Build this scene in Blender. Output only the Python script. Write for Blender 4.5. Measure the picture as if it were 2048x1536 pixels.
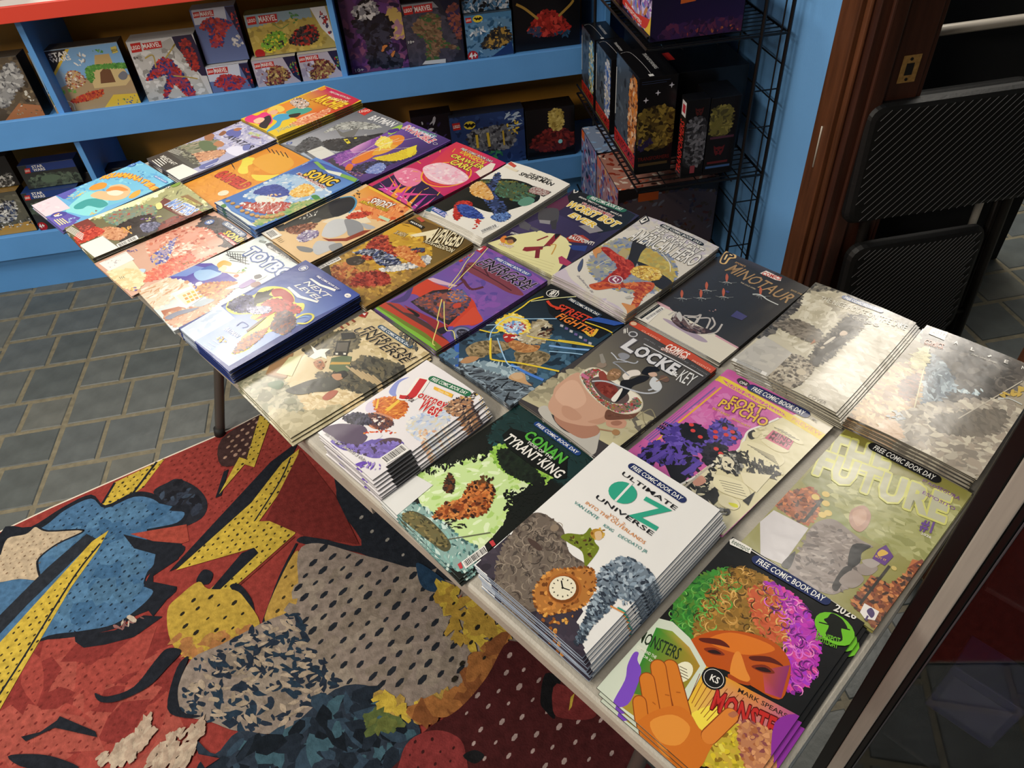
import bpy, bmesh, math, random
from mathutils import Vector, Matrix
from mathutils.geometry import tessellate_polygon

# ------------------------------------------------------------------ camera, world, lights
scene = bpy.context.scene
for o in list(bpy.data.objects): bpy.data.objects.remove(o)
col = scene.collection
R = math.radians
cam_data = bpy.data.cameras.new('camera'); cam_data.sensor_width = 36; cam_data.lens = 25.9265; cam_data.clip_start = .02
cam = bpy.data.objects.new('camera', cam_data); col.objects.link(cam)
_r = [[0.9824571, -0.1755724, -0.0628683], [0.1662108, 0.6714955, 0.7221272], [-0.0845698, -0.7199084, 0.6888976]]
cam.matrix_world = Matrix(((_r[0][0], _r[1][0], _r[2][0], 0), (_r[0][1], _r[1][1], _r[2][1], 0), (_r[0][2], _r[1][2], _r[2][2], 1.5248), (0, 0, 0, 1)))
scene.camera = cam
scene.view_settings.view_transform = 'Standard'; scene.view_settings.look = 'None'
scene.view_settings.exposure = 0.12; scene.view_settings.gamma = 1.0; scene.view_settings.use_curve_mapping = False
world = bpy.data.worlds.new('world'); scene.world = world; world.use_nodes = True
world.node_tree.nodes['Background'].inputs[0].default_value = (.9, .95, 1, 1)
world.node_tree.nodes['Background'].inputs[1].default_value = .03
CEIL = 2.75
# ceiling troffers: x, y, power, length, width
LAMPS = [(-1.9, .7, 46, 1.2, .3), (-1.1, 3.6, 30, 1.1, .4), (-1.0, 1.6, 26, 1.2, .3), (1.95, 2.45, 58, 1.0, .6), (-2.3, -1.5, 90, 1.2, .4)]

# ------------------------------------------------------------------ helpers
def lin(h):
    h = h.lstrip('#'); out = []
    for i in (0, 2, 4):
        c = int(h[i:i+2], 16) / 255
        out.append(c / 12.92 if c <= .04045 else ((c + .055) / 1.055) ** 2.4)
    return tuple(out)
MATS = {}
def mat(name, color, rough=.5, metal=0, noise=0, nscale=40, bump=0, bscale=200, spec=.5, coat=0, stretch=None):
    if name in MATS: return MATS[name]
    m = bpy.data.materials.new(name); m.use_nodes = True; nt = m.node_tree; p = nt.nodes['Principled BSDF']
    c = lin(color) + (1,); p.inputs['Base Color'].default_value = c; p.inputs['Roughness'].default_value = rough
    p.inputs['Metallic'].default_value = metal; p.inputs['Specular IOR Level'].default_value = spec; p.inputs['Coat Weight'].default_value = coat
    tc = nt.nodes.new('ShaderNodeTexCoord'); mp = nt.nodes.new('ShaderNodeMapping'); nt.links.new(tc.outputs['Object'], mp.inputs[0])
    if stretch: mp.inputs['Scale'].default_value = stretch
    if noise:
        n = nt.nodes.new('ShaderNodeTexNoise'); n.inputs['Scale'].default_value = nscale; n.inputs['Detail'].default_value = 6
        nt.links.new(mp.outputs[0], n.inputs['Vector'])
        r = nt.nodes.new('ShaderNodeValToRGB'); nt.links.new(n.outputs[0], r.inputs[0])
        r.color_ramp.elements[0].position = .3; r.color_ramp.elements[1].position = .7
        r.color_ramp.elements[0].color = tuple(v * (1 - noise) for v in c[:3]) + (1,); r.color_ramp.elements[1].color = tuple(min(1, v * (1 + noise)) for v in c[:3]) + (1,)
        nt.links.new(r.outputs[0], p.inputs['Base Color'])
    if bump:
        n2 = nt.nodes.new('ShaderNodeTexNoise'); n2.inputs['Scale'].default_value = bscale; n2.inputs['Detail'].default_value = 5
        nt.links.new(mp.outputs[0], n2.inputs['Vector'])
        b = nt.nodes.new('ShaderNodeBump'); b.inputs['Strength'].default_value = bump; b.inputs['Distance'].default_value = .002
        nt.links.new(n2.outputs[0], b.inputs['Height']); nt.links.new(b.outputs[0], p.inputs['Normal'])
    MATS[name] = m; return m
def print_mat(name, rough, bump=0, bscale=60, coat=0, spec=.5, dist=.0006, grain=0, gscale=300):
    m = bpy.data.materials.new(name); m.use_nodes = True; nt = m.node_tree; p = nt.nodes['Principled BSDF']
    a = nt.nodes.new('ShaderNodeVertexColor'); a.layer_name = 'Col'
    p.inputs['Roughness'].default_value = rough; p.inputs['Coat Weight'].default_value = coat; p.inputs['Coat Roughness'].default_value = .12; p.inputs['Specular IOR Level'].default_value = spec
    tc = nt.nodes.new('ShaderNodeTexCoord')
    src = a.outputs[0]
    if grain:
        n = nt.nodes.new('ShaderNodeTexNoise'); n.inputs['Scale'].default_value = gscale; n.inputs['Detail'].default_value = 4
        nt.links.new(tc.outputs['Object'], n.inputs['Vector'])
        mx = nt.nodes.new('ShaderNodeMix'); mx.data_type = 'RGBA'; mx.blend_type = 'OVERLAY'; mx.inputs[0].default_value = grain
        nt.links.new(src, mx.inputs[6]); nt.links.new(n.outputs[0], mx.inputs[7]); src = mx.outputs[2]
    nt.links.new(src, p.inputs['Base Color'])
    if bump:
        n2 = nt.nodes.new('ShaderNodeTexNoise'); n2.inputs['Scale'].default_value = bscale; n2.inputs['Detail'].default_value = 3
        nt.links.new(tc.outputs['Object'], n2.inputs['Vector'])
        b = nt.nodes.new('ShaderNodeBump'); b.inputs['Strength'].default_value = bump; b.inputs['Distance'].default_value = dist
        nt.links.new(n2.outputs[0], b.inputs['Height']); nt.links.new(b.outputs[0], p.inputs['Normal'])
    return m
COVER = print_mat('glossy_cover_print', .27, .6, 20, 0, .6, .0014)
BOXPRINT = print_mat('glossy_box_print', .3, 0, 60, 0, .5)
RUGPRINT = print_mat('printed_rug', .95, .8, 260, 0, .1, .002, .6, 70)

def link(o, parent=None):
    col.objects.link(o)
    if parent: o.parent = parent
    return o
def obj(name, me, m=None, parent=None, loc=None, rot=None):
    o = bpy.data.objects.new(name, me)
    if m is not None and me is not None and not me.materials: me.materials.append(m)
    if loc: o.location = loc
    if rot: o.rotation_euler = rot
    return link(o, parent)
def empty(name, loc=(0, 0, 0), rot=(0, 0, 0)):
    o = bpy.data.objects.new(name, None); o.location = loc; o.rotation_euler = rot; o.empty_display_size = .05
    return link(o)
def tag(o, label=None, cat=None, group=None, kind=None):
    if label: o['label'] = label
    if cat: o['category'] = cat
    if group: o['group'] = group
    if kind: o['kind'] = kind
    return o
class MB:
    def __init__(s): s.bm = bmesh.new()
    def box(s, x0, x1, y0, y1, z0, z1, bev=0, M=None):
        vs = [s.bm.verts.new((x, y, z)) for z in (z0, z1) for y in (y0, y1) for x in (x0, x1)]
        fs = [s.bm.faces.new([vs[i] for i in f]) for f in ((0, 2, 3, 1), (4, 5, 7, 6), (0, 1, 5, 4), (2, 6, 7, 3), (0, 4, 6, 2), (1, 3, 7, 5))]
        if bev:
            es = list({e for f in fs for e in f.edges})
            r = bmesh.ops.bevel(s.bm, geom=es, offset=bev, segments=2, affect='EDGES', profile=.5)
            vs = list({v for f in r['faces'] for v in f.verts} | {v for v in vs if v.is_valid})
        if M:
            for v in vs: v.co = M @ v.co
        return s
    def prism(s, pts, z0, z1):            # polygon in xy, extruded in z
        n = len(pts); a = [s.bm.verts.new((p[0], p[1], z0)) for p in pts]; b = [s.bm.verts.new((p[0], p[1], z1)) for p in pts]
        s.bm.faces.new(a[::-1]); s.bm.faces.new(b)
        for i in range(n): s.bm.faces.new((a[i], a[(i+1) % n], b[(i+1) % n], b[i]))
        return s
    def sweep(s, pts, rad, seg=8, cap=True):
        pts = [Vector(p) for p in pts]; rings = []; up = None
        for i, p in enumerate(pts):
            d = (pts[min(i+1, len(pts)-1)] - pts[max(i-1, 0)]).normalized()
            if up is None: up = Vector((0, 0, 1)) if abs(d.z) < .9 else Vector((1, 0, 0))
            x = d.cross(up).normalized(); y = x.cross(d).normalized(); up = y
            rings.append([s.bm.verts.new(p + x * rad * math.cos(k * 2 * math.pi / seg) + y * rad * math.sin(k * 2 * math.pi / seg)) for k in range(seg)])
        for a, b in zip(rings, rings[1:]):
            for k in range(seg): s.bm.faces.new((a[k], a[(k+1) % seg], b[(k+1) % seg], b[k]))
        if cap: s.bm.faces.new(rings[0][::-1]); s.bm.faces.new(rings[-1])
        return s
    def mesh(s, name, smooth=False):
        bmesh.ops.recalc_face_normals(s.bm, faces=s.bm.faces)
        me = bpy.data.meshes.new(name); s.bm.to_mesh(me); s.bm.free()
        if smooth:
            for p in me.polygons: p.use_smooth = True
        return me
    def build(s, name, m, parent=None, smooth=False, loc=None, rot=None): return obj(name, s.mesh(name, smooth), m, parent, loc, rot)

# ------------------------------------------------------------------ printed artwork: 2-D shapes in millimetres -> layered flat mesh
_txt = {}
def text_tris(t, b, sh, sp=1):
    key = (t, b, sh, sp)
    if key in _txt: return _txt[key]
    cu = bpy.data.curves.new('lettering', 'FONT'); cu.body = t; cu.offset = b * .35; cu.shear = sh; cu.resolution_u = 2; cu.dimensions = '2D'; cu.fill_mode = 'BOTH'
    cu.space_character = sp
    o = bpy.data.objects.new('lettering', cu); me = o.to_mesh(); me.calc_loop_triangles()
    V = [(v.co.x, v.co.y) for v in me.vertices]
    T = [tuple(V[i] for i in lt.vertices) for lt in me.loop_triangles if abs(lt.normal.z) > .5]
    xs = [p[0] for q in T for p in q] or [0, 1]
    o.to_mesh_clear(); bpy.data.objects.remove(o); bpy.data.curves.remove(cu)
    _txt[key] = (T, min(xs), max(xs)); return _txt[key]
CAP = .70
def prs(f): return [(f[i], f[i+1]) for i in range(0, len(f), 2)]
def smooth(p, n=4):
    out = []; L = len(p)
    for i in range(L):
        a, b, c, d = p[i-1], p[i], p[(i+1) % L], p[(i+2) % L]
        for k in range(n):
            t = k / n; t2 = t*t; t3 = t2*t
            out.append(tuple(.5 * (2*b[j] + (c[j]-a[j])*t + (2*a[j]-5*b[j]+4*c[j]-d[j])*t2 + (3*b[j]-a[j]-3*c[j]+d[j])*t3) for j in (0, 1)))
    return out
def tess(p):
    try: return [tuple(i) for i in tessellate_polygon([[Vector((x, y, 0)) for x, y in p]])]
    except Exception: return []
def inside(x, y, p):
    c = False; j = len(p) - 1
    for i in range(len(p)):
        if (p[i][1] > y) != (p[j][1] > y) and x < (p[j][0]-p[i][0]) * (y-p[i][1]) / (p[j][1]-p[i][1]) + p[i][0]: c = not c
        j = i
    return c
def art_tris(shapes, seed, fill=True):
    rnd = random.Random(seed); out = []; layer = [0]
    slots = []
    def sub(x, y, r):                         # lowest sub-layer where this blob touches no earlier one
        used = {l for X, Y, Q, l in slots if (X-x)**2 + (Y-y)**2 < (Q+r)**2}; l = 0
        while l in used and l < 80: l += 1
        slots.append((x, y, r, l)); return l
    def poly(p, c):
        for t in tess(p): out.append((layer[0], [p[i] for i in t], [c[i] for i in t] if isinstance(c, list) else [c]*3))
    def txt(t, q, c, b, sh, bf=None):
        bf = b if bf is None else bf; sp = 1 + max(b, bf) * .45
        T = text_tris(t, b, sh, sp)[0]; _, x0, x1 = text_tris(t, bf, sh, sp)
        place(T, x0, x1, q, c)
    def place(T, x0, x1, q, c):
        L, Rr, P = Vector(q[0:2]), Vector(q[2:4]), Vector(q[4:6]); u = (Rr - L); n = Vector((-u.y, u.x)).normalized(); h = (P - L).dot(n)
        if h < 0: h = -h
        u = u / max(1e-6, x1 - x0); n = n * (h / CAP)
        for tr in T:
            out.append((layer[0], [tuple(L + u * (x - x0) + n * y) for x, y in tr], [c]*3))
    for s in shapes:
        layer[0] += 1; k = s[0]
        if k == 'P': poly(prs(s[2]), lin(s[1]))
        elif k == 'C': poly(smooth(prs(s[2])), lin(s[1]))
        elif k == 'G': poly(prs(s[2]), [lin(c) for c in s[1]])
        elif k == 'E':
            x, y, a, b = s[2]; n = 20 if a > 4 else 10
            poly([(x + a*math.cos(i*6.2832/n), y + b*math.sin(i*6.2832/n)) for i in range(n)], lin(s[1]))
        elif k == 'K':
            p = prs(s[3]); w = s[2]/2; c = lin(s[1])
            if len(p) > 2:
                q = []
                for i in range(len(p)-1):
                    a, b, cc, d = p[max(i-1, 0)], p[i], p[i+1], p[min(i+2, len(p)-1)]
                    for kk in range(4):
                        t = kk/4; q.append(tuple(.5*(2*b[j]+(cc[j]-a[j])*t+(2*a[j]-5*b[j]+4*cc[j]-d[j])*t*t+(3*b[j]-a[j]-3*cc[j]+d[j])*t**3) for j in (0, 1)))
                p = q + [p[-1]]
            for a, b in zip(p, p[1:]):
                d = Vector((b[0]-a[0], b[1]-a[1]))
                if d.length < 1e-6: continue
                n = Vector((-d.y, d.x)).normalized() * w
                if w > 6:                      # thick strokes get round ends
                    ang = math.atan2(d.y, d.x); pts = [(b[0]+w*math.cos(ang-1.5708+i*.3927), b[1]+w*math.sin(ang-1.5708+i*.3927)) for i in range(9)] + [(a[0]+n.x, a[1]+n.y), (a[0]-n.x, a[1]-n.y)]
                    e = Vector((math.cos(ang+3.1416), math.sin(ang+3.1416)))
                    pts = [(a[0]+w*math.cos(ang+1.5708+i*.3927), a[1]+w*math.sin(ang+1.5708+i*.3927)) for i in range(9)] + pts[:9]
                else: pts = [(a[0]+n.x, a[1]+n.y), (a[0]-n.x, a[1]-n.y), (b[0]-n.x, b[1]-n.y), (b[0]+n.x, b[1]+n.y)]
                poly(pts, c)
        elif k == 'T':
            if s[6]:
                T, x0, x1 = text_tris(s[2], s[4], s[5], 1 + s[7]*.6); rr = max(.02, s[7] - s[4]*.5)*.6
                for a_ in range(8):
                    place([tuple((x + rr*math.cos(a_*.7854), y + rr*math.sin(a_*.7854)) for x, y in tr) for tr in T], x0, x1, s[3], lin(s[6])); layer[0] += 1
                place(T, x0, x1, s[3], lin(s[1]))
            else: txt(s[2], s[3], lin(s[1]), s[4], s[5])
        elif k == 'F':
            q = s[3]; L, Rr, P = Vector(q[0:2]), Vector(q[2:4]), Vector(q[4:6]); u = Rr - L; n = Vector((-u.y, u.x)).normalized(); h = abs((P-L).dot(n)); u.normalize()
            m = h * .35; a = L - n*m; b = Rr - n*m; hh = h + 2*m; pts = []
            ang = math.atan2(u.y, u.x)
            for cc, st in ((b + n*hh/2, -1.5708), (a + n*hh/2, 1.5708)):
                for i in range(7): pts.append((cc.x + hh/2*math.cos(ang+st+i*.5236), cc.y + hh/2*math.sin(ang+st+i*.5236)))
            poly(pts, lin(s[1])); layer[0] += 1; txt('FREE COMIC BOOK DAY', q, lin(s[2]), .03, .12)
        elif k == 'B':
            q = prs(s[1]); poly(q, lin('#e9e7e2')); layer[0] += 1
            f = lambda a, b: (q[0][0] + (q[1][0]-q[0][0])*a + (q[3][0]-q[0][0])*b, q[0][1] + (q[1][1]-q[0][1])*a + (q[3][1]-q[0][1])*b)
            x = .06
            while x < .92:
                w = rnd.choice((.012, .02, .032)); poly([f(x, .12), f(x+w, .12), f(x+w, .85), f(x, .85)], lin('#1a1a1a')); x += w + rnd.choice((.014, .024))
        elif k == 'N':
            p = prs(s[6]); xs = [a[0] for a in p]; ys = [a[1] for a in p]; base = rnd.uniform(0, 3.14); cs = [lin(c) for c in s[1]]; n = 0; tries = 0
            if fill and len(cs) > 1 and s[2] >= 26:
                poly(smooth(p), tuple(sum(c[i] for c in cs)/len(cs) for i in range(3))); layer[0] += 1
            want = s[2]*2 if fill and s[2] >= 26 else s[2]
            while n < want and tries < want*12:
                tries += 1; x = rnd.uniform(min(xs), max(xs)); y = rnd.uniform(min(ys), max(ys))
                if not inside(x, y, p): continue
                n += 1; a = rnd.uniform(s[3], s[4]) * (.29 if fill else .3); b = a / (s[5] * rnd.uniform(.7, 1.2)); a *= 1.15
                g = base + rnd.gauss(0, .5 if s[5] > 2 else 1.2); cg, sg = math.cos(g), math.sin(g); c = cs[rnd.randrange(len(cs))]
                pts = []
                for i in range(8):
                    r = rnd.uniform(.6, 1.15); u, v = a*r*math.cos(i*.7854), b*r*math.sin(i*.7854); pts.append((x + u*cg - v*sg, y + u*sg + v*cg))
                jl = layer[0]; layer[0] = jl + sub(x, y, a*1.15); poly(pts, c); layer[0] = jl
            if fill and len(cs) > 1 and s[2] >= 26:   # ragged rim
                sm = smooth(p, 3); rr = (s[3]+s[4])*.11
                for i in range(len(sm)):
                    q0, q1 = sm[i], sm[(i+1) % len(sm)]; m_ = max(1, int(math.hypot(q1[0]-q0[0], q1[1]-q0[1])/(rr*1.5)))
                    for j in range(min(m_, 14)):
                        t = (j+rnd.random())/m_; x = q0[0]+(q1[0]-q0[0])*t; y = q0[1]+(q1[1]-q0[1])*t; g = rnd.uniform(0, 6.28); n += 1
                        jl = layer[0]; layer[0] = jl + sub(x, y, rr*1.7)
                        poly([(x + rr*rnd.uniform(.5, 1.4)*math.cos(g+o_*1.2566)*1.2, y + rr*rnd.uniform(.4, 1.2)*math.sin(g+o_*1.2566)) for o_ in range(5)], cs[rnd.randrange(len(cs))]); layer[0] = jl
            layer[0] += max([q[3] for q in slots] or [0]) + 1; slots.clear()
        elif k == 'H':                            # curls
            p = prs(s[6]); xs = [a[0] for a in p]; ys = [a[1] for a in p]; cs = [lin(c) for c in s[1]]; n = 0; tries = 0
            while n < s[2] and tries < s[2]*12:
                tries += 1; x = rnd.uniform(min(xs), max(xs)); y = rnd.uniform(min(ys), max(ys))
                if not inside(x, y, p): continue
                n += 1; r = rnd.uniform(s[3], s[4]); g = rnd.uniform(0, 6.28); sp_ = rnd.uniform(2, 4); w = s[5]*rnd.uniform(.6, 1.3); c = cs[rnd.randrange(len(cs))]; jl = layer[0]; layer[0] = jl + sub(x, y, r*.8)
                ou = [(x+(r+w*math.sin(i/6*3.14))*math.cos(g+sp_*i/6), y+(r+w*math.sin(i/6*3.14))*math.sin(g+sp_*i/6)) for i in range(7)]; inn = [(x+(r-w*math.sin(i/6*3.14))*math.cos(g+sp_*i/6), y+(r-w*math.sin(i/6*3.14))*math.sin(g+sp_*i/6)) for i in range(7)]
                for i in range(6): poly([ou[i], ou[i+1], inn[i+1], inn[i]] if 0 < i < 5 else ([ou[0], ou[1], inn[1]] if i == 0 else [ou[5], ou[6], inn[5]]), c)
                layer[0] = jl
            layer[0] += max([q[3] for q in slots] or [0]) + 1; slots.clear()
        elif k == 'D':
            p = prs(s[5]); xs = [a[0] for a in p]; ys = [a[1] for a in p]; pit = s[2]; c = lin(s[1]); row = 0; y = min(ys)
            while y < max(ys):
                x = min(xs) + (pit/2 if row % 2 else 0)
                while x < max(xs):
                    xx, yy = x + rnd.uniform(-.12, .12)*pit, y + rnd.uniform(-.12, .12)*pit
                    if inside(xx, yy, p):
                        a = s[3]*rnd.uniform(.6, 1.15)*.75; b = a/1.3*rnd.uniform(.8, 1.2)
                        poly([(xx + a*s[4]*.8*math.cos(i*1.0472)*.8 - b*math.sin(i*1.0472)*.5, yy + b*math.sin(i*1.0472) + a*s[4]*.5*math.cos(i*1.0472)) for i in range(6)], c)
                    x += pit
                y += pit*.75; row += 1
    return out, layer[0]
def cut(items, ax, val):                    # split convex polygons along a grid line
    out = []
    for l, p, c in items:
        d = [q[ax] - val for q in p]
        if max(d) <= 1e-6 or min(d) >= -1e-6: out.append((l, p, c)); continue
        for sgn in (1, -1):
            np_, nc = [], []
            for i in range(len(p)):
                j = (i+1) % len(p); a, b = d[i]*sgn, d[j]*sgn
                if a >= 0: np_.append(p[i]); nc.append(c[i])
                if a*b < 0:
                    t = a/(a-b); np_.append((p[i][0]+(p[j][0]-p[i][0])*t, p[i][1]+(p[j][1]-p[i][1])*t)); nc.append(tuple(c[i][k]+(c[j][k]-c[i][k])*t for k in range(3)))
            if len(np_) > 2: out.append((l, np_, nc))
    return out
def clip(items, ax, val, sgn):
    out = []
    for l, p, c in items:
        if all((q[ax]-val)*sgn >= 0 for q in p): out.append((l, p, c)); continue
        if all((q[ax]-val)*sgn <= 0 for q in p): continue
        for r in cut([(l, p, c)], ax, val):
            m = sum(q[ax] for q in r[1])/len(r[1])
            if (m-val)*sgn > 0: out.append(r)
    return out
def art_mesh(name, shapes, bg, x0, x1, y0, y1, seed, m, bow=None, step=.008, base=0., extra=None, outline=None):
    items, nl = art_tris(shapes, seed, not outline)
    if bow: step = min(step, .9/(nl+1))
    rect = [(x0, y0), (x1, y0), (x1, y1), (x0, y1)]; bc = lin(bg)
    pts = outline or rect
    items = [(0, [pts[i] for i in t], [bc]*3) for t in tess(pts)] + items
    if not outline:
        for ax, v, sg in ((0, x0, 1), (0, x1, -1), (1, y0, 1), (1, y1, -1)): items = clip(items, ax, v, sg)
    fz = lambda x, y: 0; fn = None
    if bow:
        ax_, ay_, nx, ny = bow; w, h = x1-x0, y1-y0; xm, ym = (x0+x1)/2, (y0+y1)/2
        gx = [x0 + w*i/nx for i in range(nx+1)]; gy = [y0 + h*i/ny for i in range(ny+1)]
        for v in gx[1:-1]: items = cut(items, 0, v)
        for v in gy[1:-1]: items = cut(items, 1, v)
        F, G, dF, dG = bow_fns(ax_, ay_, w, h)
        def pl(g, f, v):
            i = min(len(g)-2, max(0, int((v-g[0])/(g[1]-g[0])))); t = (v-g[i])/(g[i+1]-g[i]); return f(g[i])*(1-t) + f(g[i+1])*t
        fx = lambda v: F(v - xm); fy = lambda v: G(v - ym)
        fz = lambda x, y: pl(gx, fx, x) + pl(gy, fy, y)
        fn = lambda x, y: Vector((-dF(x-xm), -dG(y-ym), 1)).normalized()
    V, Fc, Cc, Nn = [], [], [], []
    for l, p, c in items:
        A_ = sum(p[i][0]*p[(i+1) % len(p)][1] - p[(i+1) % len(p)][0]*p[i][1] for i in range(len(p)))
        if abs(A_) < 1e-4: continue
        if A_ < 0: p, c = p[::-1], c[::-1]
        k = len(V)
        for q, cc in zip(p, c):
            V.append((q[0]*.001, q[1]*.001, (base + l*step + fz(q[0], q[1]))*.001)); Cc.extend((*cc, 1.))
            Nn.append(fn(*q) if fn else Vector((0, 0, 1)))
        Fc.append(tuple(range(k, len(V))))
    if extra:
        for vs, fs, ec in extra:
            k = len(V); V += vs; Fc += [tuple(i+k for i in f) for f in fs]; Cc += list((*lin(ec), 1.))*len(vs)
            Nn += [Vector((0, 0, 0))]*len(vs)
    me = bpy.data.meshes.new(name); me.from_pydata(V, [], Fc)
    at = me.color_attributes.new('Col', 'FLOAT_COLOR', 'POINT'); at.data.foreach_set('color', Cc)
    if fn: me.normals_split_custom_set_from_vertices(Nn)
    me.materials.append(m); return me
def bow_fns(ax, ay, w, h):
    F = lambda x: ax*(1-(2*x/w)**2) + .35*ax*math.sin(x/w*7)**2*(1-(2*x/w)**2); G = lambda y: ay*abs(2*y/h)**3
    e = .5
    return F, G, (lambda x: (F(x+e)-F(x-e))/(2*e)), (lambda y: (G(y+e)-G(y-e))/(2*e))
def slab(w, h, z0, z1, bow, inset=0):        # bowed sheet: verts/faces in metres
    ax, ay, nx, ny = bow; F, G, _, _ = bow_fns(ax, ay, w, h); vs = []; fs = []
    W2, H2 = w - 2*inset, h - 2*inset
    for z in (z0, z1):
        for j in range(ny+1):
            for i in range(nx+1):
                x = -W2/2 + W2*i/nx; y = -H2/2 + H2*j/ny; vs.append((x*.001, y*.001, (z + F(x) + G(y))*.001))
    n = (nx+1)*(ny+1); ix = lambda i, j, k: k*n + j*(nx+1) + i
    for j in range(ny):
        for i in range(nx):
            fs.append((ix(i, j, 1), ix(i+1, j, 1), ix(i+1, j+1, 1), ix(i, j+1, 1))); fs.append((ix(i, j, 0), ix(i, j+1, 0), ix(i+1, j+1, 0), ix(i+1, j, 0)))
    for i in range(nx):
        fs.append((ix(i, 0, 0), ix(i+1, 0, 0), ix(i+1, 0, 1), ix(i, 0, 1))); fs.append((ix(i+1, ny, 0), ix(i, ny, 0), ix(i, ny, 1), ix(i+1, ny, 1)))
    for j in range(ny):
        fs.append((ix(0, j+1, 0), ix(0, j, 0), ix(0, j, 1), ix(0, j+1, 1))); fs.append((ix(nx, j, 0), ix(nx, j+1, 0), ix(nx, j+1, 1), ix(nx, j, 1)))
    return vs, fs

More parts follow.
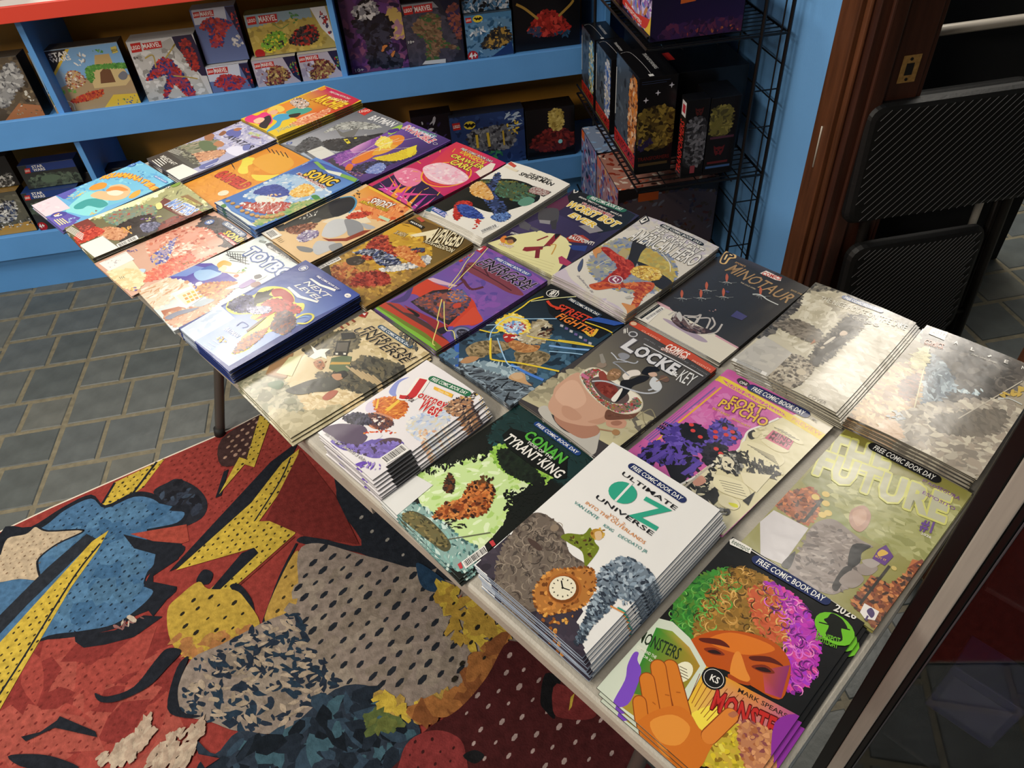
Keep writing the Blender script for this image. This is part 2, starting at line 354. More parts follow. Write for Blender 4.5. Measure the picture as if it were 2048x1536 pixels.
# ------------------------------------------------------------------ print data (mm on each cover, box front and the rug)
COMICS={"monster":{"sz":[168,258],"p":[0.2544,0.3361,-55.05],"n":3,"t":2.4,"pg":"#22301f","bow":[1,1],"bg":"#131312","sh":[["N",["#2f7a2a","#3f8f34","#256a2a","#56802c"],70,8,18,1.8,[-77.2,-3.9,-86.1,18,-83.6,54,-61.5,88.1,-37.5,71.8,-38.3,32.2,-33,-0,-43.6,-17.9,-61.5,-18.5]],
["N",["#7d5c20","#a0742c","#8a6a28","#6a4c18","#b5853a"],90,8,18,1.8,[-65.8,63.5,-53.8,97.4,-19.5,106.3,-1,96.8,32.2,60.9,31.9,40.7,0.7,31.5,-22.4,18,-39.3,-9.9,-49.9,0.6]],
["N",["#b02fae","#c83bb8","#8f2a9c","#d84a9a","#a83ac8"],75,8,18,1.8,[-21.9,99.6,5.6,107.3,36,97.1,60.4,71.4,72.7,40.9,70.8,13.5,60,5.1,46.8,35.4,26.3,55.4,0.7,72.7]],
["N",["#c85a3a","#b8502e","#d06a40"],26,8,15,1.8,[-29.2,79.5,-14.3,97.7,12.4,79.3,31.3,52,14.1,40,-10.2,54.1]],
["H",["#4aa03c","#7cc05a","#1c4a1c","#62a848"],90,3,7,0.8,[-77.2,-3.9,-88,20.6,-84.5,55.4,-62.4,89.5,-37.5,71.8,-38.3,32.2,-33,-0,-43.6,-17.9,-62.5,-19.4]],
["H",["#c8984c","#e0b468","#4a3412","#9c7430"],150,3,7,0.8,[-67.7,66.3,-54.8,98.9,-20.3,107.8,1,98.7,35.7,60.1,35.3,40,1.5,30.2,-20.8,15.5,-37.6,-12.4,-49.9,0.6]],
["H",["#e070d8","#f090d0","#5a1a6a","#c850c8"],110,3,7,0.8,[-22.8,101,4.8,108.7,36.2,99.4,61.4,72.3,73.6,41.7,71.5,12.3,59.7,3,46.8,35.4,26.3,55.4,0.7,72.7]],
["C","#b8500f",[-42.7,-19.2,-36.9,-1.6,-26.1,13.8,-0.6,33.5,26.7,41.8,48.3,33,59.3,9.8,60.2,-10.1,30.9,-17,3,-20.9,-15.1,-33.4,-29.2,-30.1]],
["C","#d8741f",[-29.7,-5,-16.8,19.2,11.7,33.7,29.5,34.6,13.1,11.5,-9.4,-1.8]],
["G",["#b8500f","#8a2f6a","#8a2f6a","#c04a6a"],[31.6,6,49.7,30.5,61.3,-7,46.3,-13.3]],
["C","#5a1c0c",[-37,-8.6,-20.1,4.8,-7.1,4.3,-16.2,-1.1,-32.3,-10.6]],
["C","#5a1c0c",[13.9,10.3,29.8,24,45.6,24.8,33,18.6,18.4,8]],
["C","#7a2a10",[-26.9,-16.2,-18.5,-7.2,-6.3,-6.7,-16.3,-15.3]],
["C","#2a0d08",[-22.5,-15.6,-17.3,-9.2,-9.8,-8.4,-17,-14.3]],
["C","#7a2a10",[20.9,1.5,30.6,12.6,42.8,12,33.1,3.6]],
["C","#2a0d08",[24.8,2.6,32.1,10.2,39.4,10.3,32.5,4.6]],
["C","#e08a34",[0.5,-0.3,3.8,6.7,19.3,-5.6,28,-12.3,21.9,-21.7,9.9,-21.9]],
["C","#a8440f",[8.2,-21.7,20.4,-19.4,29.7,-15.1,29.3,-19.2,12.9,-26.5]],
["P","#cfd8c6",[-85.8,-20.4,-70.6,-12.9,-45,-16,-13.7,-30.9,-5,-85.2,8.6,-134.3,-3.7,-162.1,-83.4,-132]],
["G",["#2f8a2c","#8aa038","#b8903c","#a8842a","#7a8a2a","#2f7a2a"],[-79.7,-30.5,-63.8,-22.3,-38.9,-25.5,-18.5,-35.4,-13.9,-84.5,-57,-110.7]],
["P","#a89030",[-57,-110.7,-13.9,-84.5,-14.8,-123.5,-59.8,-127.8]],
["T","#20301c","MONSTERS",[-85.9,-57.5,-40,-46,-90.7,-43.7],0.05,0,0,0.05],
["T","#e8e8d8","COMMAND THE",[-81.1,-65,-58,-61,-81.5,-61.4],0.02,0,0,0.05],
["T","#e8e8d8","OR DIE",[-70,-68.3,-56,-66.8,-70.2,-65.4],0.02,0,0,0.05],
["C","#7a4ac0",[-79.5,-71.4,-75.6,-67.7,-71.3,-75.4,-61.5,-81.5,-54.3,-97.2,-48.8,-121,-60,-131.6,-67.3,-102,-75.6,-87.2]],
["E","#e9e6c8",[-27.9,-53,9,13.2]],
["K","#5a4a2a",0.8,[-34.3,-50.3,-26.1,-48.3]],
["K","#5a4a2a",0.8,[-31.8,-52.9,-23.7,-50.9]],
["K","#5a4a2a",0.8,[-29.4,-55.5,-21.2,-53.4]],
["K","#5a4a2a",0.8,[-26.9,-58,-18.8,-56]],
["G",["#e0a62c","#d88a28","#b04a8a","#a840a0","#c86a2a","#e8c23a"],[-13.7,-30.9,33.7,-21.5,83.7,-10.3,96.2,-66.7,45.2,-115.4,-4.1,-82.9]],
["C","#f0d84a",[3.7,-85.3,16.3,-59.4,33,-57.6,31,-90.1,14.2,-95.9]],
["K","#8a4a1c",0.7,[-13.8,-42.3,-6.1,-73.5]],
["K","#8a4a1c",0.7,[-7.7,-41.1,-1.8,-74.4]],
["K","#8a4a1c",0.7,[-1.7,-39.9,2.5,-75.3]],
["K","#8a4a1c",0.7,[4.3,-38.7,6.8,-76.1]],
["K","#8a4a1c",0.7,[10.3,-37.5,11,-77]],
["K","#8a4a1c",0.7,[16.2,-36.3,15.3,-77.9]],
["K","#8a4a1c",0.7,[22,-35.1,19.4,-78.7]],
["K","#8a4a1c",0.7,[27.9,-33.9,23.6,-79.6]],
["K","#8a4a1c",0.7,[33.6,-32.8,27.7,-80.4]],
["E","#141414",[-0.3,-36.8,12.6,12.6]],
["E","#e9e6df",[-0.3,-36.8,10.5,10.5]],
["E","#141414",[-0.3,-36.8,9.9,9.9]],
["T","#e9e6df","KS",[-2.7,-41.2,6.3,-38.9,-5.4,-34.4],0.05,0,0,0.05],
["T","#2a1a14","MARK SPEARS",[25.5,-32.1,75.4,-21.6,24.5,-27.3],0.03,0,0,0.05],
["T","#c02a24","MONSTERS",[14.7,-65.1,91.8,-42.8,7.2,-45.8],0.09,0,"#5a100c",0.13],
["N",["#d8c02c","#a8981e","#c8a83a","#8a6a1c","#e0d050"],40,6,14,1.6,[40.4,-116.8,36.3,-71.6,55.6,-56.7,82.4,-64,85,-77.4]],
["N",["#c88a5a","#a8643c","#d89a6a","#8a4a4a"],30,6,14,1.4,[44.4,-57.1,69.9,-43.1,90.4,-49.9,91.9,-70.8,70,-88.6]],
["C","#8a2f9c",[69.6,-33.2,84.4,-10.6,94.6,-52.4,90.2,-72.5]],
["K","#8a3f10",17,[-40.8,-57.5,-2.1,-89.2]],
["K","#d07824",15,[-40.8,-57.5,-2.1,-89.2]],
["K","#8a3f10",17.5,[-50.3,-66.5,-10.7,-106]],
["K","#d07824",15.5,[-50.3,-66.5,-10.7,-106]],
["K","#8a3f10",17,[-50.3,-86.1,-12.6,-121.4]],
["K","#d07824",15,[-50.3,-86.1,-12.6,-121.4]],
["K","#8a3f10",15,[-41.4,-110.4,-16.7,-135.4]],
["K","#d07824",13,[-41.4,-110.4,-16.7,-135.4]],
["C","#cc7020",[-29,-137,-30,-124.2,-23.3,-103.9,-10.7,-86.7,3,-84.3,22.1,-90.1,28.5,-68.8,37.8,-51.3,41,-58.6,35.9,-75.4,37.7,-100.1,39.6,-123.9,22.4,-152.9,-3.8,-146.2]],
["K","#8a3f10",17,[29.9,-89.4,33.7,-58.7]],
["K","#d88030",15,[30,-90.4,33.9,-58.1]],
["C","#b06a4a",[31.3,-58.6,33.7,-51.8,38.6,-51.6,36.5,-58.4]],
["C","#e09038",[-21.1,-119.3,-9.1,-97.5,11,-95.6,13.7,-116.4,-2,-128.1]],
["K","#a85818",1.2,[-31.7,-101.2,-27.8,-101.2]],
["K","#a85818",1.2,[-27,-86,-23,-83.7]],
["K","#a85818",1.2,[-20.1,-75.9,-16.6,-73.3]],
["K","#e9e6df",1.2,[-56.7,126.3,85.8,130.3]],
["P","#e9e6df",[-84.2,122,-81.8,127.6,-57.6,129.4,-55.3,121.4,-80.2,116.9]],
["T","#1f4a2c","keenspot",[-80.2,119.7,-58,121.8,-82.1,126.9],0.02,0,0,0.05],
["F","#1f2c5c","#f2f2ee",[-43.7,115.1,38.8,120.8,-45.4,122.9]],
["T","#e9e6df","2026",[51.7,119.2,75.1,125.2,50.6,128.8],0.06,0.2,0,0.05],
["E","#6fbf2a",[63.5,100.1,21.6,18]],
["C","#15180f",[49.9,101.8,51.7,106.8,52.2,114.3,58.7,116.1,65.5,115.4,73.7,109.6,68.8,105.1,76,93.8,70.9,87.1,60.3,85.1,57.5,98.6]],
["K","#15180f",1.5,[47.5,95.4,76.3,110.1]],
["T","#6fbf2a","KEENSPOT",[53.5,78.8,76.1,88,52,85.4],0.05,0,0,0.05],
["T","#6fbf2a","SPOTLIGHT",[54.7,73.9,76.9,81,53.4,79],0.05,0,0,0.05]]},"oz":{"sz":[168,258],"p":[0.1476,0.4964,-54.74],"n":11,"t":3.1,"pg":"#8c9cb4","bow":[1.5,1.2],"bg":"#e6e5e2","sh":[["P","#332c38",[-82.3,-127.4,-83.4,-69.3,15.1,-74.1,50,-87.7,54.2,-111.4,84.3,-123.1,86.6,-130.4]],
["N",["#3c3440","#2c2630","#443c48","#3a3440"],34,14,30,1.6,[-76,-124.2,-70.3,-87.4,8,-88,54.3,-106.8,73.6,-124.4,24.6,-129.5]],
["C","#5b5048",[-72.5,-94.7,-82.3,-65.5,-85.6,-34.4,-76.8,-20.7,-55.1,-18.4,-38.4,-21.4,-12.5,-40.4,11.1,-39.8,23.4,-46.5,10.2,-71.1,17.6,-98.6,10.7,-123.8,-3.3,-136.7,-42.3,-133.9]],
["N",["#6e6258","#4a423c","#7a6e60","#584c44","#82766a"],110,8,20,2.6,[-72.5,-94.7,-81.2,-61.7,-77.9,-24.6,-46.9,-22.3,-11.2,-44.4,12.4,-43.8,7.9,-78.2,12.9,-107.6,-1,-129.9,-45.1,-126.6]],
["H",["#8a7c6e","#3a332e","#74685c","#9a8c7c"],130,3,8,0.7,[-75,-97,-84.1,-58.7,-80.9,-21.5,-47,-19.6,-9.9,-43.3,14.9,-44.1,9.1,-79.6,14.1,-108.9,1.4,-132.4,-45,-129]],
["E","#8a7a68",[-48.5,-26.6,5.04,5.6]],
["C","#4a3a34",[-62.5,-58.6,-50.7,-56.2,-38.9,-58.9,-41.3,-63.8,-55.6,-63.3]],
["C","#6f7c22",[-33.9,-31.6,-31,-21.9,-16.3,-10.3,-16.1,2.7,0.8,-9.5,10.9,-13.8,14.8,-36.4,13.6,-42.7,-1.4,-30.2,-20.4,-31.4]],
["N",["#4a4a1c","#8a9a34","#5a3c1c","#3a2c18"],22,5,11,1.8,[-29.6,-26.2,-10.8,-3.6,8.4,-16,14.8,-39,-2.6,-31.4]],
["E","#b58a34",[-4.2,0.7,8.4,7.84]],
["N",["#8a5c1c","#d0a84a"],10,4,8,1.2,[-14.7,1.1,-3.4,14.1,9.5,3.8,0.8,-9.5]],
["C","#d8b890",[-7.8,0.7,-3.3,7,4,-0.7,0.5,-6]],
["N",["#b87434","#8a5020","#d8984a","#6a3c18","#c8843c"],46,5,13,1.3,[-7.4,-106.9,-11.7,-76,2.7,-57.7,22.1,-40,41.1,-57.6,45.5,-82.4,36.2,-100.4,17.7,-122.1]],
["N",["#b87434","#d8a04a","#8a5020"],22,5,10,1.1,[18.9,-121,36.2,-95.7,47.6,-99.2,45,-128.8,36,-137.2]],
["E","#a8642a",[15.6,-81,19.6,20.16]],
["E","#7a4418",[15.6,-82,17.36,17.92]],
["E","#e6dfc6",[13.9,-81.6,15.12,15.68]],
["K","#4a4438",1.4,[22.9,-73.3,21.5,-74.6]],
["K","#4a4438",1.4,[25.8,-79,23.8,-79.3]],
["K","#4a4438",1.4,[25.4,-85.3,23.5,-84.6]],
["K","#4a4438",1.4,[22,-90.6,20.6,-89]],
["K","#4a4438",1.4,[16.5,-93.5,15.9,-91.5]],
["K","#4a4438",1.4,[10.2,-93.2,10.7,-91.3]],
["K","#4a4438",1.4,[4.9,-89.8,6.3,-88.5]],
["K","#4a4438",1.4,[1.9,-84.1,3.9,-83.8]],
["K","#4a4438",1.4,[2.2,-77.7,4.2,-78.5]],
["K","#4a4438",1.4,[5.6,-72.3,7.1,-73.9]],
["K","#4a4438",1.4,[11.3,-69.4,11.8,-71.4]],
["K","#4a4438",1.4,[17.6,-69.8,17.1,-71.7]],
["K","#1c1a18",1.6,[13.9,-81.6,6.4,-75.6]],
["K","#1c1a18",1.4,[13.9,-81.6,21.8,-78.3]],
["E","#1c1a18",[13.9,-81.6,1.4,1.4]],
["N",["#5d6e7e","#8a9cac","#3a4654","#aab8c4","#2c3440"],80,6,15,2,[31.8,-21,44.1,0.5,81.7,-0.8,92,-30.3,66.7,-48.7,45.9,-53.3,34.1,-44.2]],
["N",["#5d6e7e","#9cacb8","#3a4654","#2c3440"],56,6,14,2.2,[48.2,-51.1,64.5,-46,68.3,-75.5,67.7,-98.9,72.8,-114.2,67.2,-121.6,56.8,-90.8,48,-70.7]],
["N",["#5d6e7e","#9cacb8","#3a4654"],18,5,10,2.2,[69.4,-31.8,78.7,-23.2,82.6,-43.6,73.3,-56.9]],
["K","#d08a4a",2,[67.5,-62.2,84.4,-58.4]],
["K","#2f9a80",2,[74.4,-58.3,84,-56.5]],
["T","#17171a","ULTIMATE",[-40.3,91.7,44.2,90.9,-40.8,98.1],0.03,0,0,0.05],
["E","#2fa184",[-20.4,70.1,18.48,16.8]],
["K","#e6e5e2",3.2,[-18.9,53.5,-20.9,90.3]],
["T","#2fa184","Z",[6.5,48.4,46,52.6,1.9,84],0.06,0,0,0.05],
["T","#17171a","UNIVERSE",[-41.2,40.6,45.4,42.2,-41.7,46.8],0.03,0,0,0.05],
["T","#d98f4c","VOL. 2:",[-11.5,31.1,13.1,31.7,-12.1,35.1],0.01,0,0,0.05],
["T","#d98f4c","INTO THE OUTERLANDS",[-44.7,25.6,46,26.6,-45.5,30.3],0.015,0,0,0.05],
["T","#3f8a84","VAN LENTE",[-55.9,16.8,-17.5,16.6,-56.3,21.2],0.01,0,0,0.05],
["T","#3f8a84","KING",[-6.5,14.1,7.9,14.9,-7.3,18.4],0.01,0,0,0.05],
["T","#3f8a84","DEODATO JR",[16,14.5,55.8,18.5,15.2,18.7],0.01,0,0,0.05],
["F","#1f2c5c","#f2f2ee",[-37.5,108.1,41,107.2,-38.8,114.5]]]},"conan":{"sz":[168,258],"p":[0.0391,0.6327,-58.08],"n":3,"t":2.2,"pg":"#5c6c6a","bow":[1,0.6],"bg":"#10140f","sh":[["G",["#2c6a74","#3a7c84","#2a5c62","#162a26","#10201c","#1f4a4c"],[-82.3,126,-3.5,126.2,68.6,125.8,78.5,78.6,4.2,45.7,-58.1,38.2]],
["K","#0f1a18",3,[-71.7,82.2,-46.2,27.9]],
["K","#0f1a18",3,[-51.5,84.5,-38.2,52.4]],
["N",["#10201e","#1c3c3c"],60,6,22,5,[-67.3,46,-77.3,124.7,65.5,122.7,78.6,68.5,51.2,56.3,-38.2,52.4]],
["C","#cfe0ae",[-80.1,-64.8,-76.4,-34.7,-47.1,-13.4,-43.2,25.4,-22.3,46.1,25.9,41.2,40.3,20.1,37.4,-7.4,58.6,-33.6,67.6,-69.9,67,-96.9,34.6,-121.2,-5.2,-107.5,-60.8,-86.4]],
["N",["#c0dc8c","#dcecc0","#a8cc70"],50,10,30,2.4,[-80.1,-64.8,-61.9,-20.2,-40.3,22.8,2.8,39.1,36.2,1.2,61.8,-57.9,46.4,-100.4,-15.7,-99.4]],
["N",["#8fc04a","#6fa038","#a8d060"],46,8,22,2.2,[-42,32.1,-38.2,52.4,12.4,53.8,48.6,58.8,47,36.9,12.4,22.6,-20.5,21.1]],
["N",["#0f160f","#1c2a1a"],26,6,16,1.6,[-36.5,43,-14,54.4,43.2,48.3,36.4,31.3,0.9,21.4,-24.1,28.2]],
["N",["#0f140f"],70,5,16,1.5,[23.1,-2.1,32.4,12.2,45.2,50.3,74.5,10.7,79.5,-30.8,43.7,-20.4]],
["N",["#0f140f"],60,5,18,2.5,[-91.1,-49.3,-52.1,33,-34.5,17.8,-57.7,-16,-67.8,-52.4,-86.1,-60.3]],
["N",["#8ab8b0","#5c8c88","#c8dcd4","#3c5c5c"],90,5,18,3,[-49.8,-105,-30.4,-95.2,10.2,-91.9,47.2,-90.7,69.7,-85.5,83.6,-114,62.8,-126.9,25.3,-130.7,-28.3,-130.9,-47.7,-127]],
["C","#4f4d34",[-38.3,-127,-40.1,-112.1,-19.6,-103.3,9.6,-101.8,38.7,-106,41.6,-118.4,15.3,-123.1,-24.4,-127]],
["N",["#38361f","#66633f","#8a7a4a"],26,5,14,3,[-36.4,-125,-35.4,-112.1,12.1,-103.8,37.1,-109.8,20.3,-120.3]],
["N",["#b8642c","#8a4018","#d08a48","#5a2810","#c87438","#2a140c"],95,6,15,1.6,[-11.8,-95.5,-16.2,-71.1,-5.8,-50.9,-18.9,-29.2,-10.3,-10.4,10.5,-9.7,26,-28.6,32,-46.5,17.8,-70.2,-3.4,-91.7]],
["N",["#3a2a1c","#1c140f","#6a3a1c"],30,5,12,1.8,[-37.5,-57.9,-53.8,-35.9,-38.7,-38.8,-23.9,-54.3]],
["N",["#2a1c14","#5a3a1c"],20,5,12,1.5,[-21.2,-16.2,-14.6,0.7,1.8,1.7,6.6,-13.7,-10.9,-21.1]],
["N",["#20180f","#0f0f0c"],24,5,14,2.5,[-7.2,-95.6,16.6,-76.2,35.6,-70.8,33.6,-86.5,1.8,-95.7]],
["K","#5a5c48",1.6,[28.2,-107.8,59.8,-59]],
["P","#dcdcd9",[-87.4,-129.1,-91.2,-71.7,-52.7,-64.1,-45.9,-129]],
["P","#c03a40",[67,-118.3,67.1,-113.1,75.3,-116.5,74.2,-120.2]],
["B",[67.6,-112.6,69.1,-76.4,79.8,-80.4,78.6,-114.9]],
["P","#141414",[68.9,-75.2,69.2,-69.2,77.2,-71.2,78.9,-79.6]],
["P","#c03a40",[69.2,-69.2,70.4,-63.6,78.2,-65.8,77.6,-70.8]],
["P","#0c100c",[-54.2,61.8,-56.3,79.8,-32.2,89.3,43.7,95.7,66.1,71.2,58.4,61,21.9,52.8,-33.1,51.8]],
["T","#52a83c","CONAN",[-30.8,81,42.4,82.8,-37.6,97.2],0.1,0,"#0f1a0f",0.16],
["T","#e9e6df","TIDES OF THE",[-18.4,76.5,28.3,79.3,-20.4,81.2],0.03,0,0,0.05],
["T","#e9e6df","TYRANT\u00b7KING",[-47,57,59.2,62.2,-54.2,72.7],0.06,0.15,"#0c100c",0.11],
["F","#1f3f7c","#f2f2ee",[-34,108.8,45.9,110.7,-36.2,114.2]]]},"journey":{"sz":[129,205],"p":[-0.074,0.7649,-54.86],"n":9,"t":3,"pg":"#8a868a","bow":[1.5,1.5],"bg":"#e4e0e2","sh":[["C","#8a94d0",[-54.7,19.5,-63.3,43,-55.1,59.5,-57.1,42.1,-43,23.6,-32.8,20.5,-40.7,16.6]],
["C","#d2c8dc",[-59.2,-17.5,-52.9,5.9,-38.9,15.1,-26,29.4,-15,12.2,-24.9,-8.1,-43,-29.7]],
["N",["#d8783a","#c8642c","#e8a04a","#a84c24"],60,6,16,3,[-55.5,-8.3,-51.1,4.4,-34,19.4,-12.5,20.3,0.1,8,0.7,-8.5,-22.7,-17.7,-36.9,-18.6]],
["P","#e8c04a",[-39.9,-18.3,-54.8,-1.8,-53,-0.2,-38.6,-14.3]],
["P","#e8c04a",[-27.3,-10.2,-29.2,17.6,-23.8,16.3,-20.8,-7.3]],
["C","#c88a6a",[-34.8,-39.8,-35.8,-23.4,-20.3,-15.6,-4,-12.7,2.4,-29.5,-6,-42.4,-22.1,-45.5]],
["N",["#2c2430","#4a3c4c","#8a4c2c"],26,4,10,1.6,[-39.5,-38.2,-36.4,-26.8,-8.7,-16.8,6.1,-20.7,-3.6,-40.4]],
["N",["#e8e0d8","#d0b0a0"],14,5,10,1.4,[-38.3,-31.3,-11.1,-18.9,-1.6,-30.3,-14.5,-41.6]],
["N",["#2c2a3c","#48465c","#1c1a28"],46,6,14,2.6,[-62.3,-58.2,-57.4,-42.4,-41.9,-34.5,-20.8,-38.8,-31.5,-53.8,-52.8,-61.2]],
["C","#5a4c62",[-64.7,-94.2,-59.4,-75.5,-42.7,-60.9,-21.1,-50.2,-2,-60.8,2,-78.7,-7.2,-86.8,-25.3,-92.2,-44.8,-93.2]],
["C","#6a5aa8",[-34.6,-100.4,-24.2,-91.2,-0.3,-80.8,2.3,-67.8,8.9,-53.9,33.5,-34.8,46.6,-33.9,50.8,-56.4,37.5,-75.9,23.2,-83.5,8.4,-83.6,-7.5,-97.7]],
["C","#5a4650",[16.1,-55.6,22.2,-39.4,38,-30.8,43.8,-47,36.5,-63.9,20.7,-77.9]],
["N",["#4a3c58","#7a68b8","#8a7ac8"],26,8,20,2.6,[-32.3,-98.4,2,-78.7,36.6,-37.4,46.3,-60.3,21.6,-82.3]],
["C","#e0dce0",[-10.9,-57.8,-5,-47,10.9,-44,8.2,-57.2]],
["N",["#c03a2c","#e08a3c","#d8642c"],16,5,10,1.6,[-21.3,-61.4,12.7,-26,25.5,-28.4,-15.6,-61.9]],
["N",["#c8d4e8","#a8b8d8","#e8e4dc","#d8d0b8"],46,8,18,2.4,[15.9,-0.9,23.6,22.9,44.2,52.5,69,18.2,68.4,-9.2,32.2,-14.3]],
["N",["#e0c0a0","#d0a484","#f0dcc8"],22,6,14,1.6,[41.4,-6.1,61.9,28.5,70.6,8.7,67,-15.8]],
["N",["#2c2430","#4c3c3c","#d8b08a","#b8845c"],26,6,14,2,[32.9,54.2,38.8,82.8,57.3,87.2,69.5,63.2,53,48.8]],
["N",["#2a2824","#c8a43a","#4a3c2c"],22,4,9,1.4,[40.4,81.3,46.6,101.6,65.1,105.8,65.2,97,50.2,81]],
["T","#c22c30","J",[-37.2,30.2,-13.8,40,-34.8,69.3],0.08,0,"#e9e6df",0.14],
["T","#c22c30","ourney",[-12,38.5,37,50.5,-17.1,52.2],0.08,0,"#e9e6df",0.12],
["T","#3a2c34","to the",[-23.4,24.2,-8.8,26.5,-28.3,33.3],0.05,0,0,0.05],
["T","#c22c30","West",[6.9,22.7,41.8,31.8,-12,41.6],0.08,0,"#e9e6df",0.12],
["F","#1f6a44","#f2f2ee",[-23.6,75.8,41.1,89.3,-27.6,81.8]],
["P","#e8b43a",[-8.6,70.3,25.7,77.5,29,71.3,-5.4,65.5]],
["T","#f0e8c8","Timely Tales",[1.8,67.1,21.7,71.5,-0.5,70.3],0.01,0,0,0.05],
["T","#e9e6df","Wu Cheng'en \u00b7 JamsTah & Odin",[-53.8,-98.4,31.5,-91.5,-56.8,-94.2],0.03,0.2,"#3a2c4c",0.08],
["B",[41.5,-72.4,43.3,-34.1,60,-35.2,57.1,-72.5]],
["P","#141416",[59.7,-76.5,60.3,-33.6,76.1,-35.2,73.6,-75.4]],
["C","#6a4ab0",[26.1,-103.9,29.6,-92,36.3,-89.7,33.2,-100.1]],
["N",["#7a5ac0","#a894d0"],14,6,14,2.6,[32.1,-101.1,39.3,-84.6,57.1,-76.3,58,-88]]]},"etan":{"sz":[168,258],"p":[-0.1754,0.9173,-57.54],"n":3,"t":2.4,"pg":"#2c2a26","bow":[1,1],"bg":"#cdbb93","sh":[["N",["#c4b184","#dccba4","#b8a478"],40,14,34,1.6,[-96.3,102,-74.9,131.8,73.8,132.9,81.3,100.2,18.1,67,-63.2,69.2]],
["N",["#5a5648","#3f3d36","#7a725c","#8c8264"],46,10,26,2.2,[-89.8,-2.7,-83.6,45.3,-50.2,76.6,-15.5,53.4,-30.9,11.9,-56.7,-12.5]],
["N",["#47463f","#3a3933","#5c594c","#6e6650"],110,10,30,2.4,[-11.1,-30.3,17.9,5.8,10.3,46.3,58.9,74.7,88.2,76.7,97.5,31.6,80.2,-1,34.8,-20]],
["N",["#d8c49a","#c8b084","#e4d4b0"],34,10,28,2.4,[33.4,-97.1,29.8,-41.1,79.1,-10,80.7,-40,54.1,-88.7]],
["N",["#8a8a72","#9c9880","#77755f","#b0aa90"],110,12,34,1.8,[-86.1,-135.3,-76.7,-84.1,-23.7,-75.8,49.2,-85.8,86.8,-94.8,86.3,-128,4.2,-132.9]],
["N",["#b3a988","#c0b694","#a49a78"],50,14,36,1.6,[10.6,-122.9,54.1,-88.7,80.7,-40,88.4,-82.1,85.1,-127.3]],
["P","#9c7a58",[-69.4,-85.7,-96.3,-58.8,-96,-29.3,-82,-27.4,-35.8,-66.4]],
["P","#c4c294",[-59.6,-72.1,-78.1,-37.1,-65.6,-20.9,-32.3,-58.9]],
["P","#7a6248",[-69.4,-85.7,-35.8,-66.4,-37.7,-72.5,-63.6,-86.5]],
["C","#4a6444",[-46.6,-93.5,-38.1,-77,-25.3,-77.3,-20.6,-89.3,-36.9,-96.6]],
["P","#5b6a4a",[-4.7,-7.1,-23.6,9.8,-13.2,28.6,-1.6,35,24.1,11.7,18.5,-2.1]],
["P","#c09a4c",[-12.1,-1.2,-15.3,4.5,8.3,25.9,11.8,22.3]],
["P","#2f2e2a",[-31.7,20.1,-54.4,39.8,-37.1,56,-12.8,33.4]],
["P","#5f5a50",[-32.1,24.2,-48.7,38.2,-36.1,51.4,-18.6,36]],
["P","#1f1f1d",[-67.2,55.9,-51.2,73.3,-36.3,66,-50.7,47.8]],
["P","#23221e",[-33.9,20.2,-15.6,35.3,-8.9,30.4,-27.2,15.4]],
["P","#e8e4d4",[-29.5,21.2,-26.3,24.3,-22.6,21.9,-25.8,18.9]],
["P","#e8e4d4",[-19.8,30.3,-16.6,33.4,-13,31,-16.2,28]],
["P","#e9e5d6",[-53.8,-14.2,-56,-2.8,-78.5,3.3,-58.5,3.8,-56.5,10.2,-45.1,20.9,-43,9.4,-26.4,2.8,-39.3,-0.5,-41.7,-11.6]],
["C","#b07a58",[-36.8,-15.8,-33.6,-4,-14.9,-8.2,-11.5,-17.8,-23.3,-20.4]],
["N",["#3a342c","#8a5c40"],12,6,12,1.6,[-37.6,-16.6,-27.2,2,-9.5,-11.6,-18.9,-20.6]],
["C","#4a4a42",[-10.3,-83.5,-8.2,-61,-0.4,-36.9,18.7,-14.6,40.9,-14.2,41.5,-34,25.9,-53,12.8,-73.5]],
["C","#b88a68",[11.8,-12.7,15.9,-0.4,31.1,-2.8,28.6,-13.5]],
["C","#2c2a26",[10.7,-9.5,18.1,8.1,30.5,5,29.5,-4.3,20.1,-0.6]],
["C","#b06a58",[45.1,-50.6,41.5,-34,50.6,-25.3,57.1,-39.1,54.6,-49.4]],
["N",["#5c5c4e","#44433c"],20,10,24,2.8,[-8.8,-82,5,-40.2,30.8,-32,21.5,-69.2]],
["K","#b8a27c",3,[10.3,15.7,56.7,17.4]],
["K","#b8a27c",3,[20.3,19.2,66.9,20.5]],
["K","#b8a27c",3,[30.3,22.7,77,23.5]],
["K","#b8a27c",3,[40.2,26.1,87,26.5]],
["K","#b8a27c",3,[50,29.5,96.9,29.5]],
["K","#b8a27c",3,[59.8,32.9,106.8,32.5]],
["P","#9c2f28",[-93.2,112.4,-78.9,120.6,-70.8,108.2,-84.9,102.6]],
["P","#e9e6df",[-85.9,111.6,-79.3,116.7,-76.9,111]],
["P","#c8b48a",[-87.6,58.4,-87.5,62.4,-74.8,62.2,-74.9,58.2]],
["P","#8a4a3a",[-87.5,64.3,-87.4,68.2,-74.7,68,-74.8,64]],
["P","#c8b48a",[-87.5,70.1,-87.4,74.1,-74.7,73.8,-74.8,69.9]],
["P","#8a4a3a",[-87.5,76,-87.4,80,-74.6,79.7,-74.7,75.7]],
["P","#c8b48a",[-87.4,81.9,-87.3,85.9,-74.5,85.6,-74.6,81.6]],
["P","#8a4a3a",[-87.4,87.9,-87.3,91.9,-74.5,91.5,-74.6,87.5]],
["T","#191918","ENERGON",[-47.1,88,78.4,93.2,-57,102.9],0.05,0.25,"#c9b48e",0.1],
["T","#191918","UNIVERSE",[-56.6,72.9,77.3,83.5,-65.1,86.6],0.05,0.25,"#c9b48e",0.1],
["F","#2f4c66","#f2f2ee",[-29.7,109,49.4,113.5,-33.6,114.5]],
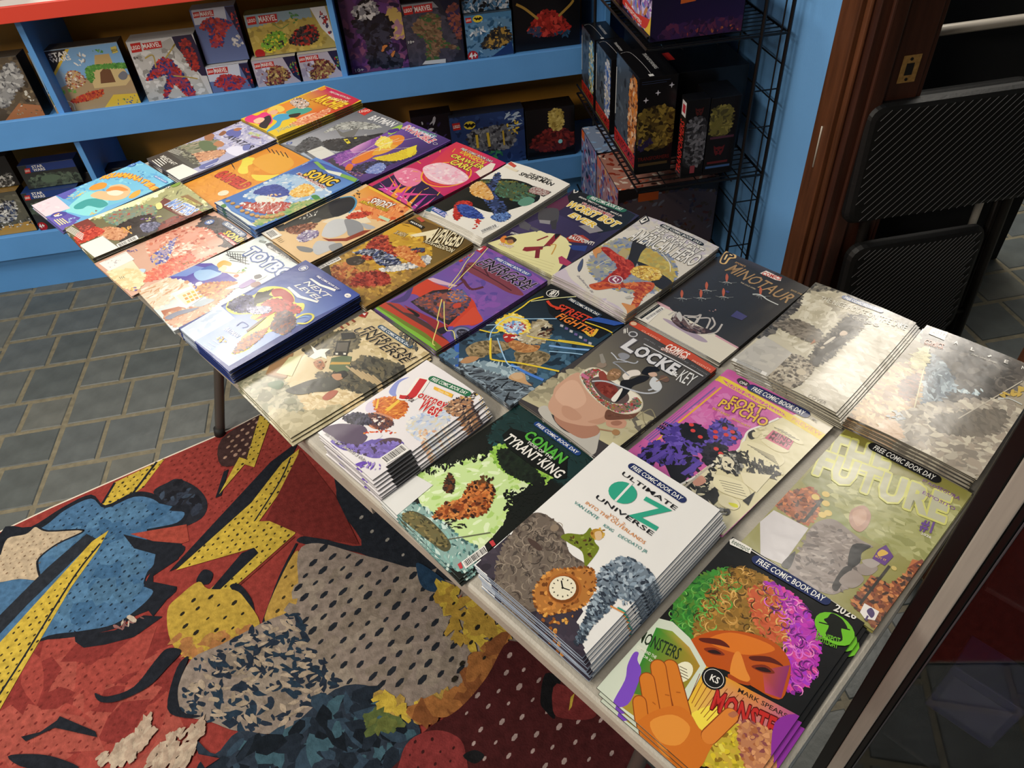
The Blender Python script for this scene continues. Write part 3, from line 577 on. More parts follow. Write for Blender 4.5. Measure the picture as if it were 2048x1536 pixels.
["N",["#4a4c4c","#6a6658"],24,8,22,3,[5.7,124.1,39.2,132.1,63.7,118.9,34.9,118.9]]]},"next":{"sz":[168,258],"p":[-0.2789,1.0666,-54.41],"n":13,"t":2.3,"pg":"#141722","bow":[1.2,1],"bg":"#2c3f86","sh":[["G",["#22317a","#2a3c88","#34489a","#7a92c8","#a8bcdc","#9ab0d8","#5a70b4"],[-79.4,123.6,4.6,126.7,85.2,129.3,69.2,4.6,72.5,-122.4,-77.1,-129.4,-77.8,-8.6]],
["P","#c6d2e2",[-77.1,-129.4,-85,-49.1,-30.8,-51.7,-27.2,-128.8]],
["N",["#b4c4da","#d4dce8"],20,14,34,2,[-72.8,-120.8,-79.9,-53.9,-38.6,-54.7,-32.8,-120.4]],
["C","#d8cf60",[-67.8,-47.4,-86.8,-30.7,-88.6,-10.1,-65.1,5.5,-72.2,25.8,-59.1,44,-31.8,55.1,-2.2,50,13.7,41.4,28.2,49.9,43.3,37.7,43.3,23.8,64.8,7.6,73.7,-21.3,52,-26.4,48.7,-48.8,60.9,-80,54.2,-101.3,46.1,-101.9,40.1,-78.6,25.4,-71.6,12.9,-32.4,-9.5,-34,-16.5,-25.9,-40.6,-46]],
["N",["#4a4a72","#5c5c88","#3a3a5c","#26263c"],70,7,18,2.6,[-70.2,-42.2,-83.7,-20.9,-72.1,-0.2,-53.5,0.4,-23.5,-17.8,-40.2,-38.6]],
["P","#16161c",[-56,2,-67.3,14.8,-56.2,24,-53.9,40.8,-43,23.7,-31,26.2,-32.5,3.3,-38.4,-8.8]],
["N",["#16161c","#2c2c3a"],22,6,16,2.8,[-63.7,6.6,-59.7,32.2,-39.3,19.4,-32.9,-4.3]],
["C","#9c2a2a",[-51.6,35.2,-38.8,49.4,-7.4,49.3,11,39.2,-2.5,28,-20,35.3,-31,26.2]],
["P","#a83230",[-26.4,-2.4,-31.7,14.7,-5.3,25.8,10,10,9.6,-11.2,0.5,-32.4,-4.7,-2.2]],
["N",["#8a2626","#b03a34","#6a1c1c","#c8504a"],30,7,18,2.4,[-27.5,0.2,-20.5,27.6,36,38.6,39.4,20.5,10.8,3.7]],
["N",["#4a3c4c","#5c4a58","#8a4c34","#38303c"],70,7,17,2.2,[13.4,5.9,32.1,21.3,64.8,7.6,71.5,-19.9,40.1,-26.4,26.9,-10.5]],
["N",["#a8603a","#8a4a2c","#5a4a5c","#c07a48"],46,6,14,2.2,[31.2,-73.2,33.9,-41.5,37.5,-28.6,50,-47.7,56.5,-77.4,52.1,-100,45.5,-96.2]],
["N",["#4a4a78","#8a8ab0","#dcdce8"],26,5,12,2,[-37.9,-22.7,-14.4,3.9,2.8,-3,-13.8,-23.7]],
["P","#5c4230",[15.8,-56.7,6.7,-17,10.6,-13.7,19.3,-43.8,20.5,-57.7]],
["K","#d8cf60",4,[52.5,17.7,53.9,32.5,64.4,41.3,74.7,36.2,76.8,21,65.1,11.2]],
["K","#8ab0e0",2.5,[55.1,19.8,59.8,30.5,68.6,34.4]],
["T","#e9e6df","NEXT",[-24,83.4,49.9,83.9,-30.8,93.9],0.03,0.3,0,0.05],
["T","#e9e6df","LEVEL",[-30.4,67.6,43.2,70.1,-34.5,77.5],0.03,0.3,0,0.05],
["P","#e9e6df",[-25.9,97.9,-22.9,101.2,6.7,101.8,39.6,110.1,42.3,104.9,5,96.6]],
["P","#e9e6df",[-34.7,56.6,-34.2,60.7,6.1,58.7,43.7,69.8,45.2,65.6,4.3,51.7]],
["F","#2a3a80","#f2f2ee",[-21.6,109.9,43.5,111.4,-24.3,113.9]],
["E","#e9e6df",[-62.8,110.1,8.8,8.8]],
["E","#2f4a94",[-62.8,110.1,8,8]],
["E","#e9e6df",[-62.8,110.1,5.28,5.28]],
["T","#2f4a94","DC",[-63.4,105.3,-56.6,110.8,-68.1,109.8],0.05,0,0,0.05],
["E","#e9e6df",[69.8,112.9,6.8,5.2]],
["T","#2c3f86","#1",[67.5,110.3,74.9,111.7,65.1,113.4],0.02,0,0,0.05],
["K","#e4e8f0",1,[-6.2,-122.3,13,-120.5]],
["K","#e4e8f0",1,[-6.4,-114.8,12.9,-112.9]],
["K","#e4e8f0",1,[-6.5,-107.2,12.8,-105.4]],
["K","#e4e8f0",1,[-6.7,-99.5,12.7,-97.8]],
["K","#e4e8f0",1,[-6.8,-91.8,12.6,-90.1]],
["T","#eef0f4","BATMAN",[-16.5,-80.4,20.1,-77.7,-20.9,-72.4],0.04,0.2,0,0.05],
["N",["#e8b85a","#d89a3c"],12,5,10,1.4,[-4.5,-100,-1.4,-90.8,15.2,-93.1,15.6,-102.3]],
["K","#4a5a9a",1.5,[-9,-60.7,-10.6,-48.5,6.8,-47.6,3.6,-56.9]]]},"toybox":{"sz":[168,258],"p":[-0.3859,1.2209,-58.71],"n":4,"t":2.2,"pg":"#3a3c42","bow":[1,0.8],"bg":"#ccd6d6","sh":[["N",["#d6dedc","#c0cccc","#dfe6e4"],30,14,30,2.4,[-104.9,6,-74.9,119.3,63.1,94,27.2,21.2]],
["P","#4a3ca0",[-90.8,-71.5,-87.6,-8.5,-66.4,11.4,27.2,21.2,12.8,-16.2,-11.2,-53.2]],
["P","#6a86c8",[-90.8,-71.5,-85.2,-16.4,-61.7,-4.3,-60.5,-42.7]],
["C","#8fb4dc",[-59.9,-27.5,-58.1,-5.9,-40.5,10.8,-16.6,8.7,-19.7,-23.3,-34.1,-32.2]],
["C","#3a62b0",[-61,-13.6,-59.2,8.1,-34.1,16.9,-21.7,8.8,-46.5,0.1]],
["C","#d8a84a",[-54.7,17.4,-57.6,32.5,-37.3,38.9,-28.3,32.3,-41.4,24.9,-37.3,13.8]],
["C","#e8c8a4",[-38.1,13.1,-38.9,24.8,-29.6,26.1,-20.5,17.3,-30.2,10.5]],
["K","#d8ac88",4,[-23.6,11.9,2.2,29,9.7,43.4]],
["N",["#8ab06a","#d88a7a","#7aa05c"],12,4,10,1.6,[-8.2,36.3,0.8,54.8,16.3,44.7,7,31.1]],
["E","#d8806a",[10.8,25.9,5.6,4.8]],
["K","#25262c",2,[-74.4,45.1,-11.2,58.5]],
["K","#25262c",1.6,[-82.8,50.3,-52.9,75.8]],
["K","#25262c",1.6,[-74.1,48,-41.1,72.2]],
["K","#25262c",1.6,[-65.4,45.8,-29.4,68.7]],
["K","#25262c",1.6,[-56.8,43.5,-17.9,65.3]],
["K","#25262c",1.6,[-48.3,41.3,-6.5,61.9]],
["K","#25262c",1.4,[-83.1,51.6,-62.9,45.5]],
["K","#25262c",1.4,[-77.3,54.5,-55.3,47]],
["K","#25262c",1.4,[-71.4,57.3,-47.8,48.4]],
["K","#25262c",1.4,[-65.6,60.1,-40.2,49.9]],
["K","#25262c",1.4,[-59.9,62.9,-32.8,51.3]],
["K","#25262c",1.4,[-54.1,65.7,-25.3,52.7]],
["K","#25262c",1.4,[-48.3,68.5,-17.9,54.2]],
["K","#25262c",1.4,[-42.6,71.3,-10.5,55.6]],
["P","#bc9478",[-76.5,-77.4,-54.3,-56.3,-29.1,-56.2,-47.2,-106.3,-82.1,-130.4]],
["N",["#e4d8c4","#d8bfa0","#efe6d8","#c89c78"],50,14,34,3.4,[-80.6,-128.9,-80.4,-71.4,-14.8,-47.3,-5.5,-93.9,-3.5,-127.8]],
["P","#a86444",[12,-121.7,23.1,-93.3,44.4,-81.7,54.7,-110.8,49.2,-124.7]],
["N",["#b8805c","#a8643c","#d8b494"],26,10,26,3.2,[30.7,-121.2,44,-73.2,51.3,-21.2,77.8,-75.6,76.1,-119.8]],
["P","#c8d4dc",[-27.1,-87,-21.3,-48.8,28.8,-47.3,39.9,-86,16.4,-86.4]],
["P","#e8dcc0",[-12.7,-82.5,-12.9,-52.5,22.6,-51,30.4,-81.9]],
["P","#e0a03c",[-5.9,-73.7,-5.1,-68.3,2.5,-68.8,2.1,-74.3]],
["P","#d88a3c",[6.1,-75,6.9,-69.6,14.5,-70.2,14,-75.6]],
["P","#e8b44a",[18,-76.3,18.8,-71,26.3,-71.5,25.7,-76.9]],
["P","#d88a3c",[-5.4,-65.8,-4.6,-60.4,3.1,-60.9,2.6,-66.5]],
["P","#e8b44a",[6.6,-67.2,7.5,-61.8,15,-62.3,14.5,-67.8]],
["P","#e0a03c",[18.5,-68.5,19.4,-63.2,26.8,-63.7,26.3,-69.2]],
["P","#e8b44a",[-4.9,-57.9,-4.1,-52.5,3.6,-53,3.1,-58.6]],
["P","#e0a03c",[7.2,-59.3,8,-53.9,15.6,-54.5,15.1,-60]],
["P","#d88a3c",[19.1,-60.7,19.9,-55.3,27.4,-55.9,26.9,-61.4]],
["P","#e0a03c",[-4.4,-50,-3.5,-44.5,4.1,-45.1,3.6,-50.7]],
["P","#d88a3c",[7.7,-51.4,8.5,-46,16.1,-46.6,15.6,-52.2]],
["P","#e8b44a",[19.7,-52.9,20.5,-47.5,28,-48.1,27.5,-53.6]],
["N",["#c89a5c","#b87a4c","#8a4c3c","#d8b07a","#a8503c"],50,7,18,1.8,[-10.2,-42.8,-3.5,-17.5,32.2,16.5,50.6,-3.4,58,-32.9,27,-44.4]],
["E","#e9e6df",[-17.3,-36.4,6.4,6.4]],
["C","#cfcfd2",[35,-9.1,38.4,22.4,45.8,38.9,51.5,16]],
["C","#7a5c9c",[45.2,14.7,42.4,42.9,55.2,43.2,57.7,17.3]],
["C","#e4e2e0",[40.8,43.7,44.7,66.8,54.4,66.3,55.1,47.8]],
["C","#3a3840",[37.3,50.1,40.1,60,51.5,58.7,48.7,46.5]],
["C","#7a4a44",[55.6,34,59.9,47.6,75.8,43.9,66.8,30.6]],
["C","#6a7088",[37,-123.7,36,-102.9,41.5,-86.7,54.6,-67.4,53.8,-85.8,48.4,-104,49.1,-120.6]],
["C","#9aa8b4",[37.7,-70.4,36.7,-48.8,53.5,-37.2,53,-64.6]],
["T","#e9e6df","TOYBOX",[-54.2,69.3,119.8,85.9,-78,94.8],0.1,0,"#46609c",0.2],
["P","#1c1c20",[-47.9,117.5,-43.3,127.2,58.5,134.3,66.9,127.1,-31.8,113.9]],
["T","#e9e6df","FREE COMIC BOOK DAY",[-34.9,113.6,47.6,118.9,-40.8,119.8],0.03,0.1,0,0.05],
["P","#8f9690",[-69.3,116.4,-55.5,123.9,-50.6,117.7,-65.3,112]]]},"sonicdc":{"sz":[168,258],"p":[-0.4931,1.3574,-54.3],"n":3,"t":2.2,"pg":"#3a3430","bow":[1,0.5],"bg":"#cba18c","sh":[["P","#3a3438",[-84.8,110.8,-16.2,123,86.2,114.1,66,113.5,-5.9,109.4,-64.3,90.6]],
["N",["#4a4246","#2c282c","#5a4c4c"],40,10,24,2,[-37,63.3,-49.7,118.7,89.8,117,97.2,87.5,39.3,61.4]],
["N",["#e0a890","#d08a74","#eac8b4","#c8785f","#b05a48"],90,10,26,2,[-83.5,-15.9,-64,52.6,-8.8,85.6,54,63,47.8,8.4,16.5,-45.8]],
["N",["#e8c8b8","#f0d8c8"],24,10,24,1.6,[-21.6,-17.6,-5,36.3,32.5,35.7,29.9,-6]],
["C","#dc9a86",[18.8,60.4,20.1,77,46.2,82.3,59.3,72.3,48.6,53.7]],
["N",["#4a5aa8","#3a489a","#e8b04a","#f0e0d8","#5c6ab8"],40,6,14,1.6,[-11.1,-43.9,-21.2,-27.3,-39,24.8,-23,11.7,30.7,-34.4,16.7,-50.5]],
["N",["#d0402c","#c0503c","#e86a4a","#e09a7a"],70,7,20,2.4,[39.4,-93,31,-43.8,38.6,10.8,72.9,4.4,77,-44,63.7,-86.9]],
["N",["#d86048","#e88a6a","#c84c38"],50,8,22,3,[46.5,-96.4,72.9,4.4,79.6,48.6,79.8,24.4,70,-40.5]],
["N",["#5c7a3c","#3c5a2c"],8,5,10,1.6,[50,-14,64.1,2.1,71.3,-6.4,64.3,-16.8]],
["C","#b8cce0",[11,-97.6,8.6,-80.8,20.9,-70.8,30.2,-79.7,21.7,-93.6]],
["G",["#e4dccc","#e8e0d0","#e0cda4","#d8c08a","#e8e0cc"],[-75.5,-122.5,-72.3,-68.3,21.2,-80,72.7,-117.5,6.3,-115.3]],
["N",["#e8d8b0","#d8c494"],30,12,30,2,[-31.5,-122.7,21.2,-80,67.4,-101.9,57.4,-123.4]],
["K","#6a5a4a",1,[6.2,-116.4,14.4,-117.9]],
["K","#6a5a4a",1,[7.5,-113.4,15.7,-115]],
["K","#6a5a4a",1,[8.8,-110.5,17.1,-112.1]],
["P","#e6e2dc",[-75.5,-122.5,-74.3,-67.4,-30.5,-69.2,-29.7,-121.3]],
["K","#8a8478",1.2,[-73.4,-111.1,-70.3,-69.2]],
["N",["#b8b0a8","#a098a0"],22,3,7,1.6,[-67.8,-109.1,-60.2,-78.4,-40,-101.1,-41.1,-116.3]],
["N",["#5a5aa8","#3c3c8a"],10,4,9,1.4,[-74.4,-65,-67.7,-49.5,-52.2,-52.1,-64.8,-64.8]],
["N",["#5a4aa0","#d8a84a"],10,4,9,1.4,[57.3,-119,58.9,-108.8,74.4,-113.9,71.1,-121]],
["E","#4a66a0",[-37.6,99.5,10.4,10.4]],
["E","#e9e6df",[-37.6,99.5,6.72,6.72]],
["T","#4a66a0","DC",[-36.4,90.7,-25.9,101.7,-47.5,99.4],0.06,0,0,0.05],
["T","#e0bc2c","SONIC",[25.3,94.2,97.3,98.7,13.5,108.6],0.11,0.1,"#2a2a30",0.2],
["P","#a82c34",[17.5,88,19.6,94.9,91.1,93.7,97.2,85.1]],
["T","#e9e6df","THE HEDGEHOG",[25.2,86.2,93.6,87.2,22,91],0.02,0,0,0.05],
["F","#5a6a86","#f2f2ee",[-5.7,114.9,64.2,114.6,-15,123.9]]]},"motu":{"sz":[168,258],"p":[-0.5825,1.494,-57.76],"n":7,"t":2.2,"pg":"#1f1a18","bow":[1,0.6],"bg":"#6e6a4c","sh":[["N",["#8a8c64","#b4b47c","#5c5c40","#d8d8a4","#a8a86c"],60,12,40,5,[-93.9,-120,-109.9,61.8,-88.2,121.4,60.5,122.2,-23.3,48.3,-74,-81.6]],
["N",["#e4e0b8","#d0d098","#f0ecd0"],26,10,50,7,[-99,-114.3,-108.7,-27,-101.2,80.9,-66.8,71,-65.8,-21.6]],
["N",["#8aa878","#5c7a6a","#6c8c88","#a8584c"],36,10,24,2,[-70,-41.3,-40.3,33.3,14.3,28.2,8.3,-28.8,-32.6,-55]],
["G",["#6a241c","#8a3024","#5a1c18","#32100f","#4a1814"],[63.9,-9.3,51.8,51.1,89.5,126.4,106.1,78.8,92.8,-12.8]],
["N",["#7a2c20","#9c4430","#4a1814"],30,10,30,5,[64.3,1,62.2,55.2,84.1,111.1,96.7,40]],
["N",["#2c2624","#3f3430","#1c1818"],50,10,26,2,[-0.1,-46.4,4.3,19.4,79.8,5,77,-27,78.6,-64.2]],
["N",["#4a4c6a","#6a6c8c","#36364c","#8a8aa8"],26,6,14,2,[31,-8.5,52.4,20.8,72.3,8.2,68.3,-15.2]],
["N",["#5c4a78","#7c5c98","#c8c888"],22,6,14,1.6,[7.2,1.1,28.2,35.3,47.2,31.5,29.7,0.5]],
["N",["#c89068","#d8a47c","#a86a48"],40,7,18,1.8,[-11.2,-91.5,-12.4,-62.5,35.7,-39.5,57.3,-64.1,24.4,-84.1]],
["N",["#d0984c","#e0b060","#b87a38"],22,8,20,3,[14.3,-43.6,22.7,-26.1,51.4,-35.3,33.8,-51.1]],
["N",["#b83c2c","#d85a44","#a02c24"],50,7,18,1.8,[-23.6,-127.3,-49.2,-90.3,-3,-74.1,8.4,-98.4,6.3,-129.4]],
["P","#7a3a34",[-95.7,-111.3,-90,-80.2,-40.1,-77.1,-30.6,-108.9]],
["N",["#a8443a","#c8584c"],20,6,12,1.4,[-67.3,-106.5,-61.5,-86,-31.2,-84.4,-30.6,-108.9]],
["K","#e9e6df",1.4,[-72.6,-129,-1,-119.1]],
["K","#e9e6df",1.4,[-73.9,-126.2,-5.8,-116.6]],
["K","#e9e6df",1.4,[-75.3,-123.3,-10.7,-114.2]],
["K","#e9e6df",1.4,[-76.6,-120.4,-15.5,-111.7]],
["K","#e9e6df",1.4,[-78,-117.6,-20.4,-109.2]],
["P","#e2e0da",[16.3,-129.9,15,-82.7,85.5,-76.8,88.6,-124]],
["K","#8a8880",1,[19.7,-83.4,80.3,-76.8]],
["B",[68.7,-75.5,65.4,-32.6,82.4,-34.3,86.3,-76.1]],
["P","#6a3028",[-21.7,49.8,-39.2,72.7,68.3,91.8,88.8,73.7,50.5,60.3]],
["T","#7a9ad8","MASTERS",[-8.1,61.7,74.1,77.1,-34,84],0.1,0,"#e9e6df",0.16],
["T","#d8c8b8","UNIVERSE",[28,61.5,64.3,67.3,23.4,64.8],0.04,0,0,0.05],
["P","#8a6a3c",[-16,98.7,-10.7,114.5,57.2,119.3,51.9,103.9]],
["T","#d8e07a","FREE COMIC",[-3.4,98.7,47.9,105.7,-10.6,103.5],0.05,0,0,0.05],
["C","#dcd88c",[-25,46.8,-24.9,57.8,-0.8,51.9,-1,41.1]],
["T","#e9e6df","#1",[-81.8,92.1,-75.7,109,-100.1,102.2],0.06,0,0,0.05],
["C","#7a9a3c",[-98.9,112.1,-93.6,128.5,-72.2,123.6,-73,105.5]],
["N",["#a8b06c","#8a9450"],20,8,24,4,[43.9,107.6,52.6,126,86.2,123.5,82,98.8]]]},"aqua":{"sz":[168,258],"p":[-0.6894,1.6401,-53.22],"n":5,"t":2.2,"pg":"#4a4458","bow":[1,0.6],"bg":"#6aacd8","sh":[["G",["#4a8cd0","#5ca0d8","#88c8e0","#7cc4d8","#6ab8d4","#4a90cc"],[-86.4,128.5,5.1,126.9,74.5,132.2,85.2,90.4,58.2,-60.6,-95.1,-70.7]],
["N",["#84cce0","#5aa4d4","#6ab8dc"],36,14,36,2.4,[-68,-50.6,-69.9,125.3,73.1,125.6,66.8,71.4,13.1,4.4]],
["C","#5a5cb0",[-88.4,-71.2,-95.5,-43.6,-71.2,-31.1,-59.5,-49.7,-48,-67.9,-66.7,-71.2]],
["G",["#6a60b4","#5c54a8","#5a50a4","#6a5cac"],[-4.5,-133.1,16.1,-92.4,64.6,-80.8,97.8,-132.7]],
["C","#88d4d8",[7.4,-88.8,-19.9,-57.5,-34.9,-15.1,35.1,-5.8,68.8,-32.4,70.8,-66.2,25.3,-85.5]],
["C","#3f9c9c",[4.8,-70.3,-3.5,-55.7,-2.5,-33.9,20.1,-17,56.8,-15.8,59,-34.6,28.3,-47.5,30.2,-61.5,19.4,-72.1]],
["C","#e0b88c",[-12.1,-25.1,-19.5,-3.6,-0.4,10.6,-19.3,24,-5.2,45.4,34.6,47.4,59.6,28.3,58.2,6.1,32,-13.4]],
["C","#e8963a",[-47,-13.1,-58.9,0.2,-55.4,19.5,-36.7,25,-21.7,11.1,-31.8,-7.3]],
["C","#d88a44",[-8.7,9.8,-12.8,23.3,0,38.2,35.2,42.4,18.7,24.8,-0.4,10.6]],
["C","#ecdcc8",[2.2,7.1,10.4,24,34.6,31.1,38.6,15.4,21.3,5.1]],
["C","#e8a43a",[65.8,27.6,53.5,45.2,55.8,60.4,73.4,49.3,77.5,31.1]],
["N",["#e8c85a","#d8d8a0"],20,6,16,3,[-51.8,-70.7,-58,-32.3,-42.6,-20.8,-29,-53.7]],
["P","#dccad4",[-99.1,-127.3,-89.9,-75,4.8,-77.9,-4.5,-133.1]],
["K","#8a8094",1,[-93.2,-117.6,-84.8,-79.3]],
["N",["#d4bfcb","#e4d6dc"],14,10,24,2.4,[-81.2,-124.4,-80.1,-81.2,-15.7,-85.7,-13.9,-125.1]],
["C","#4a4898",[8.3,-123.4,-3.5,-112.2,2.5,-97.6,17.9,-91,27.1,-99.2,21.1,-113.7]],
["N",["#e8e4dc","#e0a85c"],10,6,12,1.4,[0.8,-114,6.9,-99.3,23.5,-101.9,17.4,-116.5]],
["K","#e8dc9c",2.2,[26.2,-122.2,61,-122.7]],
["K","#e8dc9c",2.2,[28.8,-117.7,62.3,-117.8]],
["K","#e8dc9c",2.2,[31.4,-113.3,63.7,-112.9]],
["K","#e8dc9c",2.2,[34,-108.9,65,-108]],
["N",["#a8c4e4","#8aa8d4"],14,5,9,1.4,[47.7,-103.5,50.8,-81.3,73.5,-88.9,67.9,-107.7]],
["N",["#e8b44a","#8a5c3c"],10,5,10,1.6,[58.2,-60.6,62,-42.6,74.6,-48.3,70.2,-61.6]],
["T","#f0b840","A",[-76.5,25.6,-68.2,34.1,-96.6,36.1],0.1,0,"#e07a2c",0.17],
["T","#f0b840","Q",[-70.7,35,-61.1,42.9,-90.8,45.6],0.1,0,"#e07a2c",0.17],
["T","#f0b840","U",[-63.7,43.8,-52.8,51.1,-83.8,54.6],0.1,0,"#e07a2c",0.17],
["T","#f0b840","A",[-55.1,51.9,-42.8,58.6,-75.1,62.7],0.1,0,"#e07a2c",0.17],
["T","#f0b840","M",[-44.5,59.1,-31,65.1,-64.3,70],0.1,0,"#e07a2c",0.17],
["T","#f0b840","A",[-31.8,65.2,-17,70.5,-51.4,76.1],0.1,0,"#e07a2c",0.17],
["T","#f0b840","N",[-16.7,70.1,-0.7,74.8,-36.1,81],0.1,0,"#e07a2c",0.17],
["T","#f0b840","A",[0.9,73.8,18,77.7,-18.3,84.6],0.1,0,"#e07a2c",0.17],
["T","#f0b840","T",[21,76,39.2,79.4,2,86.9],0.1,0,"#e07a2c",0.17],
["T","#f0b840","E",[43.5,76.9,62.7,79.6,24.9,87.7],0.1,0,"#e07a2c",0.17],
["T","#f0b840","E",[68.4,76.5,88.6,78.5,50.2,87.1],0.1,0,"#e07a2c",0.17],
["E","#3a6cb8",[-77.8,106.4,8.8,8.8]],
["E","#88b8e0",[-77.8,106.4,5.6,5.6]],
["T","#3a6cb8","DC",[-76.7,99.5,-69.2,109.1,-87.4,106.6],0.05,0,0,0.05],
["N",["#4a7cc0"],18,3,8,2,[-40.4,93.5,-36,108.5,10.6,102.2,10.7,85.2]],
["F","#4a7cc0","#f2f2ee",[25.6,110.3,74.6,112.8,21,114.4]]]},"avatar":{"sz":[168,258],"p":[-0.4641,1.7849,-54.79],"n":7,"t":2.2,"pg":"#38342f","bow":[1,1.5],"bg":"#a9aac8","sh":[["N",["#b8b8d8","#9494bc","#8484b4","#ccccdc","#d8d4e0"],60,14,34,2,[-86.6,45.8,-84.5,127.6,84.5,128.5,88.2,57.5,36.5,32.7]],
["C","#5a62a8",[-57.8,67.5,-58.9,90.3,-30.2,96,-5.9,75.6,-24.7,61.3]],
["N",["#6a7458","#8a8c74","#4c5a44","#a49880"],50,12,30,2.2,[-79.2,-55.4,-63.9,8.8,-25.1,30.6,17.4,-11,-10.5,-61]],
["C","#5a6c4c",[-61.6,-4.6,-51.5,14.4,-6.9,14.4,16.5,-4.5,-12,-18.9]],
["C","#9c6a4a",[-79.3,20.2,-90.8,38.7,-69.8,42.8,-45,23.1,-56.8,14.2]],
["C","#b07a54",[-19.6,12.3,-28,32.2,-2,33,7.9,18.3]],
["C","#8a5a3c",[-60.2,50,-71.6,68.9,-55.4,69.3,-47.2,52.1]],
["C","#a86c48",[-52.9,86.8,-55.2,100.9,-39.6,104.7,-37.4,90.6]],
["C","#d09a74",[-10.5,-61,-10,-31.9,17.4,-11,41.1,-35.7,39.3,-58,10.6,-66.1]],
["N",["#c8906a","#e0b08a","#8a5a44"],30,8,20,2.4,[-13.8,-56.4,2.7,-14.9,33.8,16,52.8,-12.6,29.5,-58.6]],
["C","#d8d8ec",[33.8,16,34.6,46,79.1,50.6,83.3,17.9]],
["P","#35332f",[-84.8,-132.3,-85.6,-78.7,57.4,-81.9,85.4,-130,15.6,-131.2]],
["P","#4a4a44",[-85.6,-78.7,-85.7,-49.1,59.7,-63.1,57.4,-81.9]],
["N",["#5c5c50","#3a3a34","#8c8c78"],30,10,26,2.6,[-74.5,-51.8,-12.5,-48.3,57.5,-64.8,0.6,-66.7]],
["K","#e9e6df",2.2,[-61.4,-125,-11.1,-128]],
["K","#e9e6df",2.2,[-60.4,-118.6,-13.6,-121.7]],
["K","#e9e6df",2.2,[-59.5,-112.2,-16.1,-115.4]],
["K","#e9e6df",2.2,[-58.6,-105.8,-18.7,-109]],
["K","#c8c8bc",1.8,[-80.9,-75.1,-34.8,-69]],
["K","#c8c8bc",1.8,[-80.7,-70.5,-37.8,-64]],
["K","#c8c8bc",1.8,[-80.5,-65.9,-40.7,-59]],
["K","#c8c8bc",1.8,[-80.2,-61.3,-43.6,-54]],
["T","#e0ddd4","MINECRAFT",[-66.4,-103.9,6.4,-104.2,-80.3,-92.9],0.02,0,0,0.05],
["P","#e2e1da",[18.3,-132.5,16.2,-86.3,81.3,-80.3,86.5,-129.2]],
["C","#5c64a0",[57.5,-64.8,57.1,-44.3,58.1,-15.5,81.7,-46.1,72.7,-70]],
["K","#dcdcea",2.4,[73.7,-59.1,74,-24.3]],
["T","#2a2c44","AVATAR",[-33.6,50.8,77.2,56.4,-36.4,68],0.05,0.2,0,0.05],
["C","#6a72b0",[48.4,56.4,56.6,70.1,76,55.5,70.1,43.7]],
["T","#d8e48a","FREE COMIC",[-2.6,97.3,39.1,105.7,-10.1,107.2],0.06,0,0,0.05],
["T","#c04a5a","BOOK DAY",[19.9,93.5,49.8,100.8,14.7,98.8],0.03,0,0,0.05],
["T","#3a3c50","#1",[-79.5,106.9,-74,115,-85.6,112],0.05,0,0,0.05]]},"archie":{"sz":[168,258],"p":[-0.2528,1.9273,-54.61],"n":11,"t":2.2,"pg":"#5a5348","bow":[1.5,0.5],"bg":"#e2c02c","sh":[["G",["#b82060","#c02440","#c43028","#d8502c","#d8902c","#e0b82c"],[-76.1,127.1,76.8,129.7,88.8,70.6,68.4,-42,-41.1,-41,-78.5,17.4]],
["C","#e08a34",[-82.1,-62.6,-74.7,-5.9,-69.6,32.6,-18.3,26.4,-12.7,-11.9,-32.7,-59.8]],
["C","#e0367c",[-74.5,-123.3,-86.9,-99.6,-65.9,-92.4,-69.6,-70.2,-42.5,-67,4,-89.5,12.9,-114.6,-13,-118,-49,-128.7]],
["C","#1e1c28",[-35.5,-94.5,-38.9,-72.6,-10.1,-83.9,8.5,-102.1,24.4,-121.7,-1.3,-125.2,-20,-107.3]],
["C","#e8c0a0",[-42.9,-116.2,-48.8,-96.2,-30.6,-91,-17.6,-105.5,-20.7,-119.8]],
["C","#e8c85a",[-68.4,-61,-84.1,-34.3,-69.6,-19.5,-34.9,-28.1,-32,-46.8,-57.8,-40.6,-42.5,-67]],
["C","#e4b090",[-53.6,-66.8,-59.7,-46.2,-40.5,-44.8,-29.7,-61.7]],
["C","#3f9cc8",[-13.6,-78.4,-22.9,-52.6,1.5,-34.7,22.6,-51.8,19.8,-69.9,41.3,-93.5,45.1,-121.7,38.1,-126.9,13.6,-82.4]],
["C","#3f9c8c",[-20.3,-34.1,-19.8,-0.3,4.9,17.7,27.1,13,26.8,-24.3,4.4,-36.6]],
["C","#22221f",[2,-38.4,17.5,-14.7,30.7,-33.7,19.1,-46.2]],
["N",["#e8e4e0","#e0b090","#2a2824"],30,6,14,1.6,[-72.1,13.3,-70.9,40.5,-10.8,31.8,-3.9,2.9,-42.1,0.5]],
["C","#e8b494",[45.1,-43.2,40.3,-6.2,57.7,23,74,18.5,73.7,-22.1,61.3,-47.2]],
["N",["#d8703c","#c84c2c","#f0c89c"],26,6,16,2.4,[51.3,-70.4,51.8,-14,53.9,53.5,79.7,14.5,79.6,-49.4]],
["T","#8a8a6a","JUGHEAD",[63.1,-112.1,71,-63.6,51.5,-101.5],0.06,0,"#e8dc8c",0.12],
["T","#ecc82c","ARCHIE",[-31.7,51.3,74.8,56.2,-54.2,89.9],0.1,0.1,"#a85c18",0.18],
["T","#f0e8a0","WORLD OF",[-3.9,80.1,62.4,93.5,-13.2,90.9],0.03,0,0,0.05],
["T","#e9e6df","FREE COMIC BOOK DAY",[-32.5,108.2,52.1,111.8,-38.7,115.5],0.03,0,0,0.05],
["T","#e9e6df","FREE",[-74.8,82.4,-72.2,102.4,-83.2,90],0.03,0,0,0.05],
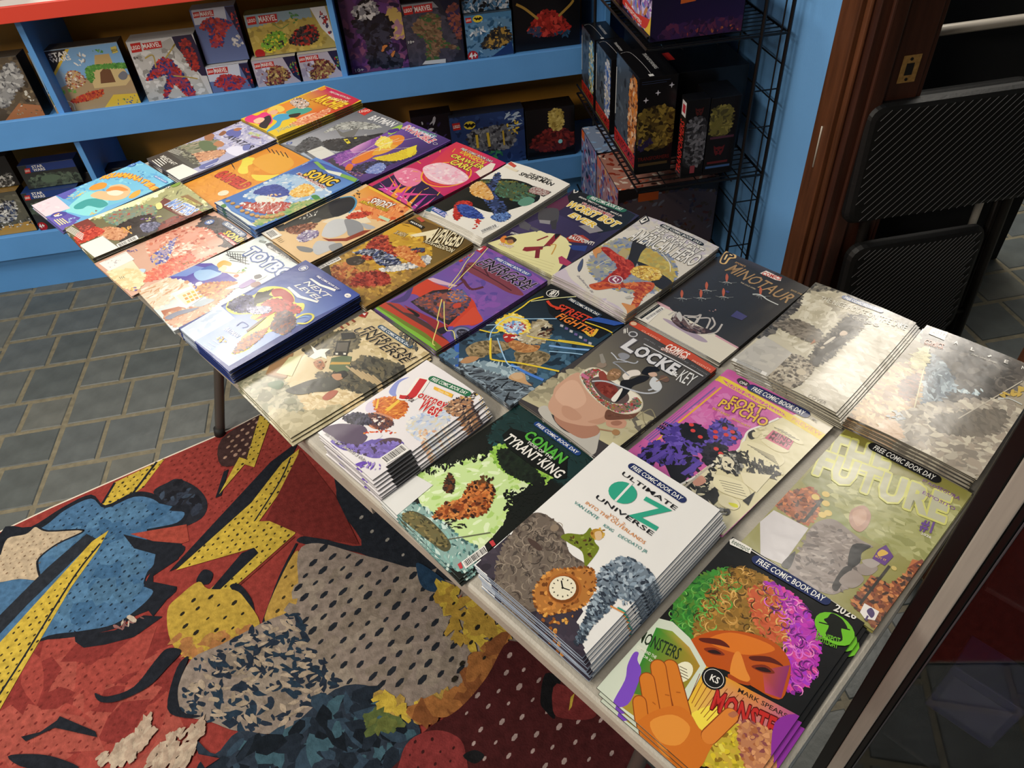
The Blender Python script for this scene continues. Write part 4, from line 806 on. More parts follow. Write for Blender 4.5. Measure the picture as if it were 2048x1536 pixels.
["C","#e08c2c",[-72.2,102.4,-78.1,121.1,-60.5,119.9,-58,103.5]]]},"garfield":{"sz":[168,258],"p":[-0.3686,1.6403,-54.5],"n":3,"t":2.2,"pg":"#5a3c1c","bow":[1,0.6],"bg":"#d9922c","sh":[["P","#d68a2a",[-86.2,128.6,54.6,120.2,54,-63.4,86.2,-128.6,-64.4,-162]],
["N",["#df9a34","#cf8626"],30,20,46,5,[-35.6,-133.2,-69.4,-56,-40.9,33.7,37.1,-13.3,52.9,-107.2]],
["C","#dfcf4c",[-39.3,-6.1,-63,16.8,-89.7,38.6,-76.2,48.8,-62,52.5,-40.9,33.7,-39.6,20.9,-9.8,3.1,-17.9,-9.8]],
["C","#dca038",[-51,39.8,-59.6,75.7,-38.4,106,2,108.2,40.3,95.6,53.8,65.3,42.3,36.5,1.5,31.9]],
["C","#e0cc48",[6.4,2.2,21.4,13.8,47,33.5,55.1,46.3,59.4,16.9,40.8,-4]],
["K","#2a1c10",2.2,[-84.3,100.4,-56.4,92.4]],
["K","#2a1c10",2.2,[-69.9,104,-41.2,95.3]],
["K","#2a1c10",2.2,[-55.5,107.5,-26.1,98.2]],
["K","#2a1c10",2.2,[-41.3,111,-11.1,101]],
["K","#2a1c10",2.2,[-27.1,114.5,3.8,103.9]],
["K","#2a1c10",1.4,[-94.6,6.6,-63.2,-4]],
["K","#2a1c10",1.4,[-86.5,4.4,-56.3,-5.6]],
["K","#2a1c10",1.4,[-78.5,2.2,-49.5,-7.2]],
["T","#c83c2c","GARFIELD",[-65,-52.7,49.6,-48.1,-91.9,-26],0.13,0,"#8a2418",0.19],
["E","#ecdcc0",[30.5,-83,12,12]],
["K","#8a7a5a",0.8,[19.6,-87.1,32.9,-73.7]],
["K","#8a7a5a",0.8,[26.1,-90.8,39.3,-77.4]],
["K","#8a7a5a",0.8,[32.5,-94.4,45.7,-81]]]},"sonic":{"sz":[168,258],"p":[-0.2699,1.497,-55.42],"n":10,"t":2.4,"pg":"#22242c","bow":[3,2.5],"bg":"#4c78bc","sh":[["G",["#2c3c94","#3a52a4","#5480c0","#6c98cc","#7ca4cc","#4c78bc"],[-77.4,116.2,10.8,124.8,85.9,128.8,74.5,50.1,-10,-18,-76.4,10.3]],
["N",["#88b0d4","#a8c4dc","#d8e0e4","#6c98cc"],60,12,30,2.2,[-56.8,-71.6,-75.5,22.3,-40.1,50.5,101.7,56.4,96.1,11,-1.1,-47.4]],
["N",["#6a9a5c","#88a868","#c8b87c"],50,8,22,1.8,[53.3,-23.8,101.7,56.4,128.8,37.5,81.3,-50.9,73.6,-115,56.9,-109.6]],
["N",["#3c4c98","#4c5ca8","#34428a"],40,8,24,2,[-51.1,-51.1,-60.8,-21.3,-40.3,0.6,10.4,-1.5,22.4,-28.4,-8.8,-38]],
["C","#d8dcd4",[-26.7,-63,-26.1,-46.7,8.4,-29.3,18,-11.2,32.9,-30.1,20.4,-55.6,-3.3,-69.7]],
["N",["#e0c48c","#d8a86c","#e8e0cc"],24,6,14,1.6,[-19.3,-41.3,-4.9,-13.9,22.4,-28.4,13.2,-51.2]],
["N",["#e0b44a","#e8d8a0","#d89a34"],34,6,16,2,[8.4,2.2,4.4,41.9,43.6,41.1,51.6,16,31.7,-5.3]],
["C","#4c8a4c",[58.3,21.4,61.4,31.7,76.9,31.2,75.6,19.8]],
["N",["#a83428","#b84434","#dfe0dc","#98281c"],60,8,30,4,[-31.8,-92.8,0.1,-67,48.2,-25.4,63,-53.5,42.3,-82.7,-1.5,-98.6]],
["E","#8a6438",[-86.1,-104.7,5.2,5.2]],
["E","#c09858",[-89.9,-103.5,4.8,4.8]],
["E","#8a6438",[-63.1,-106.9,5.2,5.2]],
["E","#c09858",[-66.8,-105.8,4.8,4.8]],
["E","#8a6438",[-43.3,-106.3,5.2,5.2]],
["E","#c09858",[-47,-105.2,4.8,4.8]],
["E","#8a6438",[-20.2,-107.7,5.2,5.2]],
["E","#c09858",[-23.8,-106.6,4.8,4.8]],
["E","#8a6438",[2.6,-109.2,5.2,5.2]],
["E","#c09858",[-0.9,-108.1,4.8,4.8]],
["E","#8a6438",[17.9,-106.6,5.2,5.2]],
["E","#c09858",[14.4,-105.5,4.8,4.8]],
["E","#8a6438",[33.1,-103.9,5.2,5.2]],
["E","#c09858",[29.7,-102.9,4.8,4.8]],
["E","#8a6438",[44.7,-99.3,5.2,5.2]],
["E","#c09858",[41.3,-98.2,4.8,4.8]],
["E","#8a6438",[54.5,-93.7,5.2,5.2]],
["E","#c09858",[51.1,-92.6,4.8,4.8]],
["E","#8a6438",[62.6,-87.1,5.2,5.2]],
["E","#c09858",[59.2,-86,4.8,4.8]],
["E","#8a6438",[69,-79.5,5.2,5.2]],
["E","#c09858",[65.6,-78.3,4.8,4.8]],
["E","#8a6438",[72,-69.7,5.2,5.2]],
["E","#c09858",[68.6,-68.6,4.8,4.8]],
["E","#8a6438",[74.9,-60,5.2,5.2]],
["E","#c09858",[71.6,-58.8,4.8,4.8]],
["P","#d4dcd8",[-84,-127.5,-75.1,-115.1,-15.5,-125,30.6,-121.5,78.7,-120.2,59.3,-129.1,-9.6,-135]],
["P","#5a86c4",[-73.2,-116.1,-17.3,-124,40.5,-118.2,57.1,-114.3,41.8,-109.9,-3.9,-115.5,-53.7,-110.6]],
["C","#5c8c50",[-56,-127.8,-56.7,-118.2,-42.2,-121.6,-40.6,-130.4]],
["P","#7aa84c",[-68.3,111.5,-60.1,118,-10.4,108,78.9,128.7,84.5,116.8,22.7,106.1,-24.9,102.2]],
["P","#d8dcd0",[-13.9,105.2,32.9,119.8,40.6,109.2,6.6,101.6]],
["P","#d8cfc0",[-52.6,54.6,-52.3,63.4,53.1,64.7,55.3,53.2]],
["P","#8a2c2c",[-49.6,55.3,-48.2,62,52.2,62.9,51.3,54.7]],
["T","#e9e6df","THE HEDGEHOG",[-41.2,52.4,50,54.2,-47.2,60.6],0.03,0,0,0.05],
["T","#e4c03a","SONIC",[-33.4,61.4,58.1,71.4,-52.1,86.4],0.13,0.1,"#2a2420",0.22],
["T","#e9e6df","FREE COMIC BOOK DAY",[-6.4,102.7,38.9,107.8,-9.5,106.4],0.03,0,0,0.05],
["T","#e9e6df","IDW",[-76.1,87.8,-75.4,103,-79.6,92.6],0.04,0,0,0.05]]},"batman":{"sz":[168,258],"p":[-0.1507,1.7813,-54.26],"n":4,"t":2.2,"pg":"#6a6a6c","bow":[1,1],"bg":"#74767c","sh":[["G",["#5c6068","#6c7078","#7c7e84","#a8aab0","#b0b2b8","#8a8c94"],[-79.7,132.5,75.6,123.1,75.4,57.6,68.4,-71.8,-81.2,-125.7,-72.9,-20.9]],
["N",["#8c8e8c","#a8aaa4","#6a6c6a","#c0c2bc"],70,8,22,1.8,[-47.3,-25.3,-55.6,39,-8.1,73.7,45.4,81.4,23.1,49.6,-37.5,5.1]],
["P","#6e6e6c",[-45.2,7.2,-7.8,3.8,4,43.3,-1.8,54.7,30.6,9.4,27,-8.3,3.1,-10.9]],
["C","#26262a",[7.2,-67.2,19.3,-36.2,31.1,2.2,57.6,36.9,75,64.9,81.4,32,73.9,-3,71.3,-41.1,54.3,-68.1]],
["N",["#26262a","#38383c","#4a4a4c"],60,8,20,1.8,[-8,-56.5,17.9,-15,53.4,26.3,81,39.2,76.1,-44.7,40.6,-71.3]],
["N",["#4c4e52","#6a6c70","#3a3c40"],50,8,20,1.6,[-31.8,-118.2,-56.4,-62.5,-17.7,-56.3,17.3,-74.3,15.2,-111.6,-12.1,-125]],
["E","#d8c83a",[42.4,4.6,4,4]],
["P","#d8c83a",[24,-17.9,29.5,-10.1,53.7,-18,51.8,-26.7]],
["P","#26262a",[31.5,-18.3,35.6,-13,42.2,-16.2,39.7,-21.1]],
["N",["#d8d8d4"],6,4,7,1.6,[38.8,30.6,43,41.2,55.7,28,51.1,24.6]],
["P","#d4d3cc",[5.8,-111.6,10,-72.4,70.9,-76.9,68.6,-116.9]],
["K","#a4a49c",1,[17.4,-109.9,29.4,-79.6]],
["E","#4a5c9c",[-68.5,-112.5,7.2,7.2]],
["E","#c8ccd4",[-68.5,-112.5,4.4,4.4]],
["T","#4a5c9c","DC",[-69.3,-119.1,-60.8,-110.5,-77,-111.4],0.05,0,0,0.05],
["P","#a8b4c4",[5.1,-133.3,4.1,-120,53.2,-125.1,53.8,-134.9]],
["P","#c42c28",[-76.8,101.1,-78.1,129.4,-48.2,130,-42.8,96.8]],
["T","#e8d8c8","LEGO",[-69.2,100.7,-52.7,122.6,-75.5,112.8],0.05,0,0,0.05],
["T","#e6e6e6","BATMAN",[-19.9,89.1,66.2,96.7,-33.7,113.2],0.06,0.1,0,0.05]]},"purple":{"sz":[168,258],"p":[-0.0526,1.6617,-55.86],"n":4,"t":2.2,"pg":"#2c2638","bow":[1,1.5],"bg":"#5a3a84","sh":[["G",["#6a4aa0","#7a5ab0","#43306c","#3a2c5c","#54407c","#8a5ab0"],[-83.4,130.1,-4.5,135.8,81,134.2,78.2,23.6,85.6,-134.3,-51.9,-142.8]],
["P","#48424e",[-67.1,-120.3,-74.6,-83.7,20.4,-118.5,58.4,-120.8,12.6,-131.4]],
["N",["#7a4a98","#5c3a84","#b06ab8","#9c5cb0"],50,8,40,7,[-68.7,-100.4,-72.4,-53.1,-70.3,38.1,-23.3,-43,-1.6,-109.2]],
["G",["#d8a0c8","#b878c0","#7a4a98","#a86ab8"],[-72.4,-53.1,-83,20.5,-43.2,-15.4,-44.6,-59.9]],
["C","#dc7c30",[-20.7,-83.2,-31.8,-49.7,-29.3,-19,-21.6,1.6,-2.1,-26.1,4.5,-63.1,-2.7,-89.6]],
["C","#d8702c",[3.3,-118.8,-13.1,-98,-0.3,-94.5,20.1,-112]],
["C","#e0a43c",[-10.5,-32.9,-25.9,-1.8,-19.1,33.1,3.3,36,9.9,-2.3,2.6,-29.6]],
["C","#e08a34",[-52.1,44.8,-39.8,69.6,-14.3,66.8,3.3,36,-27.8,26.3]],
["P","#e8e070",[-44.2,-1.5,-50,16.2,-75.3,41.9,-39.1,24.8,-31.3,45.9,-23,22.7,2.4,13.3,-22.1,8.6,-7.1,-15.8,-28.5,3.5]],
["N",["#f0e88a","#e4d44a","#ecc84a"],26,6,16,1.6,[-46.8,3.8,-65.8,41.6,-23.9,36.8,-8.3,4.9]],
["K","#f0ead8",1,[-28.2,-103.1,-25.2,58.2]],
["K","#f0ead8",1,[-23.1,-112.9,-58,63]],
["K","#f0ead8",1,[-62.2,-66.8,38.2,49]],
["K","#f0ead8",1,[-31.6,15.8,30,131.8]],
["N",["#26222c","#3a3440","#4a4a78"],60,7,18,2,[15.7,-108.9,13.5,-69.7,45.5,-16.5,47.3,41.7,65.7,13.7,60.1,-59.7,49.5,-108.3]],
["N",["#e0cc3a","#d0b02c"],26,6,16,2.4,[10,-44.8,27.5,-2.6,38.2,49,69.4,30.7,58.5,-20]],
["P","#e0cc3a",[32.2,36.9,37.6,63.1,53.6,46.7,70.2,10.2]],
["N",["#5c70b4","#7c8cc8","#a8b4d8"],26,6,14,2,[49,-95.5,38.4,-49.8,63.9,-49.9,77.6,-79.1]],
["N",["#8a5a6a","#b08a8c"],20,6,14,1.6,[14.3,-123.4,23.9,-102.3,66.2,-108,46.3,-130.6]],
["C","#9ac04a",[-66.9,56.1,-83.2,82.4,-78.2,110,-62.4,90.7,-55.8,64.8]],
["C","#4a2c84",[-82,67.6,-74.2,89.4,-59.6,85,-62.7,63.2]],
["T","#d8506a","INVINCIBLE",[-64.1,97.2,54.2,87.2,-71.7,119.1],0.06,0,"#e9e6df",0.12],
["T","#cfd8ec","UNIVERSE",[-61,103.6,44.4,109.2,-60.8,114],0.05,0,0,0.05],
["T","#6ac0a0","FREE COMIC BOOK DAY",[-22.6,112.3,40.7,117.5,-28.1,118.9],0.03,0,0,0.05],
["E","#e9e6df",[67.5,94,6.4,4.8]],
["E","#4a3474",[67.5,94,5.6,4]]]},"carl":{"sz":[168,258],"p":[0.0539,1.5108,-55.69],"n":4,"t":2.2,"pg":"#3a2430","bow":[1,1.5],"bg":"#c02a5c","sh":[["G",["#c82c50","#d03c40","#c83068","#b82c6c","#c03058","#d84a4c"],[-91.4,136.6,-13.8,128.8,58.7,117.1,70.1,2.7,96.7,-139.2,0.6,-127.5]],
["P","#2c1c44",[-69.5,-129,-77.3,-51.5,-15.1,-40.6,101.8,-56.8,96.7,-139.2,15.7,-139.1]],
["P","#e88a34",[94.9,-137.8,-87,-72.5,59.9,-138]],
["P","#d84a8c",[76.2,-136.1,-64.6,-74,42.1,-136.4]],
["P","#c8409c",[57.3,-134.4,-78.1,-104.2,23.9,-134.7]],
["P","#e8b03c",[38,-132.6,-16.8,-98.7,5.5,-133.1]],
["P","#e88a34",[18.5,-130.8,-7.2,-47,-13.2,-131.4]],
["P","#d84a8c",[-1.3,-129,68.8,-59.8,-32.1,-129.7]],
["P","#c8409c",[-21.4,-127.2,-18.8,-81.7,-51.3,-128]],
["P","#d8508c",[-7,-151.7,-56.5,-74,10,-152.6]],
["P","#e89434",[8.9,-149.4,-34.2,-72.6,24.9,-149.8]],
["P","#b83c9c",[24.6,-147.2,-12.2,-71.3,39.7,-147]],
["P","#d8508c",[40.1,-145,9.4,-70,54.4,-144.3]],
["P","#e89434",[55.5,-142.8,30.8,-68.8,68.9,-141.5]],
["P","#b83c9c",[70.7,-140.6,51.9,-67.5,83.3,-138.8]],
["P","#d8508c",[85.8,-138.5,72.7,-66.3,97.6,-136.1]],
["C","#e07a9c",[-81.1,-61.2,-87.9,-40,-71.8,-20.5,-35.2,-17.8,-3.3,-43.9,0.6,-72.2,-26.7,-81.7]],
["N",["#e890ac","#d8648c","#f0b8c8"],24,8,20,1.8,[-79.1,-59.6,-67.6,-23.8,-13.1,-39,-14.9,-78.5]],
["E","#e8a034",[16.3,10.5,57.04,57.04]],
["E","#c82c54",[16.3,10.5,53.36,53.36]],
["E","#d8582c",[16.3,10.5,47.84,47.84]],
["E","#c02c5c",[16.3,10.5,44.16,44.16]],
["C","#e8c0cc",[-45.4,-6.1,-47.8,18.8,-27.7,41.7,24.4,43.1,66.8,31.7,70.1,2.7,46.9,-22.2,0.6,-28]],
["N",["#f0d8dc","#e8a8bc","#e0c0d0"],30,10,24,1.8,[-37.3,-6.3,-23.6,38.2,63,28.6,47,-15.9]],
["K","#e8b040",2,[57.7,56.7,71.4,60.7]],
["K","#e8b040",2,[82.1,26.3,98.5,23.9]],
["K","#e8b040",2,[91.8,-5,107.6,-12.9]],
["K","#e8b040",2,[85.4,-31.4,97.8,-43.3]],
["K","#e8b040",2,[64.5,-48.5,71.1,-62.1]],
["K","#e8b040",2,[32.5,-53.1,32.1,-66.1]],
["K","#e8b040",2,[-5,-44.2,-12.8,-54]],
["K","#e8b040",2,[-41.1,-22.7,-55.4,-27.1]],
["K","#e8b040",2,[-68.5,7.7,-86.8,10]],
["K","#e8b040",2,[-80.9,41,-99.6,50]],
["K","#e8b040",2,[-75.2,70,-90.3,84]],
["K","#e8b040",2,[-52.2,88.3,-60.3,104.3]],
["K","#e8b040",2,[-17.1,91.9,-16.9,106.4]],
["K","#e8b040",2,[22.2,80.4,30.3,90.5]],
["P","#e8d8cc",[59.6,58.2,56.6,108.7,68.4,111.4,97.9,63.1,88.1,48.8]],
["T","#e0c83a","DUNGEON",[-36.4,96.8,46.5,90.6,-43.9,112.2],0.06,0,0,0.05],
["T","#e4d04a","CRAWLER",[-42.3,71.2,59.9,74.8,-50.9,85.4],0.1,0,"#5a1c34",0.15],
["T","#e4d04a","CARL",[-19.6,48.1,44.8,51.6,-29.9,67.2],0.1,0,"#5a1c34",0.15],
["T","#e9e6df","FREE COMIC BOOK DAY",[-48.1,108.9,56.6,108.7,-51.7,116.7],0.05,0,"#141414",0.12],
["K","#e9e6df",1.4,[-57.8,-116.4,-46.9,-116.9]],
["K","#e9e6df",1.4,[-39.6,-116.7,-28.9,-117.2]],
["K","#e9e6df",1.4,[-21.7,-117,-11.1,-117.5]],
["K","#e9e6df",1.4,[-4,-117.3,6.5,-117.8]],
["K","#e9e6df",1.4,[13.5,-117.5,23.8,-118.1]],
["K","#e9e6df",1.4,[30.8,-117.8,41,-118.4]],
["K","#e9e6df",1.4,[47.8,-118.1,57.9,-118.7]],
["K","#e9e6df",1.4,[64.7,-118.4,74.7,-118.9]]]},"spiderman":{"sz":[168,258],"p":[0.163,1.3481,-53.17],"n":9,"t":2.4,"pg":"#c9c5bb","bow":[3,2],"bg":"#e6e2d8","sh":[["C","#151714",[-92.2,-101.3,-91.6,-67.1,-94.6,-5.7,-96.4,22.9,-57.4,51.6,-23.1,70.8,16.6,76.5,55.1,64.7,74.2,39.7,63.5,4.4,53.5,-24.6,52.2,-36.3,27,-55.3,-24.3,-61.4,-40.1,-84.2,-45.8,-110]],
["N",["#243a2c","#3c5a44","#6a6428","#20241c","#4c7a64"],60,8,30,4,[-89.5,16,-54,48.1,5.2,68.1,57.5,55.1,51.6,17.3,6.1,5.7,-60.3,13.8]],
["C","#5c8c78",[47.3,8.6,46.9,36,65.8,39,72.1,21.7,63.5,4.4]],
["N",["#7a7028","#a08c34"],22,6,30,5,[-86.5,6.3,-46.3,53.8,-1.2,75.1,-32.4,46.2]],
["N",["#1c2436","#2c3c6a","#141820","#4a5c94"],60,8,20,1.8,[-65.1,-1.5,-55.5,29.1,-74.1,75.8,-49.6,57.3,-21.6,7.7,44,-21,69.6,-54.6,43.7,-53.2,-17.4,-23]],
["N",["#d8a04a","#e8c890","#b87c34"],26,6,16,1.8,[-79.6,-0.4,-73.9,27.5,-8.8,-5.4,-6.8,-20.7,-49,-24.1]],
["N",["#b82c24","#d04434","#8a1c1c"],40,6,16,1.8,[-16.9,-109.5,-52.5,-66,-30.1,-49.3,-2,-77.1,-4.2,-100,0.7,-117.1]],
["N",["#2c4494","#4460b0","#1c2c6a"],40,7,18,2.2,[-42.8,-75.3,-17.5,-61.8,25.2,-72.5,34.1,-81.5,-0.6,-97.2]],
["N",["#b82c24","#d04434"],14,7,16,1.8,[29.3,-95.5,28.2,-75.5,48,-101.8,50.8,-120]],
["N",["#4a6cb0","#7ca0d8","#2c3c6a"],26,5,14,3.4,[42.5,-64.7,55.8,-33.6,72.8,-41.9,68.3,-66]],
["P","#3a5a9c",[-74.3,-120.7,-83.7,-105.9,-37.1,-108.9,-25.2,-126.3]],
["T","#c8c0e8","MILES",[-75.7,-116.3,-28.3,-123.4,-80.2,-106],0.06,0,0,0.05],
["P","#2c6070",[-81,-128.5,-88.9,-104.3,-79.5,-108.3,-67.8,-126.6]],
["T","#23211c","THE AMAZING",[-10.9,105.1,46.9,109.4,-15.3,112.1],0.03,0.1,0,0.05],
["T","#23211c","SPIDER-MAN",[-26.8,90.9,59.5,97.7,-33.1,102.8],0.05,0.1,0,0.05],
["P","#3a3434",[34.7,49.5,30.4,75.1,74,81.6,73,58.3]],
["N",["#7a2c2c","#c8c0b8"],26,3,8,2,[38.4,52.3,35.4,73,70.3,78.8,68.2,60.3]],
["P","#c04a3c",[-82.5,116.6,-82.5,127.4,-57.8,118.8,-57.5,109.6]],
["K","#c8b89c",1.6,[-78.7,103.6,-38.7,101.7]],
["P","#e0d4b8",[-80.7,102.1,-79.2,109.5,-38.4,105,-39.9,97.7]],
["B",[60.9,-114.7,67.3,-74.5,77.9,-79.2,71.4,-119.2]]]},"worst":{"sz":[168,258],"p":[0.2686,1.2098,-53.74],"n":5,"t":2.2,"pg":"#8a8674","bow":[2,1.5],"bg":"#322a48","sh":[["P","#1b1a1c",[-84.7,138.2,-4,133.7,77.7,125.8,86,75.4,61.2,31,-0.4,44.6,-72,87.5]],
["P","#5a2c44",[-85.3,43.9,-80.1,104,-53.1,79.5,-52,36.7]],
["G",["#3c3458","#2c2444","#2a2240","#463c60"],[-53.7,35.4,69.4,27.5,77.4,-80.3,-83,-60.8]],
["E","#e2dca4",[11.6,-61.7,41.6,41.6]],
["P","#dfd9a0",[-83.1,-126.1,-66.3,-78.3,-32.5,-31.8,45.7,-30.2,68,-69.3,92.5,-139.2,15.3,-134]],
["K","#b8b280",0.8,[-32.3,-120.1,64.4,-99.6]],
["K","#b8b280",0.8,[-15.3,-125.7,68,-106.7]],
["K","#b8b280",0.8,[1.3,-131.2,71.5,-113.8]],
["K","#b8b280",0.8,[17.7,-136.6,75,-120.8]],
["C","#4a484c",[-74.8,8.5,-86.7,31.8,-61.5,51.1,-36.4,27.4,-26.2,3.9,-54.3,-7.5]],
["P","#8a888c",[-61.7,-2.7,-41.3,7.8,-32.6,-3.7,-52.4,-11.3]],
["P","#3a383c",[-38.6,4.7,-33.5,19,-11.1,-10.1,-17.1,-14.7]],
["P","#57555c",[-89.5,-34.7,-86.4,-21.8,-60,-27.5,-49.7,-45.2,-71.9,-47]],
["P","#57555c",[-57.2,-30.5,-36.9,-30.1,-33.6,-40.2,-53.4,-37.9]],
["P","#8a2c34",[9.1,-68.5,-2.3,-23.4,8.4,-17.6,19.1,-60.6]],
["P","#8a2c34",[-12.3,-104.4,-16.7,-93.5,9.1,-68.5,15,-78.2,-3.1,-101.9]],
["P","#7a2830",[5.1,-86,11.7,-80.8,29.9,-104,23.4,-109.2]],
["P","#1c1a1c",[-2.3,-23.4,7.1,-16.1,10.6,-38.1]],
["K","#8a2c34",4,[-13.8,-62.1,-7.3,-37.3]],
["K","#c89a4c",2.4,[16.6,-57.8,24.9,-51.3,39.3,-80.3]],
["K","#3a3438",2,[7.5,-79.3,13.3,-60.4]],
["E","#e9e6df",[-54.8,-99.1,15.2,15.2]],
["E","#d8b83a",[-54.8,-99.1,14,14]],
["C","#d8803a",[-72.5,-103.1,-77,-89.1,-70.5,-86.5,-57.5,-106.1]],
["C","#3a2c24",[-68.4,-94.9,-63.6,-81.2,-46.9,-83.1,-44,-95.5,-57.8,-96.5]],
["C","#a8744c",[-59.5,-97.9,-53.7,-88.4,-44,-95.5,-48.1,-103.6]],
["T","#e9e6df","HOWDY",[-62,-116.9,-32.8,-113.4,-67.1,-108.7],0.08,0,"#8a2c34",0.14],
["T","#e9e6df","SPECIAL",[-73.6,-73.9,-56,-70.3,-76.4,-68.4],0.04,0,0,0.05],
["P","#a83a24",[24.9,-22.1,25.7,-6.6,42.6,6.5,62.5,2.4,59.8,-14.3,37.4,-27]],
["T","#e9e6df","1ST APPEARANCE OF",[28.3,-4.6,69.8,-6.5,25.6,0.8],0.03,0,0,0.05],
["T","#e9e6df","BALLPOINT!",[28.2,-19.5,77.5,-7.7,23.2,-9.6],0.07,0,"#5a1c14",0.12],
["P","#2c3c7c",[43.2,-37,71.3,-15,79.9,-32,59.5,-43.3]],
["P","#a83a5c",[55.1,-79.5,56.4,-71.5,83.8,-75.2,84.3,-88.4,68.5,-91.8]],
["P","#8a868a",[15.4,25.7,34.3,50.6,63,42.4,48.9,19]],
["T","#a83038","TRANSFORMERS",[-34.5,88.3,47.3,86.6,-38.5,99],0.06,0,"#e9e6df",0.12],
["T","#e0b83c","WORST BOT",[-55.2,69.7,73.3,65.6,-61.8,89.6],0.08,0.1,"#f0e8c8",0.16],
["T","#e0b83c","EVER",[-24.2,42.1,41.5,38.3,-28.5,57.4],0.08,0.1,"#f0e8c8",0.16],
["F","#2f6a54","#f2f2ee",[-32.9,117.3,47.1,118.2,-38.2,127.3]],
["T","#e9e6df","BRIAN \"SMITTY\" SMITH",[-54.4,109.3,20.4,103,-57.1,114.7],0.03,0,0,0.05],
["T","#e9e6df","MARZ JR.",[32.6,101.7,60.6,103.2,30.5,106.6],0.03,0,0,0.05],
["T","#e9e6df","D",[-74.4,117,-66.1,123.3,-82,131.4],0.06,0,0,0.05]]},"hero":{"sz":[168,258],"p":[0.3656,1.0529,-56.17],"n":9,"t":2.5,"pg":"#a39d95","bow":[3,3],"bg":"#d6d0c4","sh":[["N",["#c8c2b8","#dcd8cc","#b8b4b4","#c0b8c4"],60,12,32,1.8,[-100.4,123,-74.9,139,85.9,124.4,89.6,71.9,-40.4,95.2,-83.4,69]],
["C","#c8bcc8",[-77.1,-130.9,-82.3,-99.4,-48.1,-118.8,8.2,-129.5,61.9,-123.2,89.1,-138.6,46.4,-144.8,-23.2,-140.2]],
["N",["#c4b8c8","#d8ccd8"],22,12,28,2,[-72.6,-127,-36.3,-126,65.8,-127.8,82.6,-136.6,27.4,-145.5]],
["E","#b8bcc4",[4.4,-19.8,65.45,65.45]],
["E","#7c88a4",[4.4,-19.8,62.9,62.9]],
["E","#8c94a0",[4.4,-19.8,61.2,61.2]],
["E","#a8a88c",[4.4,-19.8,49.3,49.3]],
["E","#8a8c94",[4.4,-19.8,47.6,47.6]],
["N",["#6a7a9c","#8a94b0","#a8a88c","#b8a868","#7c88a4"],110,10,24,1.6,[-62.3,-59.1,-80.5,1.4,-63.7,45.2,-12.3,59.6,45.7,43.2,81.3,2.4,76.5,-53,34,-90.1,-15.8,-90.8]],
["N",["#c8b45a","#b89c48","#a89c58"],40,10,24,1.6,[-37.6,13.8,-9.3,42.9,33.8,32.9,69.3,18.4,80.6,-15.4,22.9,-3.9]],
["K","#d4cfb8",1.4,[-42.5,-60.4,-38.2,-29.1,-9.7,-32,-12.8,-52.7,-26.1,-55.3]],
["P","#b0a070",[-41.4,-3.7,-45.4,16.8,-26.9,13.5,-17.1,-10.9]],
["K","#e8e4d0",1.4,[63.4,13.3,45.4,33.8,10.4,50.2]],
["C","#2a2422",[-24.6,10.7,-45.6,45.9,-32.4,52.2,-15.4,47.3,-9.4,23.8,9.6,-15.4,13.8,-29.7,-9.6,-13.7]],
["C","#2a2422",[2.3,-3.4,28.8,1.2,55.9,-2.1,84.3,-7.9,89.5,-33.2,60.6,-32.9]],
["C","#a83024",[-76.3,-9.7,-69.4,1.1,-42.9,-5,-17.1,-10.9,-3.6,-8.5,12.4,-21.9,18.5,-47.7,17.5,-70.5,13.6,-95.3,-3,-114.1,-13.7,-110.6,-5.7,-90.6,-7.7,-70.6,-9.8,-50.2,-14.9,-32,-42.8,-23.7]],
["N",["#b83828","#8c2018","#c84c38","#98281c"],50,10,26,2.4,[-70.8,-9.8,-38.3,-10.5,0.8,-13.9,17.8,-52.8,12.2,-87.9,-2.6,-70.5,-12.7,-34.6]],
["C","#c4582c",[-11.6,-113,-2.8,-88.1,21.7,-75.4,40.5,-50.4,62.1,-31.6,72.6,-48,73,-72.6,82.9,-96.6,83.6,-112,73.2,-105.2,61.3,-78.8,45,-67.8,21.4,-92.7,5.5,-115.1]],
["N",["#b8482c","#d87a40","#9c3420"],40,9,22,2,[-5.8,-108,24.5,-72.9,59.8,-37.9,74.1,-79.9,79.8,-107.4,49.9,-67.8]],
["C","#c88a54",[-84.7,-21.7,-83.1,-8.2,-72.3,-11.1,-66.7,-20.7,-69,-27.3,-60.3,-38.8,-68,-36]],
["C","#cf8c50",[59.5,-113.2,71.8,-106.4,80.7,-102.6,87.9,-120.1,89.9,-134,77.3,-121.6]],
["C","#d8a83c",[13,-34.9,11.1,-14.1,28.8,1.2,50.3,2,62.6,-13.8,56.6,-27.7,33.1,-35.1,23.1,-35]],
["N",["#e8c85c","#b8842c","#d8b04a","#f0dc8c"],60,6,14,1.8,[14.4,-33.6,15.1,-12.9,48.9,0.7,61.2,-15.1,50.8,-32.7,30.2,-37.6]],
["H",["#f0dc8c","#a8742c","#e8c85c","#7a5420"],50,2,5,0.6,[14.4,-33.6,15.1,-12.9,48.9,0.7,61.2,-15.1,50.8,-32.7,30.2,-37.6]],
["E","#d8d0d4",[9.6,-69.5,12.75,12.75]],
["E","#8a3c58",[9.6,-69.5,11.05,11.05]],
["P","#e8e0e4",[4.6,-73,2.9,-62.2,14,-64.8,16.4,-76.6]],
["P","#8a3c58",[6.7,-70.3,8,-62.2,16.4,-73.6]],
["T","#e9e6df","THE GREATEST",[-44.3,86.9,68.5,81.3,-53,111.2],0.03,0.1,"#4c4844",0.055],
["T","#e9e6df","AMERICAN HERO",[-60.9,45.1,81,50.9,-61.8,82.2],0.05,0.1,"#4c4844",0.07],
["F","#1c1c1e","#f2f2ee",[-34.4,114.6,55.2,111.5,-36.2,120.2]],
